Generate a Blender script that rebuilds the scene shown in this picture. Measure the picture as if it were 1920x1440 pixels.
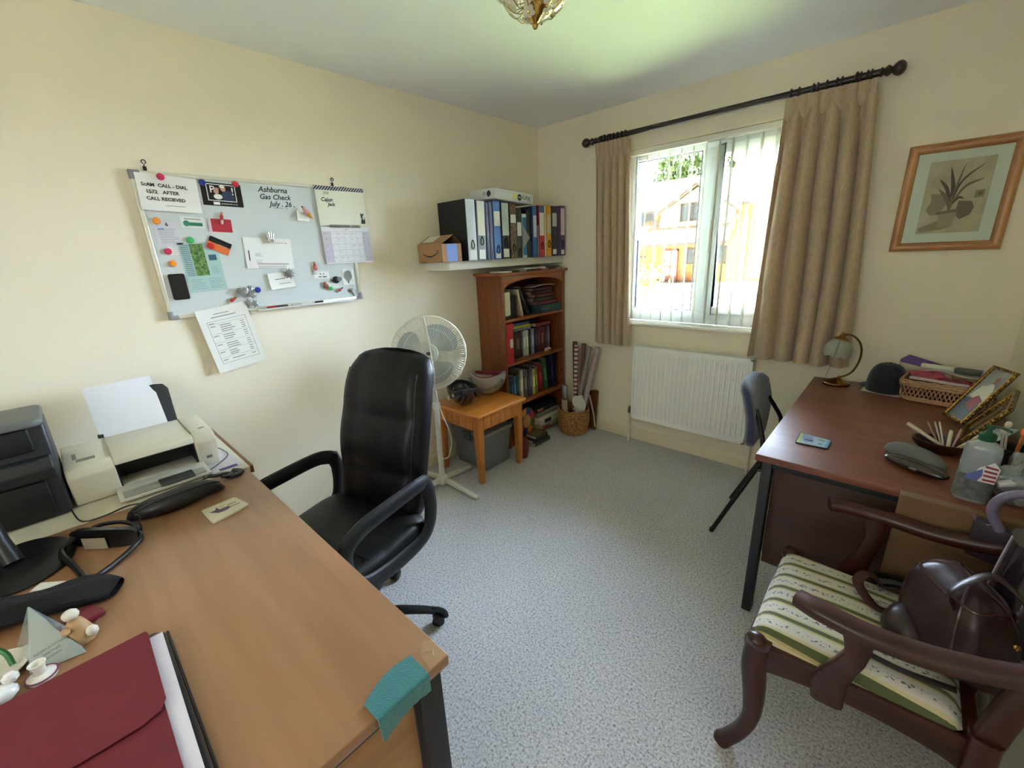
import bpy, bmesh, math, random
from mathutils import Vector, Matrix, Euler
random.seed(7)
for _o in list(bpy.data.objects): bpy.data.objects.remove(_o)
sc = bpy.context.scene
COL = sc.collection
PI = math.pi

# ------------------------------------------------------------------ camera
cam_d = bpy.data.cameras.new('camera'); cam = bpy.data.objects.new('camera', cam_d); COL.objects.link(cam)
_R = Vector((0.7362314, 0.67534324, -0.04329939)); _U = Vector((-0.16925355, 0.24570768, 0.95445323)); _F = Vector((-0.65522253, 0.69536986, -0.29520195))
_m = Matrix((_R, _U, -_F)).transposed().to_4x4(); _m.translation = Vector((2.37107, -2.94396, 1.47099))
cam.matrix_world = _m
cam_d.sensor_width = 36.0; cam_d.lens = 790.924 / 1920 * 36; cam_d.clip_start = 0.02; cam_d.clip_end = 300
sc.camera = cam

# ------------------------------------------------------------------ view, world, sun
sc.view_settings.view_transform = 'Standard'; sc.view_settings.look = 'None'
sc.view_settings.gamma = 1.0; sc.view_settings.use_curve_mapping = False
sc.view_settings.exposure = 1.80
SKY_FRONT, SKY_BACK = 38.0, 0.4
w = bpy.data.worlds.new('world'); sc.world = w; w.use_nodes = True
nt = w.node_tree; nt.nodes.clear()
tc = nt.nodes.new('ShaderNodeTexCoord'); sp = nt.nodes.new('ShaderNodeSeparateXYZ')
mr = nt.nodes.new('ShaderNodeMapRange'); mr.inputs[1].default_value = -0.05; mr.inputs[2].default_value = 0.55
mr.inputs[3].default_value = SKY_BACK; mr.inputs[4].default_value = SKY_FRONT
bg = nt.nodes.new('ShaderNodeBackground'); bg.inputs[0].default_value = (0.68, 0.79, 1.0, 1)
wo = nt.nodes.new('ShaderNodeOutputWorld')
nt.links.new(tc.outputs['Generated'], sp.inputs[0]); nt.links.new(sp.outputs[1], mr.inputs[0])
mz = nt.nodes.new('ShaderNodeMapRange'); mz.inputs[1].default_value = 0.0; mz.inputs[2].default_value = 0.8; mz.inputs[3].default_value = 1.3; mz.inputs[4].default_value = 0.45
mu = nt.nodes.new('ShaderNodeMath'); mu.operation = 'MULTIPLY'; nt.links.new(sp.outputs[2], mz.inputs[0]); nt.links.new(mr.outputs[0], mu.inputs[0]); nt.links.new(mz.outputs[0], mu.inputs[1])
mh = nt.nodes.new('ShaderNodeMapRange'); mh.inputs[1].default_value = -0.3; mh.inputs[2].default_value = 0.9; mh.inputs[3].default_value = 0.55; mh.inputs[4].default_value = 2.2
m3 = nt.nodes.new('ShaderNodeMath'); m3.operation = 'MULTIPLY'; nt.links.new(sp.outputs[0], mh.inputs[0]); nt.links.new(mu.outputs[0], m3.inputs[0]); nt.links.new(mh.outputs[0], m3.inputs[1])
nt.links.new(m3.outputs[0], bg.inputs[1]); nt.links.new(bg.outputs[0], wo.inputs[0])
sun_d = bpy.data.lights.new('sun', 'SUN'); sun = bpy.data.objects.new('sun', sun_d); COL.objects.link(sun)
sun_d.energy = 90.0; sun_d.angle = 0.01; sun_d.color = (1.0, 0.93, 0.80)
sun.rotation_euler = Vector((-0.42, 0.06, -0.90)).to_track_quat('-Z', 'Y').to_euler()
# the window opening as a light portal: it guides sky light in and gives none of its own
pd = bpy.data.lights.new('window_daylight_portal', 'AREA'); po = bpy.data.objects.new('window_daylight_portal', pd); COL.objects.link(po)
pd.shape = 'RECTANGLE'; pd.size = 1.13; pd.size_y = 1.17; pd.cycles.is_portal = True
po.location = (1.335, 0.26, 1.52); po.rotation_euler = Vector((0, -1, 0)).to_track_quat('-Z', 'Z').to_euler()
# added fill light behind the camera, shining through an invented rear wall opening
ld = bpy.data.lights.new('rear_fill_light', 'AREA'); lo = bpy.data.objects.new('rear_fill_light', ld); COL.objects.link(lo)
ld.shape = 'RECTANGLE'; ld.size = 1.30; ld.size_y = 1.10; ld.energy = 4.4; ld.color = (1.0, 0.95, 0.86)
lo.location = (1.95, -4.40, 1.60); lo.rotation_euler = Vector((0, 1, 0)).to_track_quat('-Z', 'Z').to_euler()
cy = sc.cycles
cy.max_bounces = 10; cy.diffuse_bounces = 8; cy.glossy_bounces = 4; cy.transmission_bounces = 8; cy.transparent_max_bounces = 12
cy.caustics_reflective = False; cy.caustics_refractive = False; cy.sample_clamp_indirect = 12.0
cy.use_denoising = True

# ------------------------------------------------------------------ materials
def lin(c):
    c = c / 255.0
    return c / 12.92 if c <= 0.04045 else ((c + 0.055) / 1.055) ** 2.4
def C(r, g, b): return (lin(r), lin(g), lin(b), 1.0)
_mats = {}
def _new(name):
    m = bpy.data.materials.new(name); m.use_nodes = True
    n = m.node_tree; b = n.nodes['Principled BSDF']
    return m, n, b
def M(r, g, b, rough=0.5, metal=0.0, var=0.0, vs=40.0, bump=0.0, bs=200.0, sheen=0.0, coat=0.0, trans=0.0, spec=None, name=None, alpha=1.0, ior=None, stretch=None):
    key = (r, g, b, rough, metal, var, vs, bump, bs, sheen, coat, trans, spec, alpha, ior, stretch)
    if key in _mats: return _mats[key]
    m, n, p = _new(name or 'mat_%d_%d_%d' % (r, g, b))
    col = C(r, g, b)
    p.inputs['Base Color'].default_value = col; p.inputs['Roughness'].default_value = rough; p.inputs['Metallic'].default_value = metal
    if sheen: p.inputs['Sheen Weight'].default_value = sheen
    if coat: p.inputs['Coat Weight'].default_value = coat; p.inputs['Coat Roughness'].default_value = 0.15
    if trans: p.inputs['Transmission Weight'].default_value = trans
    if spec is not None: p.inputs['Specular IOR Level'].default_value = spec
    if ior: p.inputs['IOR'].default_value = ior
    if alpha < 1: p.inputs['Alpha'].default_value = alpha
    if var or bump:
        t = n.nodes.new('ShaderNodeTexCoord'); mp = n.nodes.new('ShaderNodeMapping')
        n.links.new(t.outputs['Object'], mp.inputs[0])
        if stretch: mp.inputs['Scale'].default_value = stretch
    if var:
        x = n.nodes.new('ShaderNodeTexNoise'); x.inputs['Scale'].default_value = vs; x.inputs['Detail'].default_value = 4
        n.links.new(mp.outputs[0], x.inputs['Vector'])
        r_ = n.nodes.new('ShaderNodeMapRange'); r_.inputs[1].default_value = 0.25; r_.inputs[2].default_value = 0.75
        r_.inputs[3].default_value = 1 - var; r_.inputs[4].default_value = 1 + var
        n.links.new(x.outputs[0], r_.inputs[0])
        h = n.nodes.new('ShaderNodeHueSaturation'); h.inputs['Color'].default_value = col
        n.links.new(r_.outputs[0], h.inputs['Value']); n.links.new(h.outputs[0], p.inputs['Base Color'])
    if bump:
        x = n.nodes.new('ShaderNodeTexNoise'); x.inputs['Scale'].default_value = bs; x.inputs['Detail'].default_value = 3
        n.links.new(mp.outputs[0], x.inputs['Vector'])
        bu = n.nodes.new('ShaderNodeBump'); bu.inputs['Strength'].default_value = bump; bu.inputs['Distance'].default_value = 0.004
        n.links.new(x.outputs[0], bu.inputs['Height']); n.links.new(bu.outputs[0], p.inputs['Normal'])
    _mats[key] = m
    return m
def ramp(n, fac, stops):
    cr = n.nodes.new('ShaderNodeValToRGB'); e = cr.color_ramp.elements
    e[0].position = stops[0][0]; e[0].color = stops[0][1]; e[1].position = stops[-1][0]; e[1].color = stops[-1][1]
    for p_, c_ in stops[1:-1]:
        k = e.new(p_); k.color = c_
    n.links.new(fac, cr.inputs[0]); return cr
def wood(name, dark, light, axis='X', scale=1.0, rough=0.4, coat=0.15, knots=0.0, contrast=0.5, fine=60.0):
    m, n, p = _new(name)
    t = n.nodes.new('ShaderNodeTexCoord'); mp = n.nodes.new('ShaderNodeMapping')
    s = {'X': (1.2, 14, 14), 'Y': (14, 1.2, 14), 'Z': (14, 14, 1.2)}[axis]
    mp.inputs['Scale'].default_value = tuple(v * scale for v in s)
    n.links.new(t.outputs['Object'], mp.inputs[0])
    a = n.nodes.new('ShaderNodeTexNoise'); a.inputs['Scale'].default_value = 1.0; a.inputs['Detail'].default_value = 5; a.inputs['Distortion'].default_value = 0.6
    n.links.new(mp.outputs[0], a.inputs['Vector'])
    mp2 = n.nodes.new('ShaderNodeMapping'); mp2.inputs['Scale'].default_value = tuple(v * scale * 5 for v in s)
    n.links.new(t.outputs['Object'], mp2.inputs[0])
    b = n.nodes.new('ShaderNodeTexNoise'); b.inputs['Scale'].default_value = 1.0; b.inputs['Detail'].default_value = 3
    n.links.new(mp2.outputs[0], b.inputs['Vector'])
    mx = n.nodes.new('ShaderNodeMath'); mx.operation = 'MULTIPLY_ADD'; mx.inputs[1].default_value = 0.35; n.links.new(b.outputs[0], mx.inputs[0]); 
    ms = n.nodes.new('ShaderNodeMath'); ms.operation = 'MULTIPLY'; ms.inputs[1].default_value = 0.65; n.links.new(a.outputs[0], ms.inputs[0])
    n.links.new(ms.outputs[0], mx.inputs[2])
    h = contrast / 2
    cr = ramp(n, mx.outputs[0], [(0.5 - h * 0.6, C(*dark)), (0.5 + h * 0.6, C(*light))])
    out = cr.outputs[0]
    if knots:
        v = n.nodes.new('ShaderNodeTexVoronoi'); v.inputs['Scale'].default_value = knots
        mp3 = n.nodes.new('ShaderNodeMapping'); sk = {'X': (.45, 1, 1), 'Y': (1, .45, 1), 'Z': (1, 1, .45)}[axis]; mp3.inputs['Scale'].default_value = sk
        n.links.new(t.outputs['Object'], mp3.inputs[0]); n.links.new(mp3.outputs[0], v.inputs['Vector'])
        k = ramp(n, v.outputs['Distance'], [(0.05, (1, 1, 1, 1)), (0.09, (0, 0, 0, 1))])
        mi = n.nodes.new('ShaderNodeMix'); mi.data_type = 'RGBA'; mi.inputs['A'].default_value = (0, 0, 0, 1)
        n.links.new(k.outputs[0], mi.inputs['Factor']); n.links.new(out, mi.inputs['A']); mi.inputs['B'].default_value = C(*[c * .45 for c in dark])
        out = mi.outputs['Result']
    n.links.new(out, p.inputs['Base Color'])
    p.inputs['Roughness'].default_value = rough; p.inputs['Coat Weight'].default_value = coat; p.inputs['Coat Roughness'].default_value = 0.2
    return m
def glass_mat(name, tint=(255, 255, 255), rough=0.0, thin=True, ior=1.45):
    m, n, p = _new(name)
    if thin:   # thin pane: mostly passes straight through, mirrors a little
        n.nodes.remove(p)
        tr = n.nodes.new('ShaderNodeBsdfTransparent'); tr.inputs[0].default_value = C(*tint)
        gl = n.nodes.new('ShaderNodeBsdfGlossy'); gl.inputs['Roughness'].default_value = rough
        f = n.nodes.new('ShaderNodeFresnel'); f.inputs[0].default_value = ior
        mx = n.nodes.new('ShaderNodeMixShader'); n.links.new(f.outputs[0], mx.inputs[0]); n.links.new(tr.outputs[0], mx.inputs[1]); n.links.new(gl.outputs[0], mx.inputs[2])
        n.links.new(mx.outputs[0], n.nodes['Material Output'].inputs[0])
    else:
        p.inputs['Base Color'].default_value = C(*tint); p.inputs['Transmission Weight'].default_value = 1; p.inputs['Roughness'].default_value = rough
    return m

# ------------------------------------------------------------------ mesh builder
def frame_from(d):
    d = Vector(d).normalized()
    a = Vector((0, 0, 1)) if abs(d.z) < 0.9 else Vector((1, 0, 0))
    u = d.cross(a).normalized(); v = d.cross(u).normalized()
    return u, v
class MB:
    def __init__(s): s.v = []; s.f = []; s.mi = []; s.T = None; s.m = 0
    def _add(s, vs, fs, mi=None):
        b = len(s.v)
        for p in vs:
            p = Vector(p)
            if s.T is not None: p = s.T @ p
            s.v.append(p)
        for f in fs: s.f.append([b + i for i in f]); s.mi.append(s.m if mi is None else mi)
        return s
    def box(s, x0, x1, y0, y1, z0, z1, mi=None):
        vs = [(x, y, z) for x in (x0, x1) for y in (y0, y1) for z in (z0, z1)]
        return s._add(vs, [(0, 1, 3, 2), (4, 6, 7, 5), (0, 4, 5, 1), (2, 3, 7, 6), (0, 2, 6, 4), (1, 5, 7, 3)], mi)
    def obox(s, c, size, R=None, mi=None):
        R = R or Matrix.Identity(3)
        if isinstance(R, (tuple, list)): R = Euler(R).to_matrix()
        h = Vector(size) / 2; c = Vector(c)
        vs = [c + R @ Vector((x * h.x, y * h.y, z * h.z)) for x in (-1, 1) for y in (-1, 1) for z in (-1, 1)]
        return s._add(vs, [(0, 1, 3, 2), (4, 6, 7, 5), (0, 4, 5, 1), (2, 3, 7, 6), (0, 2, 6, 4), (1, 5, 7, 3)], mi)
    def prism(s, pts, o, u, v, d, mi=None):
        """polygon pts in plane (o,u,v) extruded by vector d"""
        o, u, v, d = map(Vector, (o, u, v, d)); n = len(pts)
        a = [o + u * p[0] + v * p[1] for p in pts]; b = [p + d for p in a]
        fs = [tuple(range(n - 1, -1, -1)), tuple(range(n, 2 * n))] + [(i, (i + 1) % n, n + (i + 1) % n, n + i) for i in range(n)]
        return s._add(a + b, fs, mi)
    def poly(s, pts, mi=None): return s._add(pts, [tuple(range(len(pts)))], mi)
    def tube(s, pts, r, n=10, closed=False, caps=True, prof=None, mi=None, up=None):
        pts = [Vector(p) for p in pts]; k = len(pts)
        rs = r if isinstance(r, list) else [r] * k
        tang = []
        for i in range(k):
            if closed: t = pts[(i + 1) % k] - pts[i - 1]
            else: t = pts[min(i + 1, k - 1)] - pts[max(i - 1, 0)]
            if t.length < 1e-9: t = Vector((0, 0, 1))
            tang.append(t.normalized())
        if up is not None:
            v = Vector(up); u = tang[0].cross(v)
            u = u.normalized() if u.length > 1e-6 else frame_from(tang[0])[0]
        else: u, _ = frame_from(tang[0])
        rings = []
        for i in range(k):
            if i and up is None:
                q = tang[i - 1].rotation_difference(tang[i]); u = (q @ u)
            elif i:
                uu = tang[i].cross(Vector(up)); u = uu.normalized() if uu.length > 1e-6 else u
            u = (u - tang[i] * u.dot(tang[i])).normalized(); v = tang[i].cross(u)
            ri = rs[i] if isinstance(rs, list) else r; ra, rb = ri if isinstance(ri, (list, tuple)) else (ri, ri)
            if prof: rings.append([pts[i] + u * (a * ra) + v * (b * rb) for a, b in prof])
            else: rings.append([pts[i] + u * (math.cos(2 * PI * j / n) * ra) + v * (math.sin(2 * PI * j / n) * rb) for j in range(n)])
        m_ = len(rings[0]); vs = [p for rg in rings for p in rg]; fs = []
        for i in range(k if closed else k - 1):
            a, b = i * m_, ((i + 1) % k) * m_
            for j in range(m_): fs.append((a + j, a + (j + 1) % m_, b + (j + 1) % m_, b + j))
        if caps and not closed: fs.append(tuple(range(m_ - 1, -1, -1))); fs.append(tuple((k - 1) * m_ + j for j in range(m_)))
        return s._add(vs, fs, mi)
    def lathe(s, prof, c=(0, 0, 0), ax=(0, 0, 1), n=24, mi=None, sx=1.0, sy=1.0, close=False):
        c = Vector(c); ax = Vector(ax).normalized(); u, v = (Vector((1, 0, 0)), Vector((0, 1, 0))) if ax.z > 0.999 else frame_from(ax)
        vs = []; fs = []; k = len(prof)
        for r, h in prof:
            r = max(r, 1e-5)
            for j in range(n):
                a = 2 * PI * j / n; vs.append(c + ax * h + u * (math.cos(a) * r * sx) + v * (math.sin(a) * r * sy))
        for i in range(k - (0 if close else 1)):
            for j in range(n):
                i2 = (i + 1) % k
                fs.append((i * n + j, i * n + (j + 1) % n, i2 * n + (j + 1) % n, i2 * n + j))
        if not close:
            fs.append(tuple(range(n - 1, -1, -1))); fs.append(tuple((k - 1) * n + j for j in range(n)))
        return s._add(vs, fs, mi)
    def ball(s, c, r, n=12, mi=None, R=None):
        rr = r if isinstance(r, (tuple, list)) else (r, r, r); c = Vector(c); vs = []; fs = []; h = max(5, n // 2 + 1)
        for i in range(h):
            ph = PI * i / (h - 1)
            for j in range(n):
                a = 2 * PI * j / n; p = Vector((math.sin(ph) * math.cos(a) * rr[0], math.sin(ph) * math.sin(a) * rr[1], math.cos(ph) * rr[2]))
                if R is not None: p = R @ p
                vs.append(c + p)
        for i in range(h - 1):
            for j in range(n): fs.append((i * n + j, (i + 1) * n + j, (i + 1) * n + (j + 1) % n, i * n + (j + 1) % n))
        return s._add(vs, fs, mi)
    def grid(s, fn, nu, nv, mi=None, wrap=False):
        vs = [fn(i / nu, j / nv) for i in range(nu + 1) for j in range(nv + 1)]
        fs = [(i * (nv + 1) + j, (i + 1) * (nv + 1) + j, (i + 1) * (nv + 1) + j + 1, i * (nv + 1) + j + 1) for i in range(nu) for j in range(nv)]
        return s._add(vs, fs, mi)
    def slab(s, fn, nu, nv, th, mi=None):
        """closed sheet: fn(u,v) is the outer skin, th its thickness along the local normal"""
        P = [[Vector(fn(i / nu, j / nv)) for j in range(nv + 1)] for i in range(nu + 1)]
        def nrm(i, j):
            a = P[min(i + 1, nu)][j] - P[max(i - 1, 0)][j]; b = P[i][min(j + 1, nv)] - P[i][max(j - 1, 0)]
            n_ = a.cross(b); return n_.normalized() if n_.length > 1e-12 else Vector((0, 0, 1))
        top = [P[i][j] for i in range(nu + 1) for j in range(nv + 1)]
        bot = [P[i][j] - nrm(i, j) * th for i in range(nu + 1) for j in range(nv + 1)]
        N = len(top); w_ = nv + 1; fs = []
        for i in range(nu):
            for j in range(nv):
                a, b, c, d = i * w_ + j, (i + 1) * w_ + j, (i + 1) * w_ + j + 1, i * w_ + j + 1
                fs.append((a, b, c, d)); fs.append((N + d, N + c, N + b, N + a))
        for i in range(nu): fs.append((i * w_, N + i * w_, N + (i + 1) * w_, (i + 1) * w_)); fs.append((i * w_ + nv, (i + 1) * w_ + nv, N + (i + 1) * w_ + nv, N + i * w_ + nv))
        for j in range(nv): fs.append((j, j + 1, N + j + 1, N + j)); b = nu * w_; fs.append((b + j, N + b + j, N + b + j + 1, b + j + 1))
        return s._add(top + bot, fs, mi)
    def build(s, name, mat, parent=None, world=True, loc=None, smooth=True, bev=0.0, seg=2, ang=35, sub=0):
        off = Vector((0, 0, 0))
        if parent is not None:
            if world:
                p = parent
                while p is not None: off += p.location; p = p.parent
        elif loc is not None: off = Vector(loc)
        me = bpy.data.meshes.new(name); me.from_pydata([tuple(p - off) for p in s.v], [], s.f)
        mats = mat if isinstance(mat, (list, tuple)) else [mat]
        for m_ in mats: me.materials.append(m_)
        for p_, k in zip(me.polygons, s.mi): p_.material_index = min(k, len(mats) - 1)
        bm = bmesh.new(); bm.from_mesh(me)
        bmesh.ops.remove_doubles(bm, verts=bm.verts, dist=1e-6)
        bmesh.ops.recalc_face_normals(bm, faces=bm.faces)
        if bev:
            es = [e for e in bm.edges if len(e.link_faces) == 2 and e.calc_face_angle(0) > math.radians(ang)]
            if es: bmesh.ops.bevel(bm, geom=es, offset=bev, segments=seg, profile=0.5, affect='EDGES', clamp_overlap=True)
        bm.to_mesh(me); bm.free()
        o = bpy.data.objects.new(name, me); COL.objects.link(o)
        if parent is not None: o.parent = parent
        elif loc is not None: o.location = off
        if smooth:
            for p_ in me.polygons: p_.use_smooth = True
            me.set_sharp_from_angle(angle=math.radians(ang + (10 if bev else 0)))
        if sub:
            md = o.modifiers.new('sub', 'SUBSURF'); md.levels = sub; md.render_levels = sub
        return o
def tag(o, label, cat, group=None, kind=None):
    o['label'] = label; o['category'] = cat
    if group: o['group'] = group
    if kind: o['kind'] = kind
    return o
def thing(name, label, cat, loc=(0, 0, 0), rz=0.0, group=None):
    o = bpy.data.objects.new(name, None); COL.objects.link(o); o.empty_display_size = 0.05
    o.location = loc; o.rotation_euler = (0, 0, rz)
    return tag(o, label, cat, group)
def struct(o): o['kind'] = 'structure'; return o
def lab(o, label): o['label'] = label; return o
def text(body, size, org, u, v, mat, parent, name='lettering', align='CENTER', shear=0.0, space=1.0, bold=0.0):
    """flat lettering at world point org, reading along u with up v"""
    c = bpy.data.curves.new(name, 'FONT'); c.body = body; c.size = size; c.align_x = align; c.align_y = 'CENTER'; c.shear = shear
    c.space_character = space; c.offset = bold; c.resolution_u = 3; c.materials.append(mat)
    t_ = bpy.data.objects.new(name, c); me = bpy.data.meshes.new_from_object(t_); bpy.data.objects.remove(t_); bpy.data.curves.remove(c)
    me.name = name; o = bpy.data.objects.new(name, me); COL.objects.link(o)
    u = Vector(u).normalized(); v = Vector(v); v = (v - u * v.dot(u)).normalized(); n_ = u.cross(v)
    m_ = Matrix((u, v, n_)).transposed().to_4x4()
    off = Vector((0, 0, 0)); p = parent
    while p is not None: off += p.location; p = p.parent
    m_.translation = Vector(org) - off
    o.parent = parent; o.matrix_local = m_
    return o
def dup(root, loc=None, rot=None, **props):
    r = root.copy(); COL.objects.link(r)
    if loc is not None: r.location = loc
    if rot is not None: r.rotation_euler = rot
    for k, v_ in props.items(): r[k] = v_
    for ch in list(root.children):
        c = ch.copy(); COL.objects.link(c); c.parent = r
        for g in list(ch.children):
            d = g.copy(); COL.objects.link(d); d.parent = c
    return r
def arc(c, r, a0, a1, n, u=(1, 0, 0), v=(0, 1, 0)):
    c, u, v = Vector(c), Vector(u), Vector(v)
    return [c + u * (r * math.cos(math.radians(a0 + (a1 - a0) * i / n))) + v * (r * math.sin(math.radians(a0 + (a1 - a0) * i / n))) for i in range(n + 1)]
def rrect(w_, h_, r, n=4):
    pts = []
    for cx, cy_, a in ((w_ / 2 - r, h_ / 2 - r, 0), (-w_ / 2 + r, h_ / 2 - r, 90), (-w_ / 2 + r, -h_ / 2 + r, 180), (w_ / 2 - r, -h_ / 2 + r, 270)):
        for i in range(n + 1):
            t = math.radians(a + 90 * i / n); pts.append((cx + r * math.cos(t), cy_ + r * math.sin(t)))
    return pts
def bez(pts, n=10):
    """Catmull-Rom through points"""
    P = [Vector(p) for p in pts]; P = [P[0] * 2 - P[1]] + P + [P[-1] * 2 - P[-2]]; out = []
    for i in range(1, len(P) - 2):
        for k in range(n):
            t = k / n; a, b, c, d = P[i - 1], P[i], P[i + 1], P[i + 2]
            out.append(0.5 * ((2 * b) + (c - a) * t + (2 * a - 5 * b + 4 * c - d) * t * t + (-a + 3 * b - 3 * c + d) * t ** 3))
    out.append(P[-2]); return out
X, Y, Z = Vector((1, 0, 0)), Vector((0, 1, 0)), Vector((0, 0, 1))
WHITE = M(235, 235, 230, .45); BLACK = M(14, 14, 15, .45); INK = M(25, 25, 30, .6); PAPER = M(232, 231, 226, .8)
GREYINK = M(120, 120, 124, .8); BRASS = M(190, 150, 80, .25, 1.0); CHROME = M(200, 200, 205, .2, 1.0)
# ================================================================== the room
def wall_mat():
    m, n, p = _new('cream_wall_paint')
    t = n.nodes.new('ShaderNodeTexCoord')
    x = n.nodes.new('ShaderNodeTexNoise'); x.inputs['Scale'].default_value = 1.3; x.inputs['Detail'].default_value = 3; n.links.new(t.outputs['Object'], x.inputs['Vector'])
    cr = ramp(n, x.outputs[0], [(0.3, C(229, 221, 197)), (0.7, C(234, 226, 203))]); n.links.new(cr.outputs[0], p.inputs['Base Color'])
    y = n.nodes.new('ShaderNodeTexNoise'); y.inputs['Scale'].default_value = 70; y.inputs['Detail'].default_value = 4; n.links.new(t.outputs['Object'], y.inputs['Vector'])
    b = n.nodes.new('ShaderNodeBump'); b.inputs['Strength'].default_value = 0.12; b.inputs['Distance'].default_value = 0.004
    n.links.new(y.outputs[0], b.inputs['Height']); n.links.new(b.outputs[0], p.inputs['Normal'])
    p.inputs['Roughness'].default_value = 0.75
    return m
def carpet_mat():
    m, n, p = _new('flecked_beige_carpet')
    t = n.nodes.new('ShaderNodeTexCoord')
    x = n.nodes.new('ShaderNodeTexNoise'); x.inputs['Scale'].default_value = 125; x.inputs['Detail'].default_value = 4; x.inputs['Roughness'].default_value = .7
    n.links.new(t.outputs['Object'], x.inputs['Vector'])
    cr = ramp(n, x.outputs[0], [(0.34, C(108, 107, 108)), (0.44, C(172, 171, 174)), (0.62, C(208, 207, 210))])
    z = n.nodes.new('ShaderNodeTexNoise'); z.inputs['Scale'].default_value = 3; z.inputs['Detail'].default_value = 2; n.links.new(t.outputs['Object'], z.inputs['Vector'])
    r_ = n.nodes.new('ShaderNodeMapRange'); r_.inputs[3].default_value = .92; r_.inputs[4].default_value = 1.08; n.links.new(z.outputs[0], r_.inputs[0])
    h = n.nodes.new('ShaderNodeHueSaturation'); n.links.new(cr.outputs[0], h.inputs['Color']); n.links.new(r_.outputs[0], h.inputs['Value'])
    n.links.new(h.outputs[0], p.inputs['Base Color'])
    b = n.nodes.new('ShaderNodeBump'); b.inputs['Strength'].default_value = 0.3; b.inputs['Distance'].default_value = 0.003
    n.links.new(x.outputs[0], b.inputs['Height']); n.links.new(b.outputs[0], p.inputs['Normal'])
    p.inputs['Roughness'].default_value = 0.95; p.inputs['Specular IOR Level'].default_value = 0.1; p.inputs['Sheen Weight'].default_value = 0.15
    return m
WALL = wall_mat(); TRIM = M(228, 218, 190, .4); UPVC = M(240, 245, 250, .3)
RX, RY, RH = 2.77, -4.2, 2.40
WX0, WX1, WZ0, WZ1 = 0.77, 1.90, 0.93, 2.108
struct(MB().box(-.25, RX + .25, RY - .25, .28, -.12, 0).build('floor', carpet_mat(), smooth=False))
struct(MB().box(-.25, RX + .25, RY - .25, .28, RH, RH + .12).build('ceiling', M(238, 240, 244, .85, bump=.15, bs=60), smooth=False))
struct(MB().box(-.25, 0, RY - .25, .28, 0, RH).build('wall_left', WALL, smooth=False))
struct(MB().box(RX, RX + .25, RY - .25, .28, 0, RH).build('wall_right', WALL, smooth=False))
b = MB(); b.box(0, 1.3, RY - .25, RY, 0, RH); b.box(2.6, RX, RY - .25, RY, 0, RH); b.box(1.3, 2.6, RY - .25, RY, 0, 1.05); b.box(1.3, 2.6, RY - .25, RY, 2.15, RH)  # the opening is added to let the rear fill light in
struct(b.build('wall_rear', WALL, smooth=False))
b = MB(); b.box(1.3, 1.35, RY - .16, RY - .10, 1.05, 2.15); b.box(2.55, 2.6, RY - .16, RY - .10, 1.05, 2.15); b.box(1.92, 1.98, RY - .16, RY - .10, 1.05, 2.15); b.box(1.3, 2.6, RY - .16, RY - .10, 1.05, 1.10); b.box(1.3, 2.6, RY - .16, RY - .10, 2.10, 2.15)
struct(b.build('rear_fill_frame', UPVC, bev=.004))  # made-up window frame, added around the opening for the fill light
b = MB(); b.box(0, WX0, 0, .28, 0, RH); b.box(WX1, RX, 0, .28, 0, RH); b.box(WX0, WX1, 0, .28, 0, WZ0); b.box(WX0, WX1, 0, .28, WZ1, RH)
struct(b.build('wall_window', WALL, smooth=False))
def skirt(name, pts, d):
    b = MB(); prof = [(0, 0), (.015, 0), (.015, .068), (.011, .080), (.005, .088), (0, .088)]
    (x0, y0), (x1, y1) = pts; b.prism(prof, (x0, y0, 0), d, Z, (x1 - x0, y1 - y0, 0)); return struct(b.build(name, TRIM, ang=50))
skirt('baseboard_back', ((0, 0), (RX, 0)), -Y); skirt('baseboard_left', ((0, 0), (0, RY)), X); skirt('baseboard_right', ((RX, 0), (RX, RY)), -X)

# window: a fixed pane on the left, a hung sash on the right
win = bpy.data.objects.new('window_1', None); COL.objects.link(win); win.location = (WX0, .1, WZ0); struct(win)
b = MB(); F0, F1 = .085, .15
b.box(WX0, .826, F0, F1, .945, WZ1); b.box(WX1 - .055, WX1, F0, F1, .945, WZ1)
b.box(.826, WX1 - .055, F0, F1, .945, 1.028); b.box(.826, WX1 - .055, F0, F1, 2.047, WZ1); b.box(1.272, 1.352, F0, F1, 1.028, 2.047)
b.build('window_frame', UPVC, win, bev=.005)
b = MB(); S0, S1 = .068, .135
b.box(1.345, 1.402, S0, S1, 1.022, 2.053); b.box(1.80, 1.857, S0, S1, 1.022, 2.053); b.box(1.402, 1.80, S0, S1, 1.022, 1.068); b.box(1.402, 1.80, S0, S1, 2.0, 2.053)
sash = b.build('sash', UPVC, win, bev=.006)
MB().box(1.36, 1.385, .045, .07, 1.50, 1.62).box(1.366, 1.379, .03, .05, 1.42, 1.56).build('handle', WHITE, sash, bev=.004)
b = MB(); b.box(.832, .838, .082, .09, 1.033, 2.042); b.box(1.26, 1.267, .082, .09, 1.033, 2.042); b.box(.832, 1.267, .082, .09, 1.033, 1.04); b.box(.832, 1.267, .082, .09, 2.035, 2.042)
lab(b.build('gasket', M(120, 124, 128, .6), win, smooth=False), 'grey rubber seal around the fixed pane')
GL = glass_mat('window_glass', (246, 250, 250))
MB().box(.82, 1.28, .110, .114, 1.02, 2.055).build('glass_pane', GL, win, smooth=False)
MB().box(1.40, 1.81, .095, .099, 1.06, 2.01).build('glass_pane', GL, win, smooth=False)
b = MB(); b.prism([(-.03, 0), (-.036, .006), (-.036, .016), (-.03, .022), (.085, .022), (.085, 0)], (WX0 - .03, 0, .923), Y, Z, (WX1 - WX0 + .06, 0, 0))
struct(b.build('trim_1', M(232, 230, 220, .35)))

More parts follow.
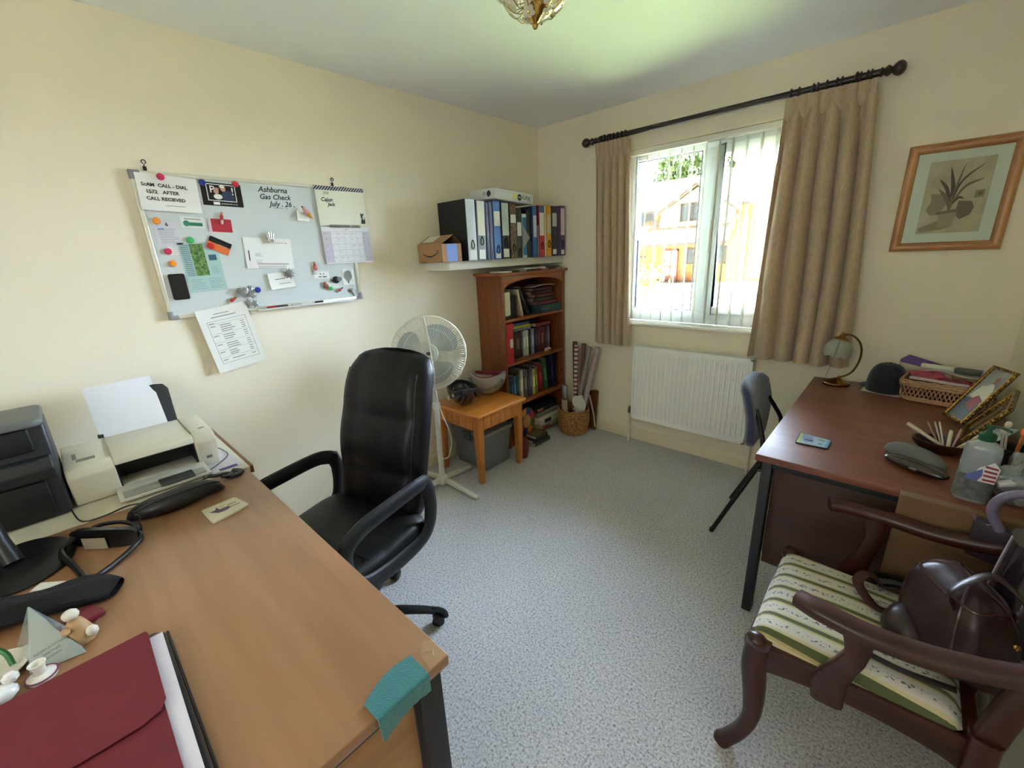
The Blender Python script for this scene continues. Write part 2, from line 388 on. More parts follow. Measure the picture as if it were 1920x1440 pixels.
# vertical blind
bl = thing('vertical_blind', 'white vertical slat blind hanging open inside the window', 'blind', (1.335, .03, 2.09))
MB().box(.80, 1.87, .01, .05, 2.072, 2.106).build('head_rail', M(225, 225, 214, .4), bl, bev=.004)
slat_m, n_, p_ = _new('blind_fabric'); p_.inputs['Base Color'].default_value = C(206, 206, 190); p_.inputs['Roughness'].default_value = .8
_t = n_.nodes.new('ShaderNodeBsdfTranslucent'); _t.inputs[0].default_value = C(215, 214, 190); _x = n_.nodes.new('ShaderNodeMixShader'); _x.inputs[0].default_value = .03
n_.links.new(p_.outputs[0], _x.inputs[1]); n_.links.new(_t.outputs[0], _x.inputs[2]); n_.links.new(_x.outputs[0], n_.nodes['Material Output'].inputs[0])
a_ = math.radians(32); sd = Vector((-math.sin(a_), math.cos(a_), 0)); sn = Vector((math.cos(a_), math.sin(a_), 0))
WT = M(205, 212, 214, .35)
xs = [.845 + .0768 * k for k in range(14)]
for k, x in enumerate(xs):
    c = Vector((x, .028, 0)); hw = .024
    b = MB(); b.prism([(-hw, 0), (hw, 0), (hw, 1.06), (.008, 1.085), (-.008, 1.085), (-hw, 1.06)], c + Z * .985 - sn * .0005, sd, Z, sn * .001)
    s_ = b.build('slat', slat_m, bl, smooth=False)
    MB().obox(c + Z * .972, (.0035, .058, .03), Matrix((sn, sd, Z)).transposed()).build('slat_weight', WT, s_, bev=.001)
b = MB()
for s_ in (-1, 1):
    for k in range(13):
        p0 = Vector((xs[k], .028, .962)) + sd * .028 * s_; p1 = Vector((xs[k + 1], .028, .962)) + sd * .028 * s_
        b.tube([p0.lerp(p1, t / 8) - Z * (.004 + .018 * (1 - (2 * t / 8 - 1) ** 2)) + Z * .012 for t in range(9)], .0012, n=5)
b.build('bead_chain', WT, bl)
b = MB(); b.tube([(1.83, .0, 2.08), (1.832, -.004, 1.6), (1.83, 0, 1.2)], .0015, n=5); b.build('control_cord', WT, bl)

# radiator
rad = thing('radiator', 'white fluted panel radiator under the window', 'radiator', (1.344, -.08, .213))
b = MB(); x0, x1, z0, z1, yf = .945, 1.743, .213, .782, -.108
N = 24; prof = []
pitch = (x1 - x0 - .03) / (N)
def fl(u, v):
    x = x0 + .012 + u * (x1 - x0 - .024); z = z0 + .008 + v * (z1 - z0 - .016)
    ph = (x - (x0 + .015)) / pitch; k = .5 - .5 * math.cos(2 * PI * ph)
    e = min(1, max(0, (z - z0 - .03) / .02)) * min(1, max(0, (z1 - .03 - z) / .02))
    return (x, yf + .012 * e * (1 - min(1, k * 1.5)), z)
b.slab(fl, N * 8, 40, .002)
b.box(x0, x0 + .014, yf - .001, yf + .02, z0, z1); b.box(x1 - .014, x1, yf - .001, yf + .02, z0, z1); b.box(x0, x1, yf - .001, yf + .016, z0, z0 + .01); b.box(x0, x1, yf - .001, yf + .016, z1 - .01, z1)
b.build('front_panel', M(238, 238, 232, .35), rad)
MB().box(x0 + .004, x1 - .004, -.055, -.04, z0 + .01, z1 - .01).build('rear_panel', M(222, 222, 214, .4), rad, bev=.004)
b = MB(); b.box(x0, x0 + .004, yf + .004, -.04, z0 + .02, z1 - .002); b.box(x1 - .004, x1, yf + .004, -.04, z0 + .02, z1 - .002)
b.build('side_cover', M(224, 224, 216, .4), rad, bev=.001)
b = MB(); b.box(x0, x1, yf, yf + .010, z1 - .004, z1 + .004); b.box(x0, x1, -.05, -.04, z1 - .004, z1 + .004)
for k in range(90):
    xx = x0 + .008 + k * (x1 - x0 - .016) / 89; b.box(xx, xx + .0035, yf + .01, -.05, z1, z1 + .003)
b.build('top_grille', M(222, 222, 212, .4), rad, smooth=False)
for sx in (-1, 1):
    xv = x0 - .028 if sx < 0 else x1 + .032
    b = MB(); b.lathe([(.0, -.022), (.011, -.022), (.013, -.008), (.013, .012), (.009, .016), (.009, .03), (.006, .034), (0, .034)], (xv, -.075, .262), n=14)
    b.tube([(xv, -.075, .255), (xv + (-sx) * .03, -.075, .255)], .008, n=10)
    b.build('valve', M(150, 140, 120, .3, 1.0), rad)
    MB().tube([(xv, -.075, .245), (xv, -.075, .0)], .0075, n=10).build('pipe', M(226, 220, 200, .4), rad)

# curtain pole
pole = thing('curtain_pole', 'dark wooden curtain pole with turned finials above the window', 'curtain pole', (1.36, -.1, 2.19))
DW = wood('dark_stained_wood', (28, 16, 12), (52, 32, 24), 'X', 1, .4, .3)
PZ, PY = 2.192, -.10
MB().tube([(.60, PY, PZ), (2.115, PY, PZ)], .0155, n=16).build('rod', DW, pole)
fp = [(0, 0), (.017, 0), (.020, .006), (.013, .016), (.018, .024), (.023, .034), (.017, .046), (.012, .052), (.022, .062), (.029, .076), (.0295, .088), (.024, .102), (.013, .112), (0, .114)]
MB().lathe(fp, (.60, PY, PZ), ax=(-1, 0, 0), n=20).build('finial', DW, pole)
MB().lathe([(r * 1.02, h * .8) for r, h in fp], (2.105, PY, PZ), ax=(1, 0, 0), n=20).build('finial', DW, pole)
for xb in (.665, 2.02):
    b = MB(); b.lathe([(0, 0), (.03, 0), (.03, .012), (.018, .02), (.014, .06), (.02, .08), (.02, .1), (0, .1)], (xb, -.001, PZ), ax=(0, -1, 0), n=16)
    b.tube(arc((xb, PY, PZ), .021, 0, 360, 20, Y, Z)[:-1], .006, n=8, closed=True); b.build('bracket', DW, pole)
ringx = [.632, .645, .695, .712, .735, .765, .795, .822] + [1.755, 1.79, 1.85, 1.868, 1.905, 1.945, 1.965, 2.035, 2.06, 2.075]
for xr in ringx:
    b = MB(); b.tube(arc((xr, PY, PZ - .004), .0235, 0, 360, 20, Y, Z)[:-1], .0042, n=8, closed=True)
    b.tube([(xr, PY, PZ - .03), (xr, PY, PZ - .042)], .0022, n=6); b.build('ring', DW, pole)

# curtains
def curtain_mat():
    m, n, p = _new('beige_curtain_cloth')
    t = n.nodes.new('ShaderNodeTexCoord'); mp = n.nodes.new('ShaderNodeMapping'); mp.inputs['Scale'].default_value = (400, 400, 30); n.links.new(t.outputs['Object'], mp.inputs[0])
    x = n.nodes.new('ShaderNodeTexNoise'); x.inputs['Scale'].default_value = 1; x.inputs['Detail'].default_value = 2; n.links.new(mp.outputs[0], x.inputs['Vector'])
    cr = ramp(n, x.outputs[0], [(0.3, C(168, 147, 120)), (0.7, C(200, 178, 149))]); n.links.new(cr.outputs[0], p.inputs['Base Color'])
    p.inputs['Roughness'].default_value = .85; p.inputs['Sheen Weight'].default_value = .3
    tr = n.nodes.new('ShaderNodeBsdfTranslucent'); tr.inputs[0].default_value = C(180, 140, 95); mx = n.nodes.new('ShaderNodeMixShader'); mx.inputs[0].default_value = .12
    n.links.new(p.outputs[0], mx.inputs[1]); n.links.new(tr.outputs[0], mx.inputs[2]); n.links.new(mx.outputs[0], n.nodes['Material Output'].inputs[0])
    return m
CUR = curtain_mat()
def curtain(label, xt0, xt1, xb0, xb1, ztop, zbot, nf, seed, amp):
    rnd = random.Random(seed); ph = [rnd.uniform(-.5, .5) for _ in range(8)]; am = [rnd.uniform(.7, 1.25) for _ in range(nf * 2 + 2)]
    root = thing('curtain', label, 'curtain', ((xt0 + xt1) / 2, -.1, ztop), group=None)
    def fn(u, v):           # v 0 top -> 1 bottom
        e = v ** .8
        x0_ = xt0 + (xb0 - xt0) * e; x1_ = xt1 + (xb1 - xt1) * e
        wob = .012 * math.sin(2 * PI * u * 2.3 + ph[0] + v * 1.2)
        f = u * nf + .18 * math.sin(3 * v + ph[1] + u * 5) * v
        a = amp * (.28 + .72 * min(1, v / .18)) * am[int(u * nf * 2) % len(am)] ** (.5) * (1 + .15 * v)
        s_ = math.sin(2 * PI * f); s_ = math.copysign(abs(s_) ** .8, s_)
        x = x0_ + (x1_ - x0_) * u + a * .35 * math.cos(2 * PI * f) * min(1, v / .15) * math.sin(PI * u) ** .3
        y = -.108 + a * s_ + wob * v
        return (x, y, ztop + (zbot - ztop) * v)
    b = MB(); b.slab(fn, nf * 14, 40, .0025); b.build('drape', CUR, root, ang=80)
    # gathered heading tape with pinch pleats
    b = MB(); npl = nf
    def hd(u, v):
        x = xt0 + (xt1 - xt0) * u; s_ = abs(math.sin(PI * u * npl * 1.5)) ** .6
        return (x, -.114 - .014 * s_ * (1 - .4 * v) + .022 * v ** 3, ztop + .018 - .095 * v)
    b.slab(hd, npl * 16, 6, .003); b.build('pleat_heading', CUR, root, ang=80)
    return root
curtain('narrow beige lined curtain drawn open left of the window', .603, .862, .612, .90, 2.150, .775, 5, 3, .021)
curtain('wide beige lined curtain drawn open right of the window', 1.738, 2.105, 1.70, 2.195, 2.150, .800, 5, 21, .034)
# ================================================================== outside the window
GZ = -.55
def noisy(name, a, bcol, scale, rough=.9, det=4):
    m, n, p = _new(name); t = n.nodes.new('ShaderNodeTexCoord'); x = n.nodes.new('ShaderNodeTexNoise'); x.inputs['Scale'].default_value = scale; x.inputs['Detail'].default_value = det
    n.links.new(t.outputs['Object'], x.inputs['Vector']); cr = ramp(n, x.outputs[0], [(0.35, C(*a)), (0.65, C(*bcol))]); n.links.new(cr.outputs[0], p.inputs['Base Color']); p.inputs['Roughness'].default_value = rough
    return m
o = MB().box(-60, 60, .28, 70, GZ - .2, GZ).build('driveway', noisy('driveway_concrete', (140, 134, 124), (160, 154, 144), 1.5), loc=(0, 20, GZ), smooth=False); struct(o)
o = MB().box(-12, 14, .28, 9.0, GZ, GZ + .03).build('lawn', noisy('lawn_grass', (112, 132, 88), (138, 154, 108), 30), loc=(0, 3, GZ), smooth=False)
tag(o, 'short green lawn on the ground outside below the window', 'lawn', kind='stuff')
def brick_mat():
    m, n, p = _new('orange_brick'); t = n.nodes.new('ShaderNodeTexCoord'); mp = n.nodes.new('ShaderNodeMapping'); mp.inputs['Rotation'].default_value = (PI / 2, 0, 0)
    n.links.new(t.outputs['Object'], mp.inputs[0]); b = n.nodes.new('ShaderNodeTexBrick'); b.inputs['Color1'].default_value = C(136, 78, 38); b.inputs['Color2'].default_value = C(154, 98, 50); b.inputs['Mortar'].default_value = C(140, 122, 92)
    b.inputs['Scale'].default_value = 4.4; b.inputs['Mortar Size'].default_value = .02; b.inputs['Row Height'].default_value = .33; b.inputs['Brick Width'].default_value = 1.0
    n.links.new(mp.outputs[0], b.inputs['Vector']); n.links.new(b.outputs[0], p.inputs['Base Color']); p.inputs['Roughness'].default_value = .9; return m
BRICK = brick_mat(); TILE = noisy('pale_roof_tile', (120, 106, 90), (146, 130, 112), 6); RENDERW = M(150, 132, 100, .9); DARKT = M(44, 34, 30, .6); PANE = M(60, 66, 74, .12)
HY = 22.6
hs = thing('brick_house', 'orange brick house with gabled dormer and long tiled porch roof across the driveway', 'house', (-7.3, HY, GZ))
b = MB(); b.box(-13.5, -4.6, HY, HY + 7, GZ, 3.5); b.build('wall', BRICK, hs, smooth=False)
# main roof
b = MB(); b.prism([(-.35, 3.45), (3.6, 5.55), (7.4, 3.45)], (-13.8, HY, 0), Y, Z, (9.5, 0, 0)); b.build('main_roof', TILE, hs, smooth=False)
MB().box(-13.8, -4.3, HY - .40, HY - .3, 3.36, 3.5).build('gutter', DARKT, hs)
# right wing pale wall, further forward
b = MB(); b.box(-4.6, -.5, HY + 1.2, HY + 6, GZ, 3.6); b.build('side_wing', RENDERW, hs, smooth=False)
b = MB(); b.prism([(.8, 3.5), (3.6, 5.6), (6.4, 3.5)], (-4.7, HY, 0), Y, Z, (4.6, 0, 0)); b.build('wing_roof', TILE, hs, smooth=False)
# gable over the upper window
b = MB(); b.prism([(-9.0, 2.2), (-5.0, 2.2), (-5.0, 3.3), (-6.9, 4.45), (-8.85, 3.3)], (0, HY - .5, 0), X, Z, (0, .5, 0)); b.build('gable_wall', RENDERW, hs, smooth=False)
b = MB(); b.prism([(-9.15, 3.15), (-6.9, 4.62), (-4.75, 3.15), (-4.75, 3.35), (-6.9, 4.8), (-9.15, 3.35)], (0, HY - .75, 0), X, Z, (0, 3.0, 0)); b.build('gable_roof', TILE, hs, smooth=False)
b = MB(); b.prism([(-9.15, 3.10), (-6.9, 4.56), (-4.75, 3.10), (-4.75, 3.2), (-6.9, 4.66), (-9.15, 3.2)], (0, HY - .78, 0), X, Z, (0, .06, 0)); b.build('barge_board', DARKT, hs, smooth=False)
def hwin(x0, x1, z0, z1, y, nm=2):
    b = MB(); b.box(x0, x1, y - .05, y, z0, z0 + .07); b.box(x0, x1, y - .05, y, z1 - .07, z1); b.box(x0, x0 + .07, y - .05, y, z0, z1); b.box(x1 - .07, x1, y - .05, y, z0, z1)
    for k in range(1, nm): xx = x0 + (x1 - x0) * k / nm; b.box(xx - .035, xx + .035, y - .05, y, z0, z1)
    f = b.build('window', DARKT, hs, smooth=False); MB().box(x0 + .04, x1 - .04, y - .02, y - .005, z0 + .04, z1 - .04).build('pane', PANE, f, smooth=False)
hwin(-7.74, -6.75, 2.75, 3.68, HY - .5, 3); hwin(-10.42, -9.5, 2.72, 3.42, HY, 2); hwin(-7.42, -6.98, .45, 1.33, HY, 1); hwin(-5.75, -5.25, .45, 1.4, HY, 1)
# porch roof
b = MB(); b.prism([(-1.35, 1.55), (-1.35, 1.7), (0, 3.0), (0, 2.85)], (-10.1, HY, 0), Y, Z, (5.2, 0, 0)); b.build('porch_roof', TILE, hs, smooth=False)
MB().box(-10.1, -4.9, HY - 1.42, HY - 1.3, 1.48, 1.62).build('porch_fascia', DARKT, hs)
MB().box(-9.95, -9.82, HY - 1.3, HY - 1.17, GZ, 1.55).build('porch_post', DARKT, hs)
MB().box(-10.6, -9.9, HY - .06, HY - .01, .85, .98).build('timber_beam', DARKT, hs)
b = MB(); b.box(-8.75, -8.68, HY - .08, HY, GZ, 1.3); b.box(-7.95, -7.88, HY - .08, HY, GZ, 1.3); b.box(-8.35, -8.28, HY - .08, HY, GZ, 1.3); b.box(-8.75, -7.88, HY - .08, HY, 1.2, 1.3); b.box(-8.68, -8.35, HY - .08, HY - .02, GZ, GZ + .35); b.box(-8.28, -7.95, HY - .08, HY - .02, GZ, GZ + .35); b.box(-8.68, -7.95, HY - .07, HY - .02, .25, .38)
d_ = b.build('front_door', M(110, 44, 30, .4), hs, smooth=False); MB().box(-8.70, -7.92, HY - .03, HY - .015, GZ + .3, 1.22).build('pane', M(205, 205, 200, .2), d_, smooth=False)
MB().tube([(-5.17, HY - 1.3, 1.5), (-5.17, HY - .05, 1.35), (-5.17, HY - .05, GZ)], .04, n=8).build('drainpipe', M(120, 70, 40, .5), hs)
# trees and shrub
def tree(name, label, c, rad, seed, col, n=900, leaf=.28, trunk=True, cat='tree', group=None):
    rnd = random.Random(seed); root = thing(name, label, cat, (c[0], c[1], GZ), group=group)
    b = MB(); blobs = []
    for _ in range(16):
        a = rnd.uniform(0, 2 * PI); r_ = rnd.uniform(0, .7); blobs.append((c[0] + math.cos(a) * r_ * rad[0], c[1] + math.sin(a) * r_ * rad[1], c[2] + rnd.uniform(-.6, .7) * rad[2], rnd.uniform(.28, .5)))
    for _ in range(n):
        q = rnd.choice(blobs); d = Vector((rnd.gauss(0, 1), rnd.gauss(0, 1), rnd.gauss(0, 1))).normalized() * rnd.uniform(.6, 1.05)
        p = Vector((q[0] + d.x * rad[0] * q[3], q[1] + d.y * rad[1] * q[3], q[2] + d.z * rad[2] * q[3]))
        e = Euler((rnd.uniform(0, 6), rnd.uniform(0, 6), rnd.uniform(0, 6))).to_matrix(); s_ = leaf * rnd.uniform(.6, 1.3)
        b.poly([p + e @ Vector((-s_, 0, 0)), p + e @ Vector((0, -s_ * .5, .05 * s_)), p + e @ Vector((s_, 0, 0)), p + e @ Vector((0, s_ * .5, .05 * s_))])
    b.build('foliage', noisy(name + '_leaf_%d' % seed, tuple(v * .75 for v in col), col, 1.2), root, smooth=False)
    if trunk:
        b = MB(); b.tube([(c[0], c[1], GZ), (c[0] + .1, c[1], c[2] * .5), (c[0], c[1], c[2])], [.28, .2, .08], n=8)
        for k in range(6):
            a = k * 1.05; b.tube([(c[0], c[1], c[2] * .6), (c[0] + math.cos(a) * rad[0] * .6, c[1] + math.sin(a) * rad[1] * .6, c[2] + rad[2] * .2)], [.1, .03], n=6)
        b.build('trunk', M(90, 72, 54, .9), root)
TG = 'trees behind the neighbouring house'
tree('leafy_tree', 'green tree above the ridge of the brick house, left of the window mullion', (-13.6, 38, 6.9), (4.6, 3, 2.4), 1, (62, 88, 40), 5000, .3, group=TG)
tree('leafy_tree', 'tall green tree behind the roof, right of the window mullion', (-3.2, 46, 8.6), (4.2, 3, 3.6), 2, (58, 84, 36), 4500, .3, group=TG)
tree('leafy_tree', 'green tree beyond the pale house wing, nearest the right curtain', (2.0, 33, 5.2), (4.0, 3, 4.2), 3, (74, 96, 42), 4000, .3, group=TG)
tree('garden_shrub', 'yellow green shrub low outside the window by the left frame', (-5.15, 13, .15), (1.0, .8, .75), 4, (130, 124, 52), 420, .09, trunk=False, cat='shrub')
# ================================================================== whiteboard and what hangs on it (left wall, x = 0)
BY0, BY1, BZ0, BZ1 = -2.603, -1.693, 1.258, 1.855
ALU = M(200, 200, 198, .35, .6); PL = M(132, 130, 136, .5)
wb = thing('whiteboard', 'magnetic whiteboard with aluminium frame hung on the left wall', 'whiteboard', (.0, -2.148, 1.26))
MB().box(.004, .013, BY0 + .01, BY1 - .01, BZ0 + .01, BZ1 - .01).build('writing_surface', M(206, 213, 212, .18, coat=.4), wb, smooth=False)
b = MB(); b.box(.002, .02, BY0 + .03, BY1 - .03, BZ1 - .016, BZ1); b.box(.002, .02, BY0 + .03, BY1 - .03, BZ0, BZ0 + .016); b.box(.002, .02, BY0, BY0 + .016, BZ0 + .03, BZ1 - .03); b.box(.002, .02, BY1 - .016, BY1, BZ0 + .03, BZ1 - .03)
b.build('frame', M(225, 222, 205, .3, .4), wb, bev=.003)
for yy, zz in ((BY0, BZ0), (BY0, BZ1), (BY1, BZ0), (BY1, BZ1)):
    sy = 1 if yy == BY0 else -1; sz = 1 if zz == BZ0 else -1
    MB().prism([(0, 0), (.036 * sy, 0), (.036 * sy, .017 * sz), (.017 * sy, .017 * sz), (.017 * sy, .036 * sz), (0, .036 * sz)], (.001, yy - .001 * sy, zz - .001 * sz), Y, Z, (.021, 0, 0)).build('corner_cap', PL, wb, bev=.003)
MB().box(.016, .05, -2.26, -1.76, BZ0 - .002, BZ0 + .002).box(.047, .05, -2.26, -1.76, BZ0, BZ0 + .006).build('pen_tray', M(214, 214, 208, .4), wb, bev=.001)
for yy in (-2.545, -1.762):
    b = MB(); b.tube([(.003, yy, BZ1 - .002), (.008, yy - .002, BZ1 + .012), (.012, yy, BZ1 + .026)], .0018, n=6); b.tube(arc((.01, yy, BZ1 + .034), .007, -60, 250, 12, Y, Z), .0022, n=6); b.obox((.004, yy, BZ1 + .008), (.004, .012, .02))
    b.build('hook', M(70, 66, 60, .4, .8), wb)
SX = .0132   # writing surface plane
def T(s, y, z, sz, mat=INK, par=wb, sh=.15, name='lettering', rot=0, x=SX + .0006, al='LEFT', sp=1.0, bold=0.0):
    u = Vector((0, math.cos(math.radians(rot)), math.sin(math.radians(rot)))); v = Vector((0, -math.sin(math.radians(rot)), math.cos(math.radians(rot))))
    return text(s, sz, (x, y, z), u, v, mat, par, name=name, align=al, shear=sh, space=sp, bold=bold)
T('Ashburna', -2.140, 1.815, .034, sh=.3, bold=.0006); T('Gas Check', -2.140, 1.783, .032, sh=.3, bold=.0006); T('July . 26 .', -2.10, 1.752, .032, sh=.3, bold=.0006)
b = MB(); b.tube([(SX + .0004, -2.085, 1.735), (SX + .0004, -2.04, 1.734)], .0008, n=5); b.tube([(SX + .0004, -2.03, 1.742), (SX + .0004, -2.018, 1.728)], .0008, n=5); b.build('underline', INK, wb)

class Sheet:
    """a thin paper on the board: centre (y,z), size w,h, rotation deg (counter-clockwise), at depth x"""
    def __init__(s, name, label, cat, y, z, w_, h_, rot, x, mat=PAPER, curl=0.0, th=.0006, group=None, r=0):
        s.c = Vector((x, y, z)); a = math.radians(rot); s.u = Vector((0, math.cos(a), math.sin(a))); s.v = Vector((0, -math.sin(a), math.cos(a))); s.w, s.h, s.x = w_, h_, x
        s.curl = curl; b = MB()
        if r: b.prism(rrect(w_, h_, r), s.c, s.u, s.v, X * th)
        else: b.slab(lambda p, q: s.P((p - .5) * w_, (q - .5) * h_), 14, 10, th)
        s.root = b.build(name, mat, loc=s.c); tag(s.root, label, cat, group)
        s.th = th
    def P(s, a, b_, lift=0.0):
        k = s.curl * ((a / (s.w / 2)) ** 2 * .3 + max(0, -b_ / (s.h / 2)) ** 2 * .7) if s.curl else 0
        return s.c + s.u * a + s.v * b_ + X * (lift + k)
    def rect(s, a0, a1, b0, b1, mat, name='print', lift=.0009):
        b = MB(); n = 6
        b.grid(lambda p, q: s.P(a0 + (a1 - a0) * p, b0 + (b1 - b0) * q, lift), n, 2); return b.build(name, mat, s.root, smooth=False)
    def rects(s, L, mat, name='printed_lines', lift=.0011):
        b = MB()
        for a0, a1, b0, b1 in L: b.grid(lambda p, q: s.P(a0 + (a1 - a0) * p, b0 + (b1 - b0) * q, lift), 4, 1)
        return b.build(name, mat, s.root, smooth=False)
    def txt(s, t, a, b_, size, mat=INK, sh=0.0, al='LEFT', name='lettering', lift=.0016, bold=0.0, sp=1.0):
        return text(t, size, s.P(a, b_, lift), s.u, s.v, mat, s.root, name=name, align=al, shear=sh, bold=bold, space=sp)
def lines(w0, w1, z0, n, dz, h=.0018, seed=1, short=.3):
    r = random.Random(seed); out = []
    for k in range(n): out.append((w0, w1 - (w1 - w0) * r.uniform(0, short), z0 - k * dz - h, z0 - k * dz))
    return out
# scam call note
s = Sheet('handwritten_note', 'white paper with SCAM CALL note in top left corner of whiteboard', 'note', -2.488, 1.772, .205, .140, -2.5, .0215, curl=.004)
s.txt('ScAM  CALL - DIAL', -.088, .028, .0185, bold=.0004); s.txt('1572   AFTER', -.078, .002, .0195, bold=.0004); s.txt('CALL RECIEVED', -.080, -.024, .0185, bold=.0004)
s.rects([(-.02, .045, -.049, -.0475)], INK, 'underline')
# photo card
s = Sheet('photo_card', 'black bordered photo card of two people held by blue and red magnets', 'photo', -2.293, 1.781, .158, .096, -2, .0150, M(18, 16, 16, .3), th=.0008)
s.rect(-.058, .055, -.028, .042, M(235, 235, 230, .4), 'white_border'); s.rect(-.055, .052, -.025, .039, M(20, 18, 22, .35), 'picture', .0012)
b = MB(); b.poly([s.P(.0, -.025, .0016), s.P(.045, -.025, .0016), s.P(.046, .0, .0016), s.P(.03, .018, .0016), s.P(.008, .016, .0016), s.P(-.004, .0, .0016)]); b.build('picture_detail', M(52, 60, 90, .5), s.root, smooth=False)
for a, q, r1, r2, cc in ((-.022, .012, .010, .012, (196, 150, 128)), (.006, .024, .010, .011, (196, 150, 128)), (.003, .033, .011, .006, (220, 215, 200)), (-.018, -.010, .017, .011, (230, 228, 222)), (-.02, .023, .011, .005, (180, 140, 110))):
    b = MB(); b.poly([s.P(a + r1 * math.cos(t * PI / 8), q + r2 * math.sin(t * PI / 8), .0017 + q * .003) for t in range(16)]); b.build('picture_detail', M(*cc, .5), s.root, smooth=False)
s.txt('P', -.047, .018, .04, WHITE, bold=.0004); s.txt('!', .036, .016, .045, WHITE, bold=.0004); s.rects([(-.04, -.015, -.044, -.032)], WHITE, 'white_label'); s.txt('photobooth.co.uk', -.01, -.038, .009, WHITE)
# magnets
MG = 'round magnets on the whiteboard'
def mag(y, z, col, label, x=.0165, r=.0135):
    b = MB(); b.lathe([(0, 0), (r, 0), (r, .004), (r * .8, .0075), (r * .5, .0082), (0, .0082)], (x, y, z), ax=(1, 0, 0), n=20)
    o = b.build('round_magnet', M(*col, .35, coat=.4), loc=(x, y, z)); tag(o, label, 'magnet', MG)
mag(-2.505, 1.835, (196, 40, 90), 'pink round magnet pinning the scam call note', .0262)
mag(-2.361, 1.826, (34, 52, 140), 'blue round magnet on top left corner of the photo card')
mag(-2.232, 1.829, (200, 30, 50), 'red round magnet on top right corner of the photo card')
mag(-2.556, 1.665, (235, 140, 40), 'upper orange round magnet near left edge of whiteboard', .016)
mag(-2.456, 1.588, (60, 180, 90), 'green round magnet on top of the pale green leaflet')
mag(-2.385, 1.563, (205, 34, 44), 'red round magnet holding the orange and black card', .0185)
mag(-2.545, 1.543, (196, 40, 90), 'pink round magnet between the two orange magnets')
mag(-2.539, 1.493, (235, 140, 40), 'lower orange round magnet above the black phone', .014)
mag(-2.232, 1.355, (34, 52, 150), 'blue round magnet right of the silver heart magnets', .014)
mag(-1.868, 1.330, (50, 180, 80), 'small green round magnet below the black teapot magnet', .016, .010)
# card beneath the note
s = Sheet('appointment_card', 'grey printed card hanging under the upper orange magnet', 'card', -2.529, 1.615, .088, .092, 2, .0142, M(206, 205, 212, .8))
s.txt('6', .0, .036, .02, INK, bold=.0006); s.rects(lines(-.03, .034, .018, 9, .0068, .0012, 3), GREYINK); s.rects([(-.03, -.008, .016, .022)], M(120, 160, 210, .7), 'printed_logo')
s = Sheet('paper_slip', 'thin white slip beside the pink magnet at left of whiteboard', 'paper', -2.505, 1.545, .075, .035, 0, .0140, M(222, 220, 218, .8)); s.rects(lines(-.02, .03, .012, 4, .007, .0011, 5), M(165, 160, 160, .8))
s = Sheet('green_bookmark', 'white card with green bar under the scam call note', 'card', -2.430, 1.661, .086, .045, -3, .0146, M(216, 222, 218, .7))
s.rects([(-.02, .034, -.014, .0)], M(44, 122, 88, .6), 'green_bar'); s.rects([(-.03, .03, .012, .0155)], M(150, 140, 110, .7)); 
b = MB(); b.poly([s.P(-.024 + .012 * math.cos(t * PI / 6), -.005 + .012 * math.sin(t * PI / 6), .0016) for t in range(12)]); b.build('print', M(60, 130, 100, .6), s.root, smooth=False)
s = Sheet('red_card', 'red gift card clipped under small figure magnet on whiteboard', 'card', -2.329, 1.650, .092, .056, -3, .0150, M(176, 44, 60, .5)); s.rects([(-.046, -.034, -.028, .028)], M(214, 190, 195, .6), 'pale_edge')
# leaflet
s = Sheet('green_leaflet', 'pale green bus timetable leaflet on whiteboard', 'leaflet', -2.432, 1.472, .145, .212, 1.5, .0142, M(168, 196, 192, .7))
def leaf_print():
    m, n, p = _new('leaflet_green_print'); t = n.nodes.new('ShaderNodeTexCoord'); v = n.nodes.new('ShaderNodeTexVoronoi'); v.inputs['Scale'].default_value = 160
    n.links.new(t.outputs['Object'], v.inputs['Vector']); cr = ramp(n, v.outputs['Color'], [(0.2, C(50, 90, 40)), (0.5, C(120, 150, 80)), (.8, C(70, 110, 60))]); n.links.new(cr.outputs[0], p.inputs['Base Color']); return m
s.rect(-.032, .018, -.035, .10, leaf_print(), 'printed_map')
s.rects([(-.066, -.036, z_ / 1000, z_ / 1000 + .003) for z_ in range(-34, 98, 8)], M(90, 120, 130, .7)); s.rects(lines(-.06, -.002, -.05, 6, .008, .0013, 8) + lines(.008, .062, -.05, 6, .008, .0013, 9) + lines(.03, .062, .0, 5, .007, .0013, 10), M(110, 135, 135, .8))
s.rects([(.03, .06, .028, .052)], M(50, 96, 110, .6), 'printed_bus')
s = Sheet('business_card', 'black and orange business card tilted under a red magnet', 'card', -2.352, 1.563, .088, .055, -27, .0166, M(222, 110, 50, .5)); s.rects([(-.044, .044, .004, .0275)], M(20, 20, 22, .4), 'black_band'); s.rects([(-.036, .036, .019, .022), (-.006, .03, .002, .005)], M(190, 188, 182, .5))
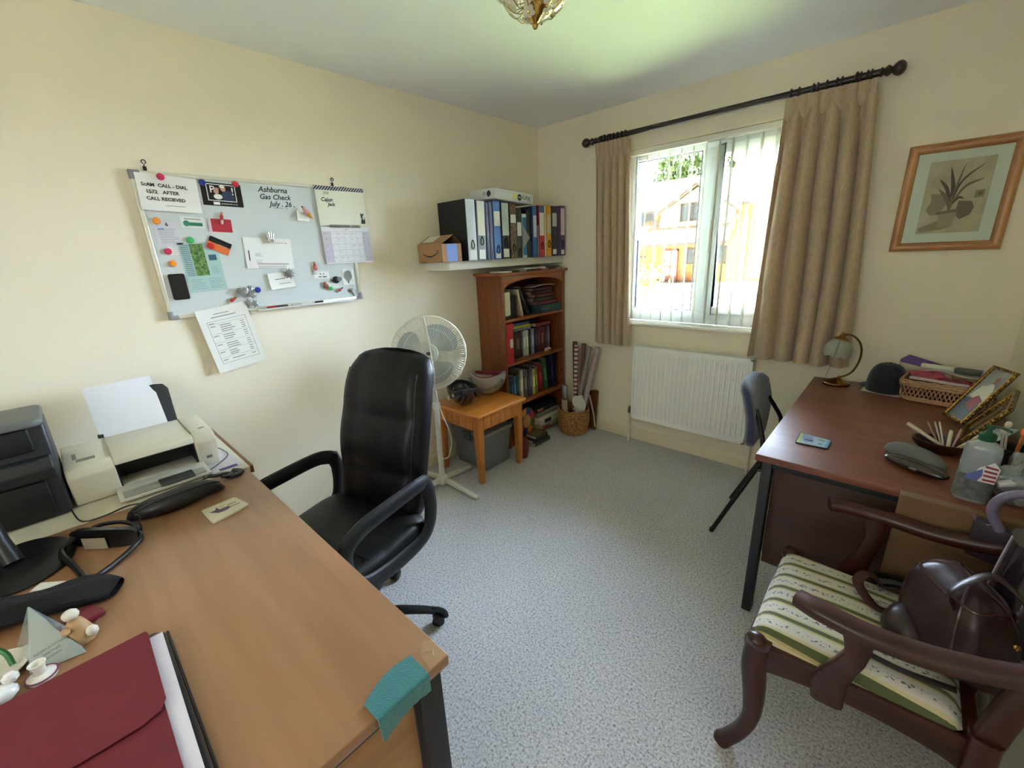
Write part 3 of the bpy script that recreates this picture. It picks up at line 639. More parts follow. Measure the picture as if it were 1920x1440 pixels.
# letter
s = Sheet('letter', 'white printed letter in middle of whiteboard under a hand magnet', 'letter', -2.146, 1.523, .215, .143, -3, .0145, PAPER, curl=.005)
s.rects([(-.093, -.089, -.035, .012)], INK, 'black_bar'); s.rects(lines(-.065, -.03, .0, 3, .006, .0014, 2) + lines(-.065, -.035, -.032, 2, .008, .0014, 3) + lines(-.062, .085, -.046, 2, .004, .0022, 4, .1) + lines(-.06, .08, -.058, 3, .005, .0016, 5, .1), M(120, 120, 124, .8))
s.rects([(.03, .07, .050, .0515)], M(90, 90, 90, .8)); s.txt('Ash', .075, .05, .008)
b = MB(); hx = .024; hy, hz = -2.130, 1.590
b.prism([(-.014, -.018), (.010, -.018), (.014, .002), (-.014, .002)], (hx, hy, hz), Y, Z, (.004, 0, 0))
for k, (a0, l) in enumerate(((-.012, .022), (-.0045, .029), (.003, .030), (.0105, .024))): b.tube([(hx + .002, hy + a0, hz), (hx + .002, hy + a0 + (k - 1.5) * .0035, hz + l)], [.0036, .0028], n=8)
b.tube([(hx + .002, hy - .010, hz - .012), (hx + .002, hy - .022, hz + .0), (hx + .002, hy - .029, hz + .007)], [.004, .0034, .0028], n=8)
tag(b.build('hand_magnet', M(190, 186, 172, .35, .7), loc=(hx, hy, hz)), 'silver open hand magnet on top of the printed letter', 'magnet')
s = Sheet('small_note', 'small curled white note under the printed letter', 'note', -2.117, 1.392, .118, .078, 4, .020, M(228, 228, 222, .8), curl=.012)
s.rects([(-.03, .02, .006, .009), (-.015, .04, -.017, -.0145)], M(110, 110, 112, .8))
def cutout(name, label, pts, c, mat, th=.004, cat='magnet'):
    b = MB(); b.prism(pts, c, Y, Z, (th, 0, 0)); o = b.build(name, mat, loc=c, bev=.0008, seg=1); return tag(o, label, cat)
pewter = M(128, 126, 122, .45, .6)
def splat(n, r0, r1, seed):
    r = random.Random(seed); return [((r0 if k % 2 else r1) * r.uniform(.85, 1.1) * math.cos(2 * PI * k / n), (r0 if k % 2 else r1) * r.uniform(.85, 1.1) * math.sin(2 * PI * k / n)) for k in range(n)]
cutout('leaf_magnet', 'pewter oak leaf magnet on the small curled note', splat(18, .015, .03, 4), (.0275, -2.077, 1.423), pewter)
# silver letters and heart
heart = [(.026 * math.sin(t) ** 3, .0016 * (13 * math.cos(t) - 5 * math.cos(2 * t) - 2 * math.cos(3 * t) - math.cos(4 * t))) for t in [2 * PI * k / 28 for k in range(28)]]
cutout('heart_magnet', 'silver heart magnet above the top edge of the printed form', heart, (.024, -2.303, 1.352), M(150, 150, 148, .4, .6), .006)
SIL = M(150, 150, 148, .4, .6)
SG = 'silver letter magnets'
for k, (yy, zz, ss, rt) in enumerate(((-2.270, 1.362, '#', 20), (-2.262, 1.335, 'a', -20), (-2.285, 1.300, '&', 10), (-2.262, 1.292, 'o', -30))):
    cutout('letter_magnet', ['topmost silver letter magnet right of the heart', 'second silver letter magnet below the topmost one', 'third silver letter magnet by the form corner', 'lowest silver letter magnet over the form corner'][k], splat(14, .012, .021, 20 + k), (.0245 + .0003 * k, yy, zz), SIL, .005)['group'] = SG
# fridge figures
def figure(name, label, y, z, tilt, parts, x=.018):
    a = math.radians(tilt); root = thing(name, label, 'magnet', (x, y, z))
    for pn, (dy, dz, ry, rz_), col in parts:
        c = Vector((x + .004, y + dy * math.cos(a) - dz * math.sin(a), z + dy * math.sin(a) + dz * math.cos(a)))
        R = Matrix.Rotation(a, 3, 'X'); MB().ball(c, (.0045, ry, rz_), 10, R=R).build(pn, M(*col, .45), root)
    return root
figure('santa_magnet', 'small red and white figure magnet above the red card', -2.318, 1.685, -12, [('head', (0, .018, .006, .007), (190, 150, 130)), ('body', (0, 0, .008, .014), (180, 50, 60)), ('legs', (.002, -.02, .006, .012), (205, 180, 170))])
figure('dog_magnet', 'small red and tan figure magnet left of the silver heart', -2.352, 1.318, -58, [('head', (0, .016, .006, .007), (120, 90, 60)), ('body', (0, 0, .008, .014), (180, 50, 50)), ('feet', (0, -.018, .005, .009), (190, 160, 110))])
figure('clown_magnet', 'red and white figure magnet above a small white card', -1.936, 1.447, 6, [('hat', (0, .022, .006, .008), (160, 110, 90)), ('body', (0, 0, .011, .018), (176, 70, 60)), ('feet', (-.004, -.026, .014, .012), (214, 208, 200))])
figure('teddy_magnet', 'brown bear figure magnet left of the small green magnet', -1.896, 1.345, 0, [('body', (0, 0, .017, .014), (120, 70, 52)), ('head', (-.004, .014, .010, .009), (150, 96, 74)), ('bow', (.010, .006, .006, .005), (190, 150, 140))])
figure('bird_magnet', 'small red and grey bird magnet in bottom right corner', -1.822, 1.318, -60, [('head', (0, .018, .005, .006), (110, 110, 110)), ('body', (0, 0, .008, .012), (180, 60, 60)), ('tail', (0, -.016, .004, .010), (120, 118, 116))])
# teapot magnet
root = thing('teapot_magnet', 'black teapot magnet at lower right of whiteboard', 'magnet', (.016, -1.833, 1.376))
MB().ball((.020, -1.833, 1.374), (.006, .021, .019), 14).build('body', BLACK, root)
MB().tube(arc((.020, -1.812, 1.378), .009, -100, 100, 10, Y, Z), .002, n=6).build('handle', BLACK, root)
MB().tube([(.02, -1.85, 1.368), (.02, -1.865, 1.376)], [.004, .002], n=6).build('spout', BLACK, root)
# ice cream magnet with paper
s = Sheet('receipt', 'small white receipt standing off the whiteboard behind the ice cream magnet', 'receipt', -1.955, 1.700, .058, .048, -4, .026, PAPER, curl=.004); s.rects(lines(-.024, .02, .018, 6, .0058, .0012, 6), GREYINK)
root = thing('ice_cream_magnet', 'ice cream cone magnet holding the small receipt', 'magnet', (.029, -1.935, 1.71))
dd = Vector((0, .62, -.78)); c0 = Vector((.034, -1.950, 1.738))
b = MB()
for k in range(4): b.ball(c0 + dd * (.006 + k * .008), (.007, .013 - abs(k - 1.5) * .002, .009), 10)
b.build('ice_cream', M(214, 160, 150, .5), root)
MB().lathe([(.012, .0), (.009, .012), (.001, .036)], c0 + dd * .030, ax=dd, n=12).build('cone', M(206, 150, 70, .6), root)
MB().ball(c0 - dd * .006, (.004, .005, .005), 8).build('cherry', M(120, 30, 34, .4), root)
# black phone
root = thing('mobile_phone', 'black touchscreen phone stuck low on left of whiteboard', 'phone', (.014, -2.540, 1.395))
MB().prism(rrect(.060, .110, .008), (.0138, -2.540, 1.395), Y, Z, (.008, 0, 0)).build('case', M(12, 11, 12, .35), root, bev=.0015)
MB().prism(rrect(.054, .103, .006), (.0218, -2.540, 1.395), Y, Z, (.0006, 0, 0)).build('screen', M(8, 7, 8, .15), root)
# white card w/ clown, tree card
s = Sheet('small_card', 'small white card with clown magnet on whiteboard', 'card', -1.905, 1.408, .080, .042, -3, .0145, M(228, 228, 226, .7)); s.rects([(-.02, .036, .017, .0185)], GREYINK); s.txt('In   a', -.012, .003, .012, bold=.0004); s.txt('rob  other', -.02, -.012, .011, bold=.0004)
s = Sheet('tree_card', 'white card with grey tree print in lower right of whiteboard', 'card', -1.758, 1.384, .068, .088, -3, .0148, M(224, 228, 224, .6), th=.002)
b = MB(); b.poly([s.P(.022 * math.cos(t * PI / 12) * (1 + .06 * math.sin(t * 5)), .008 + .028 * math.sin(t * PI / 12), .003) for t in range(24)]); b.build('printed_tree', M(128, 130, 122, .7), s.root, smooth=False); s.rects([(-.0018, .0018, -.035, -.015)], M(100, 100, 95, .7), 'printed_trunk', .003)
cutout('heart_blob_magnet', 'grey curved bean magnet beside the bottom right corner', [(-.024, .012), (-.012, .022), (.008, .020), (.020, .008), (.020, -.014), (.008, -.022), (0, -.012), (-.004, .0), (-.018, .002)], (.0150, -1.748, 1.298), pewter)
# wall calendar
cal = thing('wall_calendar', 'spiral bound calendar hanging over right edge of whiteboard', 'calendar', (.024, -1.735, 1.65))
b = MB(); b.slab(lambda u, v: (.024 + .006 * math.sin(PI * v) * .3, -1.873 + .272 * u, 1.656 + .180 * v), 6, 8, .0012); tp = b.build('top_page', M(226, 226, 206, .8), cal)
b = MB(); b.slab(lambda u, v: (.024 + .010 * (1 - v) ** 2 * u, -1.871 + .276 * u, 1.460 + .190 * v), 8, 8, .0015); bp = b.build('month_page', M(224, 223, 226, .8), cal)
def chev():
    m, n, p = _new('calendar_chevron'); t = n.nodes.new('ShaderNodeTexCoord'); mp = n.nodes.new('ShaderNodeMapping'); mp.inputs['Rotation'].default_value = (PI / 4, 0, 0); n.links.new(t.outputs['Object'], mp.inputs[0])
    w_ = n.nodes.new('ShaderNodeTexWave'); w_.bands_direction = 'Y'; w_.inputs['Scale'].default_value = 30; n.links.new(mp.outputs[0], w_.inputs['Vector']); cr = ramp(n, w_.outputs['Fac'], [(0.55, C(30, 28, 32)), (.62, C(190, 186, 190))]); n.links.new(cr.outputs[0], p.inputs['Base Color']); return m
MB().box(.0255, .0262, -1.876, -1.599, 1.832, 1.852).build('patterned_strip', chev(), cal, smooth=False)
text('2026', .017, (.0275, -1.835, 1.817), Y, Z, GREYINK, cal, align='LEFT', shear=.2); text('Cajun', .027, (.0275, -1.850, 1.785), Y, Z, INK, cal, align='LEFT', shear=.25, bold=.0005); text('Jack', .024, (.0275, -1.815, 1.762), Y, Z, INK, cal, align='LEFT', shear=.25, bold=.0005)
b = MB(); b.prism([(0, 0), (.026, 0), (.026, .03), (.02, .04), (.022, .056), (.016, .05), (.010, .05), (.002, .056), (.002, .036), (.008, .03)], (.0270, -1.638, 1.669), Y, Z, (.0004, 0, 0)); k_ = b.build('printed_cat', M(24, 24, 26, .6), cal, smooth=False)
MB().box(.0275, .0278, -1.625, -1.616, 1.69, 1.712).build('printed_white_patch', M(220, 218, 214, .6), k_, smooth=False)
b = MB()
for k in range(22): yy = -1.822 + k * .0082; b.tube(arc((.0245, yy, 1.6535), .0075, 0, 360, 10, X, Z)[:-1], .0011, n=5, closed=True)
b.build('spiral_binding', M(50, 50, 54, .4, .5), cal)
def PX(yy, zz): u = (yy + 1.871) / .276; v = (zz - 1.460) / .190; return .024 + .010 * (1 - v) ** 2 * u
b = MB()
def mrect(b, y0, y1, z0, z1, l=.0012): b.poly([(PX(y0, z0) + l, y0, z0), (PX(y1, z0) + l, y1, z0), (PX(y1, z1) + l, y1, z1), (PX(y0, z1) + l, y0, z1)])
mrect(b, -1.866, -1.825, 1.468, 1.625); b.build('weekend_column', M(196, 194, 204, .8), cal, smooth=False); b = MB(); mrect(b, -1.64, -1.600, 1.468, 1.625); b.build('weekend_column', M(196, 194, 204, .8), cal, smooth=False)
b = MB()
for k in range(8): yy = -1.866 + k * .0379; mrect(b, yy - .0004, yy + .0004, 1.468, 1.63, .0018)
for k in range(6): zz = 1.468 + k * .0314; mrect(b, -1.866, -1.60, zz - .0004, zz + .0004, .0018)
rr = random.Random(5)
for r_ in range(5):
    for c_ in range(7):
        if rr.random() < .8: yy = -1.862 + c_ * .0379; zz = 1.49 + r_ * .0314; mrect(b, yy, yy + rr.uniform(.003, .02), zz - .001, zz + .0012, .002)
b.build('printed_grid', M(150, 150, 158, .8), cal, smooth=False)
text('July', .012, (PX(-1.733, 1.64) + .002, -1.733, 1.638), Y, Z, GREYINK, cal)
# big form hanging below the board
s = Sheet('printed_form', 'A4 printed form hanging below the whiteboard from silver magnets', 'paper', -2.388, 1.148, .212, .298, 7, .021, M(228, 227, 218, .8), curl=.010)
L = [(-.078, .085, .088, .0892), (-.078, .085, -.112, -.1108), (-.078, -.0768, -.112, .089), (.0838, .085, -.112, .089)]
for zz in (.075, .028, -.012, -.05, -.085): L.append((-.078, .085, zz, zz + .0007))
s.rects(L, M(90, 90, 90, .8), 'table_rules')
r = random.Random(11); L = [(-.04, .025, .118, .1205), (-.055, .05, .104, .107)]
for zz in (.064, .054, .044, .035, .018, .008, -.002, -.024, -.034, -.044, -.060, -.070, -.078, -.098):
    L.append((-.032, .0 + r.uniform(0, .03), zz, zz + .0028)); L.append((.056, .072, zz, zz + .0025))
for zz in (.078, .064, .018, -.024, -.060, -.098): L.append((-.072, -.05, zz, zz + .0028))
s.rects(L, M(100, 100, 102, .8))
# pens on the ledge
def pen(y0, y1, z, body, cap, label, x=.034):
    root = thing('marker_pen', label, 'pen', (x, y0, z), group='marker pens on the whiteboard ledge')
    ym = y0 + (y1 - y0) * .45; MB().tube([(x, y0, z), (x, y0 + .004, z), (x, ym, z)], [.004, .0065, .0065], n=12).build('cap', M(*cap, .35), root)
    MB().tube([(x, ym, z), (x, y1 - .003, z), (x, y1, z)], [.0060, .0060, .004], n=12).build('barrel', M(*body, .35), root)
pen(-2.215, -2.115, BZ0 + .0083, (20, 18, 22), (176, 34, 52), 'marker pen with red cap on whiteboard ledge'); pen(-2.095, -1.99, BZ0 + .0083, (214, 212, 204), (190, 190, 182), 'plain white marker pen on the whiteboard ledge'); pen(-1.975, -1.88, BZ0 + .0083, (232, 232, 228), (28, 28, 30), 'white marker pen with black cap on whiteboard ledge')
# ================================================================== white shelf, files, bookcase
SHZ = 1.438
tag(MB().box(.0, .24, -1.204, -.002, 1.386, SHZ).build('wall_shelf', M(226, 226, 214, .4), loc=(.12, -.6, 1.386), bev=.0015), 'thick white floating shelf on the left wall near the corner', 'shelf')
FG = 'lever arch files on the white shelf'
def lever(label, y0, y1, top, spine, sides, labz=None, labcol=(226, 226, 220), ring=None, lean=0.0, xf=.282, d=.270, hole=True, name='lever_arch_file', low=None, extra=None):
    t = y1 - y0; h = top - SHZ; root = thing(name, label, 'file', (xf, (y0 + y1) / 2, SHZ + .0005), group=FG); root.rotation_euler = (lean, 0, 0)
    b = MB(); b.box(-d, 0, -t / 2, -t / 2 + .0025, 0, h); b.box(-d, 0, t / 2 - .0025, t / 2, 0, h)
    b.build('cover_board', M(*sides, .5), root, world=False, smooth=False)
    prof = [(-t / 2, 0), (t / 2, 0), (t / 2, h), (-t / 2, h)]
    b = MB(); b.prism([(0, -t / 2), (.002, -t / 2 + .001), (.0035, 0), (.002, t / 2 - .001), (0, t / 2), (-.003, t / 2), (-.003, -t / 2)], (0, 0, 0), X, Y, (0, 0, h)); b.build('spine', M(*spine, .4), root, world=False, ang=50)
    MB().box(-d + .02, -.012, -t / 2 + .006, t / 2 - .006, .006, h * .93).build('paper_block', PAPER, root, world=False, smooth=False)
    if labz: MB().box(.0036, .0044, -t / 2 + .006, t / 2 - .006, labz[0] * h, labz[1] * h).build('spine_label', M(*labcol, .7), root, world=False, smooth=False)
    if low: MB().box(.0036, .0044, -t / 2 + .010, t / 2 - .012, low[0] * h, low[1] * h).build('spine_label', M(226, 226, 224, .7), root, world=False, smooth=False)
    if extra:
        for z0, z1, col in extra: MB().box(.0036, .0042, -t / 2 + .003, t / 2 - .003, z0 * h, z1 * h).build('spine_band', M(*col, .5), root, world=False, smooth=False)
    if ring is not None:
        zc = ring * h; b = MB(); pts = [(.006, 0 + .012 * math.sin(a) * (1 - .35 * math.cos(a)), zc + .026 * math.cos(a)) for a in [2 * PI * k / 20 for k in range(20)]]
        b.tube(pts, .0028, n=6, closed=True); b.build('finger_ring', M(24, 24, 26, .3, .6), root, world=False)
    return root
BK = (16, 16, 17)
lever('grey spined lever arch file, leftmost on the white shelf, with big black side', -1.072, -.996, 1.803, (186, 190, 188), BK, None, ring=.27, low=(.02, .17))
lever('grey lever arch file with long cream label, second from left on the shelf', -.990, -.917, 1.800, (120, 126, 128), BK, (.42, .985), (218, 216, 202), ring=.33, low=(.02, .18), lean=-.02)
lever('slim navy folder squeezed between the cream labelled file and the blue file', -.908, -.880, 1.79, (22, 28, 60), (20, 24, 50), name='ring_binder')
lever('slim dark purple folder left of the blue file', -.876, -.845, 1.795, (46, 40, 66), (30, 28, 46), name='ring_binder')
lever('bright blue lever arch file with white label on the shelf', -.838, -.770, 1.803, (44, 100, 178), (24, 24, 40), (.58, .83), ring=.17, low=(.02, .11))
lever('black file left of the brown marbled file, with tall pale green label', -.762, -.686, 1.800, (50, 52, 56), BK, (.42, .985), (190, 202, 198), ring=.30, low=(.03, .18))
def marble(name):
    m, n, p = _new(name); t = n.nodes.new('ShaderNodeTexCoord'); v = n.nodes.new('ShaderNodeTexNoise'); v.inputs['Scale'].default_value = 60; v.inputs['Distortion'].default_value = 2
    n.links.new(t.outputs['Object'], v.inputs['Vector']); cr = ramp(n, v.outputs[0], [(.4, C(60, 42, 30)), (.6, C(140, 112, 84))]); n.links.new(cr.outputs[0], p.inputs['Base Color']); return m
r_ = lever('brown marbled lever arch file in the middle of the shelf', -.676, -.612, 1.797, (100, 78, 58), BK, (.65, .80), ring=.20)
[c for c in r_.children if c.name.startswith('spine')][0].data.materials[0] = marble('brown_marble')
lever('dark grey file with white label right of the brown marbled one', -.604, -.548, 1.770, (58, 60, 60), BK, (.45, .72), ring=.12, xf=.275)
lever('narrow white and blue manual standing between dark grey files', -.540, -.492, 1.735, (200, 214, 224), (180, 190, 200), None, xf=.272, name='ring_binder', extra=[(.06, .92, (44, 110, 156))])
lever('plain dark grey box file left of the blue and white one', -.486, -.440, 1.762, (52, 56, 58), BK, None, xf=.268, name='ring_binder')
lever('blue file with white label under the right end of the paper box', -.435, -.388, 1.790, (60, 104, 156), (40, 60, 90), (.40, .82), (206, 214, 226))
lever('thin grey folder left of the red file', -.380, -.368, 1.66, (130, 132, 136), (110, 112, 116), None, name='ring_binder')
lever('red lever arch file with white label on the shelf', -.362, -.300, 1.797, (188, 52, 62), (110, 24, 40), (.42, .86), ring=.22, extra=[(.87, .985, (70, 110, 150))])
lever('thin cream folder between the red and the yellow file', -.296, -.278, 1.798, (222, 208, 178), (200, 190, 160), None, name='ring_binder')
lever('yellow lever arch file with pale label on the shelf', -.274, -.216, 1.802, (222, 156, 30), (160, 110, 20), (.45, .82), (206, 196, 160), ring=.25)
lever('black file with short grey label right of the yellow file', -.208, -.142, 1.800, (42, 36, 48), (34, 26, 50), (.60, .86), (190, 188, 186), low=(.04, .14))
lever('thin dark purple folder between black file and rightmost file', -.138, -.104, 1.802, (54, 34, 84), (40, 26, 66), None, name='ring_binder')
lever('purple lever arch file with long pink label, rightmost on the shelf', -.100, -.040, 1.806, (82, 58, 100), (50, 34, 78), (.42, .95), (214, 196, 208), ring=.24, low=(.03, .12))
MB_ = MB(); MB_.prism([(0, .0), (.055, .075), (0, .155)], (.292, -.552, 1.50), (.25, .97, 0), Z, (.0012, 0, 0))
tag(MB_.build('loose_paper', M(150, 148, 144, .7), loc=(.292, -.552, 1.50), smooth=False), 'grey corner of a loose paper poking out between the files', 'paper')
# white flat box on the files
px = thing('paper_box', 'shallow white cardboard box lying on top of the files', 'box', (.18, -.64, 1.809)); px.rotation_euler = (-.052, .02, .0)
CARD_W = M(214, 216, 214, .6)
MB().box(-.12, .125, -.19, .19, 0, .065).build('box_body', CARD_W, px, world=False, bev=.002)
t_ = text('Vary', .05, (0, 0, 0), X, Y, M(50, 52, 54, .6), px); t_.matrix_local = Matrix(((0, 0, 1, .1256), (-1, 0, 0, .115), (0, -1, 0, .030), (0, 0, 0, 1)))
b = MB(); b.lathe([(0, 0), (.021, 0), (.021, .0006), (0, .0006)], (.1252, .045, .030), ax=(1, 0, 0), n=20); lg = b.build('round_logo', M(52, 54, 56, .6), px, world=False, smooth=False)
MB().box(.1259, .1262, .030, .060, .027, .033).build('logo_stripe', M(200, 202, 200, .6), lg, world=False, smooth=False)
b = MB(); b.lathe([(0, 0), (.016, 0), (.016, .0006), (0, .0006)], (.1252, -.005, .032), ax=(1, 0, 0), n=9); b.build('yellow_sticker', M(222, 214, 60, .6), px, world=False, smooth=False)
b = MB(); b.lathe([(0, 0), (.019, 0), (.019, .0006), (0, .0006)], (.065, -.1902, .034), ax=(0, -1, 0), n=20); b.build('round_logo', M(48, 48, 50, .6), px, world=False, smooth=False)
t_ = text('EJF', .026, (0, 0, 0), X, Y, M(96, 92, 90, .7), px); t_.matrix_local = Matrix(((-1, 0, 0, .02), (0, 0, -1, -.1905), (0, -1, 0, .036), (0, 0, 0, 1)))
MB().box(-.1195, .1245, -.1895, .1895, .065, .066).build('lid_seam', M(150, 150, 148, .7), px, world=False, smooth=False)
# parcel box
CARD = M(158, 122, 84, .75, var=.05, vs=20); am = thing('parcel_box', 'open brown cardboard parcel box with smile arrow overhanging left end of shelf', 'box', (.15, -1.19, SHZ + .0005))
b = MB(); x0, x1, y0, y1, z0, z1 = .030, .270, -1.272, -1.118, SHZ + .001, 1.545; t = .003
b.box(x0, x1, y0, y0 + t, z0, z1); b.box(x0, x1, y1 - t, y1, z0, z1); b.box(x0, x0 + t, y0, y1, z0, z1); b.box(x1 - t, x1, y0, y1, z0, z1); b.box(x0, x1, y0, y1, z0, z0 + t); b.build('box_body', CARD, am, bev=.001)
b = MB(); b.prism([(0, 0), (.090, .050), (.090, .053), (0, .003)], (x0, y0, z1), Y, Z, (x1 - x0, 0, 0)); fl_ = b.build('flap', CARD, am, smooth=False)
b = MB(); b.prism([(.02, .0125), (.085, .0487), (.085, .0495), (.02, .0133)], (x0 + .02, y0, z1 + .0015), Y, Z, (.11, 0, 0)); b.build('address_label', M(206, 202, 192, .6), fl_, smooth=False)
b = MB(); b.prism([(0, 0), (-.055, .045), (-.056, .047), (-.002, .003)], (x0, y1, z1), Y, Z, (x1 - x0, 0, 0)); b.build('flap', M(110, 78, 54, .8), am, smooth=False)
MB().box(x1 + .0002, x1 + .0008, -1.235, -1.155, z0 + .001, z1 - .001).build('blue_tape', M(96, 124, 196, .35), am, smooth=False)
b = MB(); b.tube([(x0 + .045 + .15 * k / 10, y0 - .0004, 1.493 - .022 * (1 - (2 * k / 10 - 1) ** 2) + .004 * k / 10) for k in range(11)], [(.0025 + .002 * math.sin(PI * k / 10), .0004) for k in range(11)], n=6, up=(0, 1, 0)); b.tube([(x0 + .18, y0 - .0004, 1.507), (x0 + .205, y0 - .0004, 1.506), (x0 + .204, y0 - .0004, 1.485)], (.0022, .0004), n=6, up=(0, 1, 0))
b.build('smile_logo', M(34, 26, 24, .6), am)

# ---- bookcase
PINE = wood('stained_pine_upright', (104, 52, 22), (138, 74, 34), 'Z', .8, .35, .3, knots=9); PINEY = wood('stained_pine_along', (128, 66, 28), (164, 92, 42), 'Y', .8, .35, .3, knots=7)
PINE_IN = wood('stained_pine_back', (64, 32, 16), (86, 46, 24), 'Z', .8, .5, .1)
bc = thing('bookcase', 'tall stained pine bookcase with arched top rail in the corner', 'bookcase', (.135, -.405, 0))
for nm, ya, yb in (('side_panel', -.770, -.750), ('side_panel', -.058, -.038)): MB().box(.004, .270, ya, yb, 0, 1.322).build(nm, PINE, bc, bev=.003)
b = MB(); b.prism([(.0, 0), (.292, 0), (.296, .006), (.292, .020), (0, .020)], (0, -.792, 1.322), X, Z, (0, .774, 0)); b.build('top_board', PINEY, bc, bev=.002)
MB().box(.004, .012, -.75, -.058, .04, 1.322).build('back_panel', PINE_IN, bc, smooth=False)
pts = [(-.75, 1.322), (-.058, 1.322), (-.058, 1.225)] + [(-.404 + .346 * math.cos(math.radians(a)), 1.225 + .065 * math.sin(math.radians(a))) for a in range(10, 171, 10)] + [(-.75, 1.225)]
b = MB(); b.prism(pts, (.252, 0, 0), Y, Z, (.018, 0, 0)); b.build('arched_rail', PINEY, bc, bev=.002, ang=50)
SH = [1.010, .680, .344, .045]
for z in SH: MB().box(.012, .266, -.75, -.058, z - .020, z).build('shelf', PINEY, bc, bev=.002)
MB().box(.24, .255, -.75, -.058, 0, .028).build('plinth', PINEY, bc, bev=.002)

# ---- books
BPG = 'books in the pine bookcase'
def book(label, y0, y1, z0, h, col, lean=0.0, xf=.20, d=.14, hard=True, group=BPG, cat='book', name='book', title=None):
    t = y1 - y0; root = thing(name, label, cat, (xf, (y0 + y1) / 2, z0 + .0004 + abs(math.sin(lean)) * t / 2), group=group); root.rotation_euler = (lean, 0, 0)
    c = .0022 if hard else .0008
    b = MB(); b.box(-d, -.002, -t / 2, -t / 2 + c, 0, h); b.box(-d, -.002, t / 2 - c, t / 2, 0, h)
    b.prism([(-.004, -t / 2), (0, -t / 2 + .001), (.002, 0), (0, t / 2 - .001), (-.004, t / 2)], (0, 0, 0), X, Y, (0, 0, h)); b.build('cover', M(*col, .45, var=.06, vs=30), root, world=False, smooth=False)
    MB().box(-d + .004, -.004, -t / 2 + c, t / 2 - c, .003, h - .004).build('pages', M(206, 198, 176, .8), root, world=False, smooth=False)
    if title: MB().box(.0016, .0024, -t * .22, t * .22, h * title[0], h * title[1]).build('spine_title', M(*title[2], .6), root, world=False, smooth=False)
    return root
def flat(label, y0, y1, z0, z1, col, xf=.21, d=.15, group=BPG, name='book', cat='book', rz=0.0, title=None, pages=(200, 192, 170)):
    L = y1 - y0; t = z1 - z0; root = thing(name, label, cat, (xf - d / 2, (y0 + y1) / 2, z0 + .0004), rz, group=group)
    b = MB(); b.box(-d / 2, d / 2, -L / 2, L / 2, 0, .0015); b.box(-d / 2, d / 2, -L / 2, L / 2, t - .0015, t); b.box(d / 2 - .002, d / 2, -L / 2, L / 2, 0, t); b.build('cover', M(*col, .45, var=.05, vs=30), root, world=False, smooth=False)
    MB().box(-d / 2 + .003, d / 2 - .002, -L / 2 + .003, L / 2 - .003, .0015, t - .0015).build('pages', M(*pages, .8), root, world=False, smooth=False)
    if title: MB().box(d / 2, d / 2 + .0006, L * title[0], L * title[1], t * .3, t * .7).build('spine_title', M(*title[2], .6), root, world=False, smooth=False)
    return root
z = SH[0]
book('cream album with dark green ends at left of the top bookcase shelf', -.742, -.668, z, .215, (38, 52, 44), xf=.245, d=.19, cat='album', name='photo_album', title=(.12, .88, (214, 216, 190)))
MB().box(.2466, .2482, -.742 + .006, -.668 - .004, z + .03, z + .195).build('pale_spine', M(216, 218, 192, .5), bpy.data.objects['photo_album'])
book('black album beside the cream one on the top bookcase shelf', -.660, -.590, z, .165, (10, 10, 11), xf=.235, d=.18, cat='album', name='photo_album')
book('tan paper sheaf leaning left on the top bookcase shelf', -.520, -.500, z, .205, (190, 168, 146), lean=.24, xf=.225, d=.17, hard=False, cat='folder', name='paper_folder')
book('dark grey album leaning left over the tan papers', -.448, -.428, z + .004, .235, (46, 48, 48), lean=.46, xf=.22, d=.17, cat='album', name='photo_album')
book('dark green thin album leaning, rightmost of the leaning ones', -.418, -.402, z + .006, .24, (30, 40, 36), lean=.50, xf=.205, d=.15, cat='album', name='photo_album')
SG2 = 'flat stack of albums on the top bookcase shelf'
for k, (a0, a1, z0_, z1_, col, lb) in enumerate([(-.330, -.066, 0, .060, (34, 64, 70), 'teal box file at bottom of the flat stack'), (-.345, -.090, .0605, .088, (110, 30, 52), 'crimson album second from bottom of the flat stack'), (-.38, -.12, .0885, .118, (18, 20, 22), 'black album in middle of the flat stack'), (-.36, -.10, .1185, .146, (84, 26, 36), 'dark red album above the black one in the stack'), (-.40, -.13, .1465, .170, (60, 24, 30), 'brown red album near the top of the flat stack'), (-.37, -.12, .1705, .192, (72, 30, 38), 'dark maroon album topmost under loose papers')]):
    flat(lb, a0, a1, z + z0_, z + z1_, col, xf=.262 if k == 0 else .235 - .004 * k, d=.19, group=SG2, cat='album', name='photo_album', pages=(120, 100, 90) if k else col)
text('PHOTO ALBUM', .014, (.2626, -.275, z + .03), Y, Z, M(170, 190, 196, .6), [o for o in bpy.data.objects if o.get('label') == 'teal box file at bottom of the flat stack'][0])
b = MB(); b.slab(lambda u, v: (.07 + .15 * u, -.36 + .26 * v, z + .199 + .012 * math.sin(v * 3) + .006 * u), 4, 10, .004); tag(b.build('loose_paper', M(190, 182, 168, .8), loc=(.15, -.25, z + .2)), 'sheaf of loose papers on top of the album stack', 'paper')
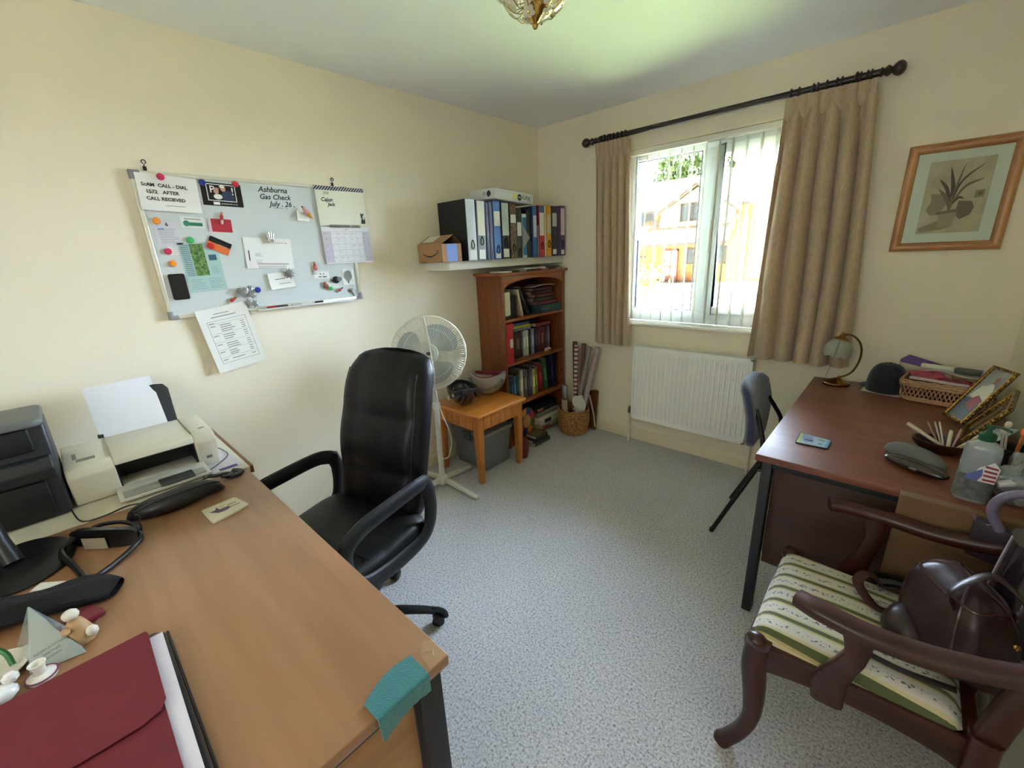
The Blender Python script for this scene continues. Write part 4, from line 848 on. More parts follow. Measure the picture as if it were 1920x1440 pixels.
# shelf 2
z = SH[1]
rb = thing('lever_arch_file', 'bright red lever arch file at left end of second bookcase shelf', 'file', (.268, -.705, z + .0004), group=None)
MB().box(-.235, 0, -.040, .034, 0, .300).build('case', M(182, 28, 42, .4), rb, world=False, bev=.002); MB().box(.0002, .001, -.006, .026, .12, .185).build('spine_label', M(214, 222, 220, .7), rb, world=False, smooth=False); MB().box(-.21, -.01, .034, .040, .004, .296).build('paper_block', M(214, 190, 150, .8), rb, world=False, smooth=False)
specs = [(-.640, -.628, .20, (70, 60, 66), 'thin charcoal book next to the red file'), (-.624, -.606, .20, (56, 36, 46), 'slim plum book second from the red file'), (-.602, -.586, .20, (96, 80, 100), 'slim lilac grey book left of the dark brown one'), (-.582, -.502, .205, (52, 28, 20), 'thick dark brown book on the second bookcase shelf'), (-.496, -.482, .19, (70, 76, 92), 'slim slate book right of the dark brown one'), (-.478, -.446, .205, (176, 178, 170), 'pale grey book, left of a pale pair'), (-.443, -.414, .205, (190, 192, 184), 'pale grey book with black patch, right of the pair'), (-.410, -.384, .215, (14, 20, 20), 'black book right of the pale pair'), (-.380, -.342, .205, (124, 134, 150), 'blue grey book on the second bookcase shelf'), (-.338, -.300, .20, (22, 26, 36), 'navy black book right of the blue grey one'), (-.296, -.272, .20, (76, 40, 52), 'slim wine book left of the thick maroon one'), (-.268, -.205, .20, (84, 28, 42), 'thick maroon book above the little pig ornament'), (-.201, -.168, .20, (36, 36, 60), 'navy book right of the thick maroon one'), (-.164, -.138, .20, (104, 92, 112), 'mauve grey book, last upright on second shelf')]
for y0, y1, h, col, lb in specs: book(lb, y0, y1, z, h, col, xf=.19, d=.13, title=(.35, .75, tuple(min(255, c + 60) for c in col)))
for a0, a1, z0_, z1_, col, lb in [(-.59, -.40, .2155, .238, (110, 128, 140), 'grey blue book lying directly on the upright books'), (-.63, -.40, .2385, .256, (196, 184, 50), 'yellow book lying in the pile above the grey blue one'), (-.64, -.42, .2565, .268, (88, 110, 140), 'slate blue book second from top of the lying pile'), (-.635, -.41, .2685, .279, (70, 100, 150), 'blue book topmost of the lying pile')]:
    flat(lb, a0, a1, z + z0_, z + z1_, col, xf=.205, d=.13, group='books lying on the second shelf')
flat('salmon red book lying across the uprights at right', -.335, -.145, z + .2160, z + .242, (146, 56, 54), xf=.205, d=.13, group='books lying on the second shelf')
pg = thing('pig_ornament', 'tiny cream pig ornament on the second bookcase shelf', 'ornament', (.235, -.24, z)); CRM = M(206, 180, 154, .5)
MB().ball((.235, -.24, z + .020), (.014, .026, .014), 12).build('body', CRM, pg); MB().ball((.238, -.208, z + .022), (.011, .012, .012), 10).build('head', CRM, pg)
for dy in (-.015, .012):
    for dx in (-.007, .007): MB().tube([(.235 + dx, -.24 + dy, z + .016), (.235 + dx, -.24 + dy, z + .0005)], .004, n=6).build('leg', CRM, pg)
# shelf 3
z = SH[2]
specs = [(-.738, -.722, .235, (196, 214, 214), 'white blue thin book at left end of third shelf', 0), (-.718, -.700, .225, (40, 106, 104), 'teal book second from left on third shelf', 0), (-.697, -.672, .205, (20, 30, 40), 'black book between the teal and navy ones', 0), (-.669, -.640, .21, (30, 46, 78), 'navy book left of the mid blue one', 0), (-.637, -.606, .21, (40, 84, 118), 'mid blue book on the third bookcase shelf', 0), (-.603, -.586, .215, (22, 56, 60), 'dark teal book right of the mid blue one', 0), (-.582, -.562, .245, (96, 92, 80), 'tall grey olive book on the third shelf', 0), (-.558, -.546, .235, (178, 170, 150), 'thin beige book left of the white spine', 0), (-.542, -.524, .24, (206, 200, 190), 'white spined thin book on the third shelf', 0), (-.520, -.470, .232, (88, 82, 84), 'thick grey brown book on the third shelf', 0), (-.466, -.450, .225, (56, 66, 50), 'slim moss book right of the thick grey one', 0), (-.446, -.412, .245, (92, 72, 110), 'purple book on the third bookcase shelf', 0), (-.408, -.374, .215, (186, 184, 96), 'pale yellow green book on the third shelf', .0), (-.368, -.336, .245, (124, 128, 56), 'olive book leaning beside the yellow green one', .05), (-.326, -.268, .255, (128, 22, 36), 'deep red book leaning on the third shelf', .09), (-.252, -.200, .285, (52, 92, 58), 'large green book leaning on the third shelf', .12), (-.190, -.178, .265, (20, 22, 24), 'thin black book right of the large green one', .10), (-.152, -.112, .300, (26, 30, 62), 'tall navy book leaning near right end of third shelf', .06), (-.102, -.068, .295, (22, 24, 40), 'tallest blue black book at right end of third shelf', 0)]
for y0, y1, h, col, lb, ln in specs: book(lb, y0, y1, z, h - (.01 if ln else 0), col, lean=ln, xf=.215, d=.15, title=(.3, .7, tuple(min(255, int(c * 1.3 + 30)) for c in col)))
# bottom shelf: games
z = SH[3]; GG = 'board games on the bottom bookcase shelf'
def gbox(label, x0, x1, y0, y1, z0, z1, col, lid=None, rz=0.0, group=GG):
    root = thing('game_box', label, 'board game', ((x0 + x1) / 2, (y0 + y1) / 2, z0 + .0004), rz, group=group); hx, hy, t = (x1 - x0) / 2, (y1 - y0) / 2, z1 - z0
    MB().box(-hx + .0015, hx - .0015, -hy + .0015, hy - .0015, 0, t * .8).build('base', M(*[int(c * .8) for c in col], .5), root, world=False)
    MB().box(-hx, hx, -hy, hy, t * .25, t).build('lid', M(*col, .5), root, world=False, bev=.001)
    if lid: MB().box(hx, hx + .0006, -hy * .7, -hy * .2, t * .35, t * .9).build('printed_panel', M(*lid, .5), root, world=False, smooth=False)
gbox('red and green flat game box at bottom of the shelf', .03, .300, -.445, -.085, z, z + .028, (150, 150, 80), (150, 40, 50))
gbox('white game box with small dark picture on the bottom shelf', .03, .305, -.425, -.075, z + .0285, z + .092, (196, 194, 176), (40, 34, 60))
gbox('grey game box above the white one', .03, .255, -.40, -.10, z + .0925, z + .125, (120, 118, 112))
gbox('dark game box second from top of the bottom shelf pile', .03, .235, -.42, -.12, z + .1255, z + .158, (44, 40, 46), (200, 130, 110))
gbox('black game box on top of the bottom shelf pile', .03, .22, -.40, -.10, z + .1585, z + .188, (26, 26, 34))
dg = thing('round_game', 'round colourful game board leaning at left of the bottom shelf', 'board game', (.262, -.545, z))
dc = Vector((.258, -.545, z + .117)); cols = [(170, 40, 60), (40, 40, 110), (206, 120, 60), (90, 100, 60), (190, 60, 80), (50, 80, 130), (214, 150, 80), (120, 40, 60)]
b = MB(); b.lathe([(0, -.012), (.115, -.012), (.115, 0), (0, 0)], dc, ax=(1, .1, .05), n=32); b.build('board', M(70, 26, 50, .5), dg)
uu, vv = frame_from((1, .1, .05)); nn = Vector((1, .1, .05)).normalized()
for k in range(8):
    a0, a1 = 2 * PI * k / 8, 2 * PI * (k + 1) / 8; q = [a0 + (a1 - a0) * j / 4 for j in range(5)]
    b = MB(); b.poly([dc + nn * .001 + uu * (math.cos(a) * .112) + vv * (math.sin(a) * .112) for a in q] + [dc + nn * .001 + uu * (math.cos(a) * .06) + vv * (math.sin(a) * .06) for a in reversed(q)]); b.build('coloured_segment', M(*cols[k], .5), dg, smooth=False)
b = MB(); b.lathe([(0, .001), (.055, .001), (.055, .002), (0, .002)], dc, ax=(1, .1, .05), n=24); b.build('centre_disc', M(196, 150, 90, .5), dg)
# books on floor in front
FBG = 'books on the carpet by the bookcase'
flat('cream paged book lowest on the carpet before the bookcase', -.62, -.43, .001, .030, (70, 80, 60), xf=.405, d=.13, group=FBG, pages=(200, 196, 176)); flat('dark covered book second in the carpet pile', -.64, -.45, .0305, .055, (40, 44, 42), xf=.40, d=.13, group=FBG, pages=(196, 190, 170)); flat('olive paperback topmost of the carpet pile', -.60, -.45, .0555, .074, (96, 80, 50), xf=.395, d=.11, group=FBG)
# thin cases on top of the bookcase
TG2 = 'thin cases on top of the bookcase'
r = random.Random(3); yy = -.745; names = [('white', (214, 214, 206)), ('black', (22, 22, 24)), ('white and black', (200, 200, 196)), ('dark grey', (52, 52, 54)), ('wine red', (110, 30, 60)), ('silver', (170, 170, 168)), ('dark green', (50, 56, 40)), ('tan', (150, 130, 110))]
for k, (nm, col) in enumerate(names):
    y1_ = yy + .082; o = MB().box(.13, .272 - .004 * (k % 3), yy, y1_, 1.3425, 1.3535).build('disc_case', M(*col, .35), loc=(.2, (yy + y1_) / 2, 1.3425), bev=.0006, seg=1); tag(o, nm + ' thin disc case in the lower row on top of the bookcase', 'disc case', TG2)
    if k > 1:
        c2 = names[(k * 3 + 1) % 8]; o = MB().box(.13, .270 - .005 * (k % 2), yy - .03, y1_ - .034, 1.354, 1.365).build('disc_case', M(*c2[1], .35), loc=(.2, (yy + y1_) / 2, 1.354), bev=.0006, seg=1); tag(o, c2[0] + ' thin disc case lying above the ' + nm + ' one on the bookcase', 'disc case', TG2)
    yy += .086
# ================================================================== side table, helmets, storage box, fan, basket
OAK = wood('honey_oak', (190, 112, 40), (222, 144, 62), 'Y', .7, .3, .4); OAKZ = wood('honey_oak_upright', (178, 104, 38), (208, 132, 58), 'Z', .7, .35, .3)
st = thing('side_table', 'small square honey oak side table with planked apron', 'table', (.285, -1.072, 0))
tx0, tx1, ty0, ty1 = .05, .520, -1.305, -.838
b = MB(); cc = .006
b.prism([(tx0 + cc, ty0), (tx1 - cc, ty0), (tx1, ty0 + cc), (tx1, ty1 - cc), (tx1 - cc, ty1), (tx0 + cc, ty1), (tx0, ty1 - cc), (tx0, ty0 + cc)], (0, 0, .482), X, Y, (0, 0, .020)); b.build('tabletop', OAK, st, bev=.006, seg=2)
for lx, ly in ((.090, -1.262), (.470, -1.262), (.470, -.882), (.090, -.882)):
    b = MB(); b.tube([(lx, ly, .0), (lx, ly, .36), (lx, ly, .482)], [(.0155, .0155), (.0245, .0245), (.0245, .0245)], prof=[(-1, -1), (1, -1), (1, 1), (-1, 1)], up=Y); b.build('leg', OAKZ, st, bev=.002)
def apron(o, u, L):
    b = MB(); n = 5; w_ = L / n
    for k in range(n): b.prism([(k * w_ + .0015, 0), ((k + 1) * w_ - .0015, 0), ((k + 1) * w_ - .0015, .09), (k * w_ + .0015, .09)], o, u, Z, Vector(u).cross(Z) * .010)
    b.build('planked_apron', OAKZ, st, bev=.001)
apron((.488, -1.238, .392), (0, 1, 0), .332); apron((.114, -1.280, .392), (1, 0, 0), .332); apron((.446, -.864, .392), (-1, 0, 0), .332)
MB().box(.480, .494, -1.238, -.906, .382, .394).build('apron_rail', OAK, st, bev=.002); MB().box(.114, .446, -1.286, -1.272, .382, .394).build('apron_rail', OAK, st, bev=.002)
# storage crate
GR = M(112, 118, 122, .45); cr_ = thing('storage_box', 'grey plastic storage box with lid under the side table', 'storage box', (.22, -1.02, 0))
def taper(b, x0, x1, y0, y1, z0, z1, t): b._add([(x0 + t, y0 + t, z0), (x1 - t, y0 + t, z0), (x1 - t, y1 - t, z0), (x0 + t, y1 - t, z0), (x0, y0, z1), (x1, y0, z1), (x1, y1, z1), (x0, y1, z1)], [(0, 3, 2, 1), (4, 5, 6, 7), (0, 1, 5, 4), (1, 2, 6, 5), (2, 3, 7, 6), (3, 0, 4, 7)])
b = MB(); taper(b, .06, .395, -1.150, -.885, .001, .262, .014); b.build('tub', GR, cr_, bev=.012, seg=3)
b = MB(); taper(b, .050, .405, -1.160, -.875, .262, .292, -.001); b.build('lid', M(124, 130, 134, .45), cr_, bev=.008, seg=3)
MB().box(.19, .27, -1.171, -1.157, .215, .285).build('clip', M(70, 74, 78, .4), cr_, bev=.004)
b = MB(); b.lathe([(0, 0), (.036, 0), (.044, .05), (.040, .13), (.034, .15), (0, .15)], (.432, -.80, .001), n=16); tag(b.build('jar', M(110, 40, 34, .4), loc=(.432, -.80, .001)), 'dark red jar on the carpet behind the storage box', 'jar')
# helmets
def helmet(name, label, c, L, W, H, rz, shell, shell2, liner, tilt=0.0, holes=True):
    root = thing(name, label, 'helmet', c, rz, group='bicycle helmets on the side table'); root.rotation_euler = (tilt, 0, rz)
    def sh(u, v, k=1.0, lo=.0):
        a = 2 * PI * u; ph = PI * (.50 + .485 * v)
        r_ = math.sin(ph); z_ = math.cos(ph)
        return (math.cos(a) * r_ * L * k * (1 + .10 * math.cos(a)), math.sin(a) * r_ * W * k, H * (1 + z_ * k) + .012 * math.cos(2 * a) * (1 - v))
    b = MB(); b.grid(lambda u, v: sh(u, v), 40, 14); b.grid(lambda u, v: sh(1 - u, v, .86), 40, 14)
    rim = [(sh(i / 40, 0), sh(i / 40, 0, .86)) for i in range(40)]
    for i in range(40): a_, b_ = rim[i], rim[(i + 1) % 40]; b.poly([a_[0], b_[0], b_[1], a_[1]])
    b.build('shell', shell, root, world=False, ang=60)
    b = MB()
    for i in range(5):      # raised ribs between the vents
        y_ = (i - 2) / 2.6; b.tube([(L * 1.02 * math.cos(t), W * y_ * (.6 + .4 * math.sin(t)), H * (1 - math.sin(t) * math.sqrt(max(.05, 1 - y_ * y_))) + .003) for t in [PI * (.08 + .84 * k / 12) for k in range(13)]], [(.010, .006)] * 13, n=8, up=Y)
    b.build('vent_rib', shell2, root, world=False)
    b = MB(); b.tube([(math.cos(t) * L * .84, math.sin(t) * W * .82, H * .93 + .01 * math.cos(2 * t)) for t in [2 * PI * k / 28 for k in range(28)]], (.008, .014), n=8, closed=True, up=Z); b.build('padding', liner, root, world=False)
    b = MB(); b.tube([(L * .3, W * .84, H * .9), (L * .1, W * .4, H * .55), (0, 0, H * .35), (L * .1, -W * .4, H * .55), (L * .3, -W * .84, H * .9)], (.009, .0015), n=6, up=X); b.build('strap', M(20, 20, 22, .7), root, world=False)
    return root
h1 = helmet('bicycle_helmet', 'black and grey upturned bicycle helmet with white tick mark', (.250, -1.190, .508), .135, .105, .122, math.radians(-25), M(34, 36, 38, .25, coat=.5), M(58, 60, 62, .3), M(16, 16, 18, .8), tilt=-.04)
b = MB(); b.prism([(-.055, .012), (-.03, -.012), (.0, -.018), (.035, -.012), (.052, .030), (.030, .006), (.0, -.004), (-.03, .0)], (.02, -.1075, .062), X, Z, (0, -.004, 0)); b.build('tick_mark', M(206, 200, 200, .4), h1, world=False, bev=.001, seg=1)
b = MB(); b.lathe([(0, 0), (.012, 0), (.012, .003), (0, .003)], (.085, -.088, .088), ax=(.45, -1, .3), n=16); b.build('round_badge', M(150, 140, 124, .4), h1, world=False)
helmet('bicycle_helmet', 'white and silver upturned bicycle helmet with red lining', (.235, -.938, .508), .128, .100, .148, math.radians(30), M(172, 168, 160, .35, coat=.3), M(128, 122, 112, .4), M(128, 30, 52, .8))
# ---- fan
FW = M(214, 214, 202, .4); fan = thing('pedestal_fan', 'white pedestal fan with grey blades and cross base', 'fan', (.265, -1.435, 0))
for a in (2, 92, 182, 272):
    d_ = Vector((math.cos(math.radians(a)), math.sin(math.radians(a)), 0)); L = {2: .33, 92: .262, 182: .255, 272: .33}[a]
    b = MB(); c = Vector((.265, -1.435, .02)); b.tube([c + d_ * .02 + Z * .022, c + d_ * (L - .04) + Z * -.002, c + d_ * L - Z * .006], [(.016, .012), (.015, .010), (.013, .008)], n=8, up=Z, prof=[(-1, -1), (1, -1), (1, .6), (.7, 1), (-.7, 1), (-1, .6)]); b.build('foot', FW, fan)
b = MB(); b.lathe([(0, .01), (.036, .01), (.036, .05), (.028, .066), (.024, .075), (0, .075)], (.265, -1.435, 0), n=20); b.build('hub', FW, fan)
MB().tube([(.265, -1.435, .07), (.265, -1.425, .55)], .0185, n=16).build('lower_pole', FW, fan); MB().lathe([(.018, 0), (.026, .004), (.026, .035), (.020, .045), (.014, .047)], (.265, -1.425, .54), n=16).build('height_collar', FW, fan)
MB().tube([(.265, -1.425, .58), (.265, -1.420, .86)], .012, n=14).build('upper_pole', M(200, 200, 192, .35), fan)
az = math.radians(-38); ax = Vector((math.cos(az) * .985, math.sin(az) * .985, .17)).normalized(); fu = Vector((-math.sin(az), math.cos(az), 0)); fv = ax.cross(fu) * -1
if fv.z < 0: fv = -fv
fc = Vector((.365, -1.510, .935))   # cage centre
b = MB(); b.lathe([(0, -.16), (.035, -.155), (.052, -.12), (.056, -.06), (.050, -.045), (0, -.045)], fc, ax=ax, n=24); b.build('motor_housing', FW, fan); 
b = MB(); b.tube([(.265, -1.420, .845), (.268, -1.422, .875), fc - ax * .11 - Z * .03], [.022, .024, .02], n=12); b.build('tilt_neck', FW, fan)
RC = .214
for side in (1, -1):
    b = MB(); ns = 96
    for k in range(ns):
        a = 2 * PI * k / ns; e = fu * math.cos(a) + fv * math.sin(a); e2 = fu * math.cos(a + .10) + fv * math.sin(a + .10)
        if side > 0: P = [fc + ax * .052 + e * .040, fc + ax * .050 + e * .11, fc + ax * .036 + e2 * .18, fc + ax * .004 + e2 * RC]
        else: P = [fc - ax * .052 + e * .055, fc - ax * .048 + e * .12, fc - ax * .034 + e2 * .18, fc - ax * .004 + e2 * RC]
        b.tube(bez(P, 3), .0013, n=4, caps=False)
    b.build('front_grille' if side > 0 else 'rear_grille', M(216, 216, 200, .4), fan)
b = MB(); b.tube([fc + fu * math.cos(a) * RC + fv * math.sin(a) * RC for a in [2 * PI * k / 60 for k in range(60)]], (.0065, .0055), n=8, closed=True); b.tube([fc + ax * .044 + fu * math.cos(a) * .145 + fv * math.sin(a) * .145 for a in [2 * PI * k / 50 for k in range(50)]], .0016, n=5, closed=True); b.build('cage_rim', M(216, 214, 200, .4), fan)
b = MB(); b.lathe([(0, .048), (.052, .046), (.056, .052), (.052, .058), (.030, .062), (.028, .060), (0, .062)], fc, ax=ax, n=28); bd = b.build('centre_badge', M(196, 198, 190, .4), fan)
b = MB(); b.lathe([(0, .0618), (.011, .0618), (.010, .0635), (0, .0635)], fc, ax=ax, n=16, sx=1.4); b.build('logo', M(60, 40, 60, .5), bd)
BLD = M(150, 160, 164, .3, coat=.2)
for k in range(3):
    a0 = math.radians(36 + 120 * k)
    def bf(u, v):
        a = a0 + (v - .5) * (.85 + .75 * min(1, u * 1.6) - .75 * max(0, u - .75) ** 2 * 8) + .25 * u; r_ = .036 + .150 * u * (1 - .10 * abs(v - .35) ** 2 * 4)
        return fc + fu * (math.cos(a) * r_) + fv * (math.sin(a) * r_) + ax * (.004 + (v - .5) * .046)
    b = MB(); b.slab(bf, 12, 10, .0016); b.build('blade', BLD, fan)
MB().lathe([(0, -.02), (.038, -.02), (.038, .02), (.02, .028), (0, .03)], fc, ax=ax, n=20).build('blade_hub', BLD, fan)
b = MB(); b.tube(bez([fc + fv * RC + ax * .008 - fu * .01, fc + fv * .15 + ax * .066, fc + ax * .075 + fu * .012, fc - fv * .12 + ax * .066 + fu * .02, (.375, -1.50, .70), (.36, -1.46, .55), (.37, -1.41, .36), (.335, -1.42, .22), (.30, -1.46, .22), (.282, -1.475, .30)], 8), .0032, n=6); b.build('power_cord', M(222, 220, 206, .5), fan)
# ---- basket with rolls
def wicker():
    m, n, p = _new('woven_wicker'); p.inputs['Base Color'].default_value = C(176, 122, 66); p.inputs['Roughness'].default_value = .55
    t = n.nodes.new('ShaderNodeTexCoord'); x = n.nodes.new('ShaderNodeTexNoise'); x.inputs['Scale'].default_value = 60; n.links.new(t.outputs['Object'], x.inputs['Vector']); cr = ramp(n, x.outputs[0], [(.35, C(146, 94, 46)), (.65, C(194, 142, 84))]); n.links.new(cr.outputs[0], p.inputs['Base Color']); return m
WK = wicker(); bk = thing('wicker_basket', 'round wicker basket on the carpet in the corner', 'basket', (.462, -.178, 0)); bcx, bcy = .462, -.178
def brad(z_): t = z_ / .205; return .095 + .040 * math.sin(PI * min(1, t * .62 + .05)) - .006 * t
b = MB(); rows = 24; ns = 22
for r_ in range(rows):
    z_ = .006 + r_ * .0082; ph = (r_ % 2) * PI
    pts = []
    for k in range(ns * 4): a = 2 * PI * k / (ns * 4); rr_ = brad(z_) + .0032 * math.cos(a * ns + ph); pts.append((bcx + rr_ * math.cos(a), bcy + rr_ * math.sin(a), z_))
    b.tube(pts, .0045, n=5, closed=True)
b.build('woven_side', WK, bk)
b = MB(); b.lathe([(0, .002), (.09, .002), (.09, .006), (0, .006)], (bcx, bcy, 0), n=24); b.build('base', WK, bk)
b = MB()
for j in range(2):
    b.tube([(bcx + (brad(.2) + .003 * math.cos(a * 14 + j * PI)) * math.cos(a), bcy + (brad(.2) + .003 * math.cos(a * 14 + j * PI)) * math.sin(a), .206 + .005 * math.sin(a * 14 + j * PI)) for a in [2 * PI * k / 112 for k in range(112)]], .0058, n=6, closed=True)
b.build('braided_rim', WK, bk)
RG = 'rolls standing in the wicker basket'
def roll(label, p0, p1, r, mat, name='gift_wrap_roll', cat='wrapping paper roll', inner=(90, 76, 60)):
    p0, p1 = Vector(p0), Vector(p1); d = (p1 - p0).normalized(); root = thing(name, label, cat, p0, group=RG)
    L = (p1 - p0).length; MB().lathe([(r * .72, .001), (r, 0), (r, L), (r * .72, L - .001)], p0, ax=d, n=20, close=True).build('wrapped_paper', mat, root)
    MB().lathe([(r * .66, .004), (r * .72, .002), (r * .72, L - .003), (r * .66, L - .002)], p0, ax=d, n=16, close=True).build('inner_tube', M(*inner, .8), root)
def stripes():
    m, n, p = _new('striped_gift_wrap'); t = n.nodes.new('ShaderNodeTexCoord'); s = n.nodes.new('ShaderNodeSeparateXYZ'); n.links.new(t.outputs['Object'], s.inputs[0])
    mm = n.nodes.new('ShaderNodeMath'); mm.operation = 'MULTIPLY'; mm.inputs[1].default_value = 28; n.links.new(s.outputs[2], mm.inputs[0]); fr = n.nodes.new('ShaderNodeMath'); fr.operation = 'FRACT'; n.links.new(mm.outputs[0], fr.inputs[0])
    cr = ramp(n, fr.outputs[0], [(0, C(206, 204, 200)), (.3, C(206, 204, 200)), (.9, C(44, 44, 60))]); cr.color_ramp.interpolation = 'CONSTANT'; e = cr.color_ramp.elements.new(.55); e.color = C(150, 50, 44); n.links.new(cr.outputs[0], p.inputs['Base Color']); p.inputs['Roughness'].default_value = .35; return m
roll('brown paper roll at back left of the wicker basket', (.452, -.125, .012), (.404, -.075, .752), .019, M(96, 66, 46, .6)); roll('red, white and navy striped wrapping roll in the basket', (.470, -.175, .012), (.447, -.115, .735), .016, stripes())
roll('dark brown patterned roll right of the striped one', (.505, -.155, .012), (.490, -.07, .745), .018, M(110, 78, 60, .6, var=.3, vs=60)); roll('silver grey cellophane roll leaning right in the basket', (.476, -.222, .012), (.578, -.12, .735), .018, M(150, 140, 140, .3, .3))
roll('white and mauve wrapping roll leaning furthest right', (.514, -.198, .012), (.636, -.092, .735), .020, M(176, 156, 156, .35, var=.15, vs=40)); roll('short silver roll at the left side of the basket', (.405, -.190, .012), (.378, -.190, .400), .024, M(176, 176, 176, .3, .5)); roll('short cream cardboard tube in front of the short silver roll', (.430, -.243, .012), (.424, -.250, .300), .026, M(170, 150, 124, .7), name='cardboard_tube', cat='cardboard tube')
b = MB(); b.slab(lambda u, v: (.505 + .07 * u + .012 * math.sin(v * 5), -.238 + .05 * u + .01 * math.sin(v * 7 + u * 4), .17 + .16 * v + .02 * u), 8, 10, .002); tag(b.build('crumpled_paper', M(196, 190, 178, .6), loc=(.53, -.22, .2)), 'crumpled white paper at the front right of the basket', 'paper')
b = MB(); b.prism([(0, 0), (.075, 0), (.080, .34), (.055, .345), (.0, .33)], (.525, -.045, .005), (1, 0, 0), (0, .075, 1), (0, -.014, 0)); tag(b.build('wooden_board', wood('walnut_board', (92, 54, 20), (130, 80, 34), 'Z', 1), loc=(.55, -.04, 0), bev=.001), 'brown wooden board leaning against the wall behind the basket', 'board')
b = MB(); b.tube([(.565, -.10, .33), (.600, -.085, .16), (.612, -.08, .045)], .006, n=8); tag(b.build('white_stick', M(200, 190, 170, .5), loc=(.59, -.09, .1)), 'thin pale stick hanging beside the wooden board', 'stick')
# ================================================================== left desk and office chair
BEECH = wood('beech_laminate', (138, 99, 65), (160, 121, 88), 'X', .55, .38, .12, contrast=.6); BEECHY = wood('beech_laminate_side', (150, 108, 66), (178, 134, 88), 'Y', .5, .45, .05)
STEEL = M(44, 46, 48, .45, .3); DZ = .730
dk = thing('desk', 'light beech desk on dark steel legs along the left side', 'desk', (1.22, -2.985, 0))
DX0, DX1, DY0, DY1 = .612, 1.830, -3.385, -2.585
MB().box(DX0, DX1, DY0, DY1, .705, DZ).build('desktop', BEECH, dk, bev=.0025)
for lx in (.66, 1.795):
    for ly in (-2.622, -3.348): MB().box(lx - .018, lx + .018, ly - .026, ly + .026, .0, .704).build('leg', STEEL, dk, bev=.003)
    MB().box(lx - .014, lx + .014, -3.32, -2.65, .672, .703).build('end_rail', STEEL, dk, bev=.002)
MB().box(1.770, 1.788, -3.318, -2.652, .12, .668).build('end_panel', BEECHY, dk, bev=.001)
MB().box(.68, 1.768, -3.345, -3.33, .28, .70).build('modesty_panel', BEECHY, dk, bev=.001)
b = MB(); b.poly([(1.828, -2.587, DZ + .0006), (1.828, -2.628, DZ + .0006), (1.79, -2.622, DZ + .0006), (1.768, -2.60, DZ + .0006), (1.78, -2.587, DZ + .0006)]); b.tube([(1.79, -2.62, DZ + .0012), (1.80, -2.60, DZ + .0014), (1.815, -2.608, DZ + .0012)], .0008, n=5)
b.build('clear_tape', M(206, 170, 130, .15, coat=.6, alpha=.45), dk, smooth=False)
# low white topped unit behind it
wu = thing('side_unit', 'white topped side unit against the left wall carrying the printer', 'cabinet', (.30, -3.0, 0))
MB().box(.003, .606, -3.55, -2.572, .706, DZ - .001).build('top_panel', M(196, 192, 170, .4), wu, bev=.001)
MB().box(.003, .606, -2.572, -2.560, .700, DZ - .0005).build('end_edging', M(120, 84, 50, .5), wu, bev=.001)
MB().box(.003, .58, -2.605, -2.585, 0, .705).build('side_panel', M(150, 120, 84, .5), wu, bev=.001); MB().box(.003, .58, -3.55, -3.53, 0, .705).build('side_panel', M(150, 120, 84, .5), wu, bev=.001); MB().box(.003, .58, -3.53, -2.605, .30, .318).build('lower_shelf', M(150, 120, 84, .5), wu, bev=.001)
o = MB(); o.slab(lambda u, v: (.35 + .22 * u, -2.70 + .11 * v, DZ + .0022), 3, 3, .0015); tag(o.build('leaflet', M(196, 194, 200, .6), loc=(.46, -2.64, DZ)), 'white and purple leaflet under the printer edge near the wall', 'leaflet')
MB().box(.545, .568, -2.66, -2.60, DZ + .0023, DZ + .0027).build('purple_print', M(70, 54, 110, .6), bpy.data.objects['leaflet'], smooth=False)
# printer
PR = M(206, 204, 186, .42); pr_ = thing('printer', 'off white inkjet printer with open front tray by the left wall', 'printer', (.36, -2.845, DZ))
b = MB(); z0, z1 = DZ + .001, .868; y0, y1 = -3.045, -2.632; bx, fx = .165, .482
prof = [(bx + .02, 0), (fx - .02, 0), (fx, z1 - z0 - .035), (fx - .012, z1 - z0 - .006), (fx - .035, z1 - z0), (bx + .05, z1 - z0 + .004), (bx, z1 - z0 - .03)]
b.prism(prof, (0, y0, z0), X, Z, (0, .118, 0)); b.prism(prof, (0, -2.70, z0), X, Z, (0, y1 + 2.70, 0))
b.prism([(bx + .02, 0), (fx - .16, 0), (fx - .16, z1 - z0 - .032), (fx - .002, z1 - z0 - .030), (fx - .012, z1 - z0 - .006), (fx - .035, z1 - z0), (bx + .05, z1 - z0 + .004), (bx, z1 - z0 - .03)], (0, -2.928, z0), X, Z, (0, .229, 0))
b.box(fx - .165, fx - .016, -2.928, -2.699, z0, z0 + .022)
b.build('casing', PR, pr_, bev=.006, seg=3, ang=28)
b = MB(); b.box(fx - .155, fx - .12, -2.926, -2.701, z0 + .02, z1 - .034); b.box(fx - .155, fx - .02, -2.926, -2.922, z0 + .022, z1 - .036); b.box(fx - .155, fx - .02, -2.705, -2.701, z0 + .022, z1 - .036); b.box(fx - .155, fx - .014, -2.922, -2.705, z1 - .038, z1 - .034); b.build('paper_slot', M(14, 14, 15, .5), pr_, smooth=False)
b = MB(); b.prism([(0, 0), (.115, -.006), (.118, .004), (0, .012)], (fx - .02, -2.945, z0 + .012), X, Z, (0, .258, 0)); tr_ = b.build('output_tray', M(196, 196, 184, .4), pr_, bev=.003)
MB().box(fx + .01, fx + .088, -2.932, -2.70, z0 + .018, z0 + .0205).build('tray_recess', M(150, 150, 142, .5), tr_, bev=.001); MB().box(fx + .03, fx + .098, -2.835, -2.735, z0 + .0205, z0 + .024).build('tray_extension', M(66, 68, 66, .45), tr_, bev=.001)
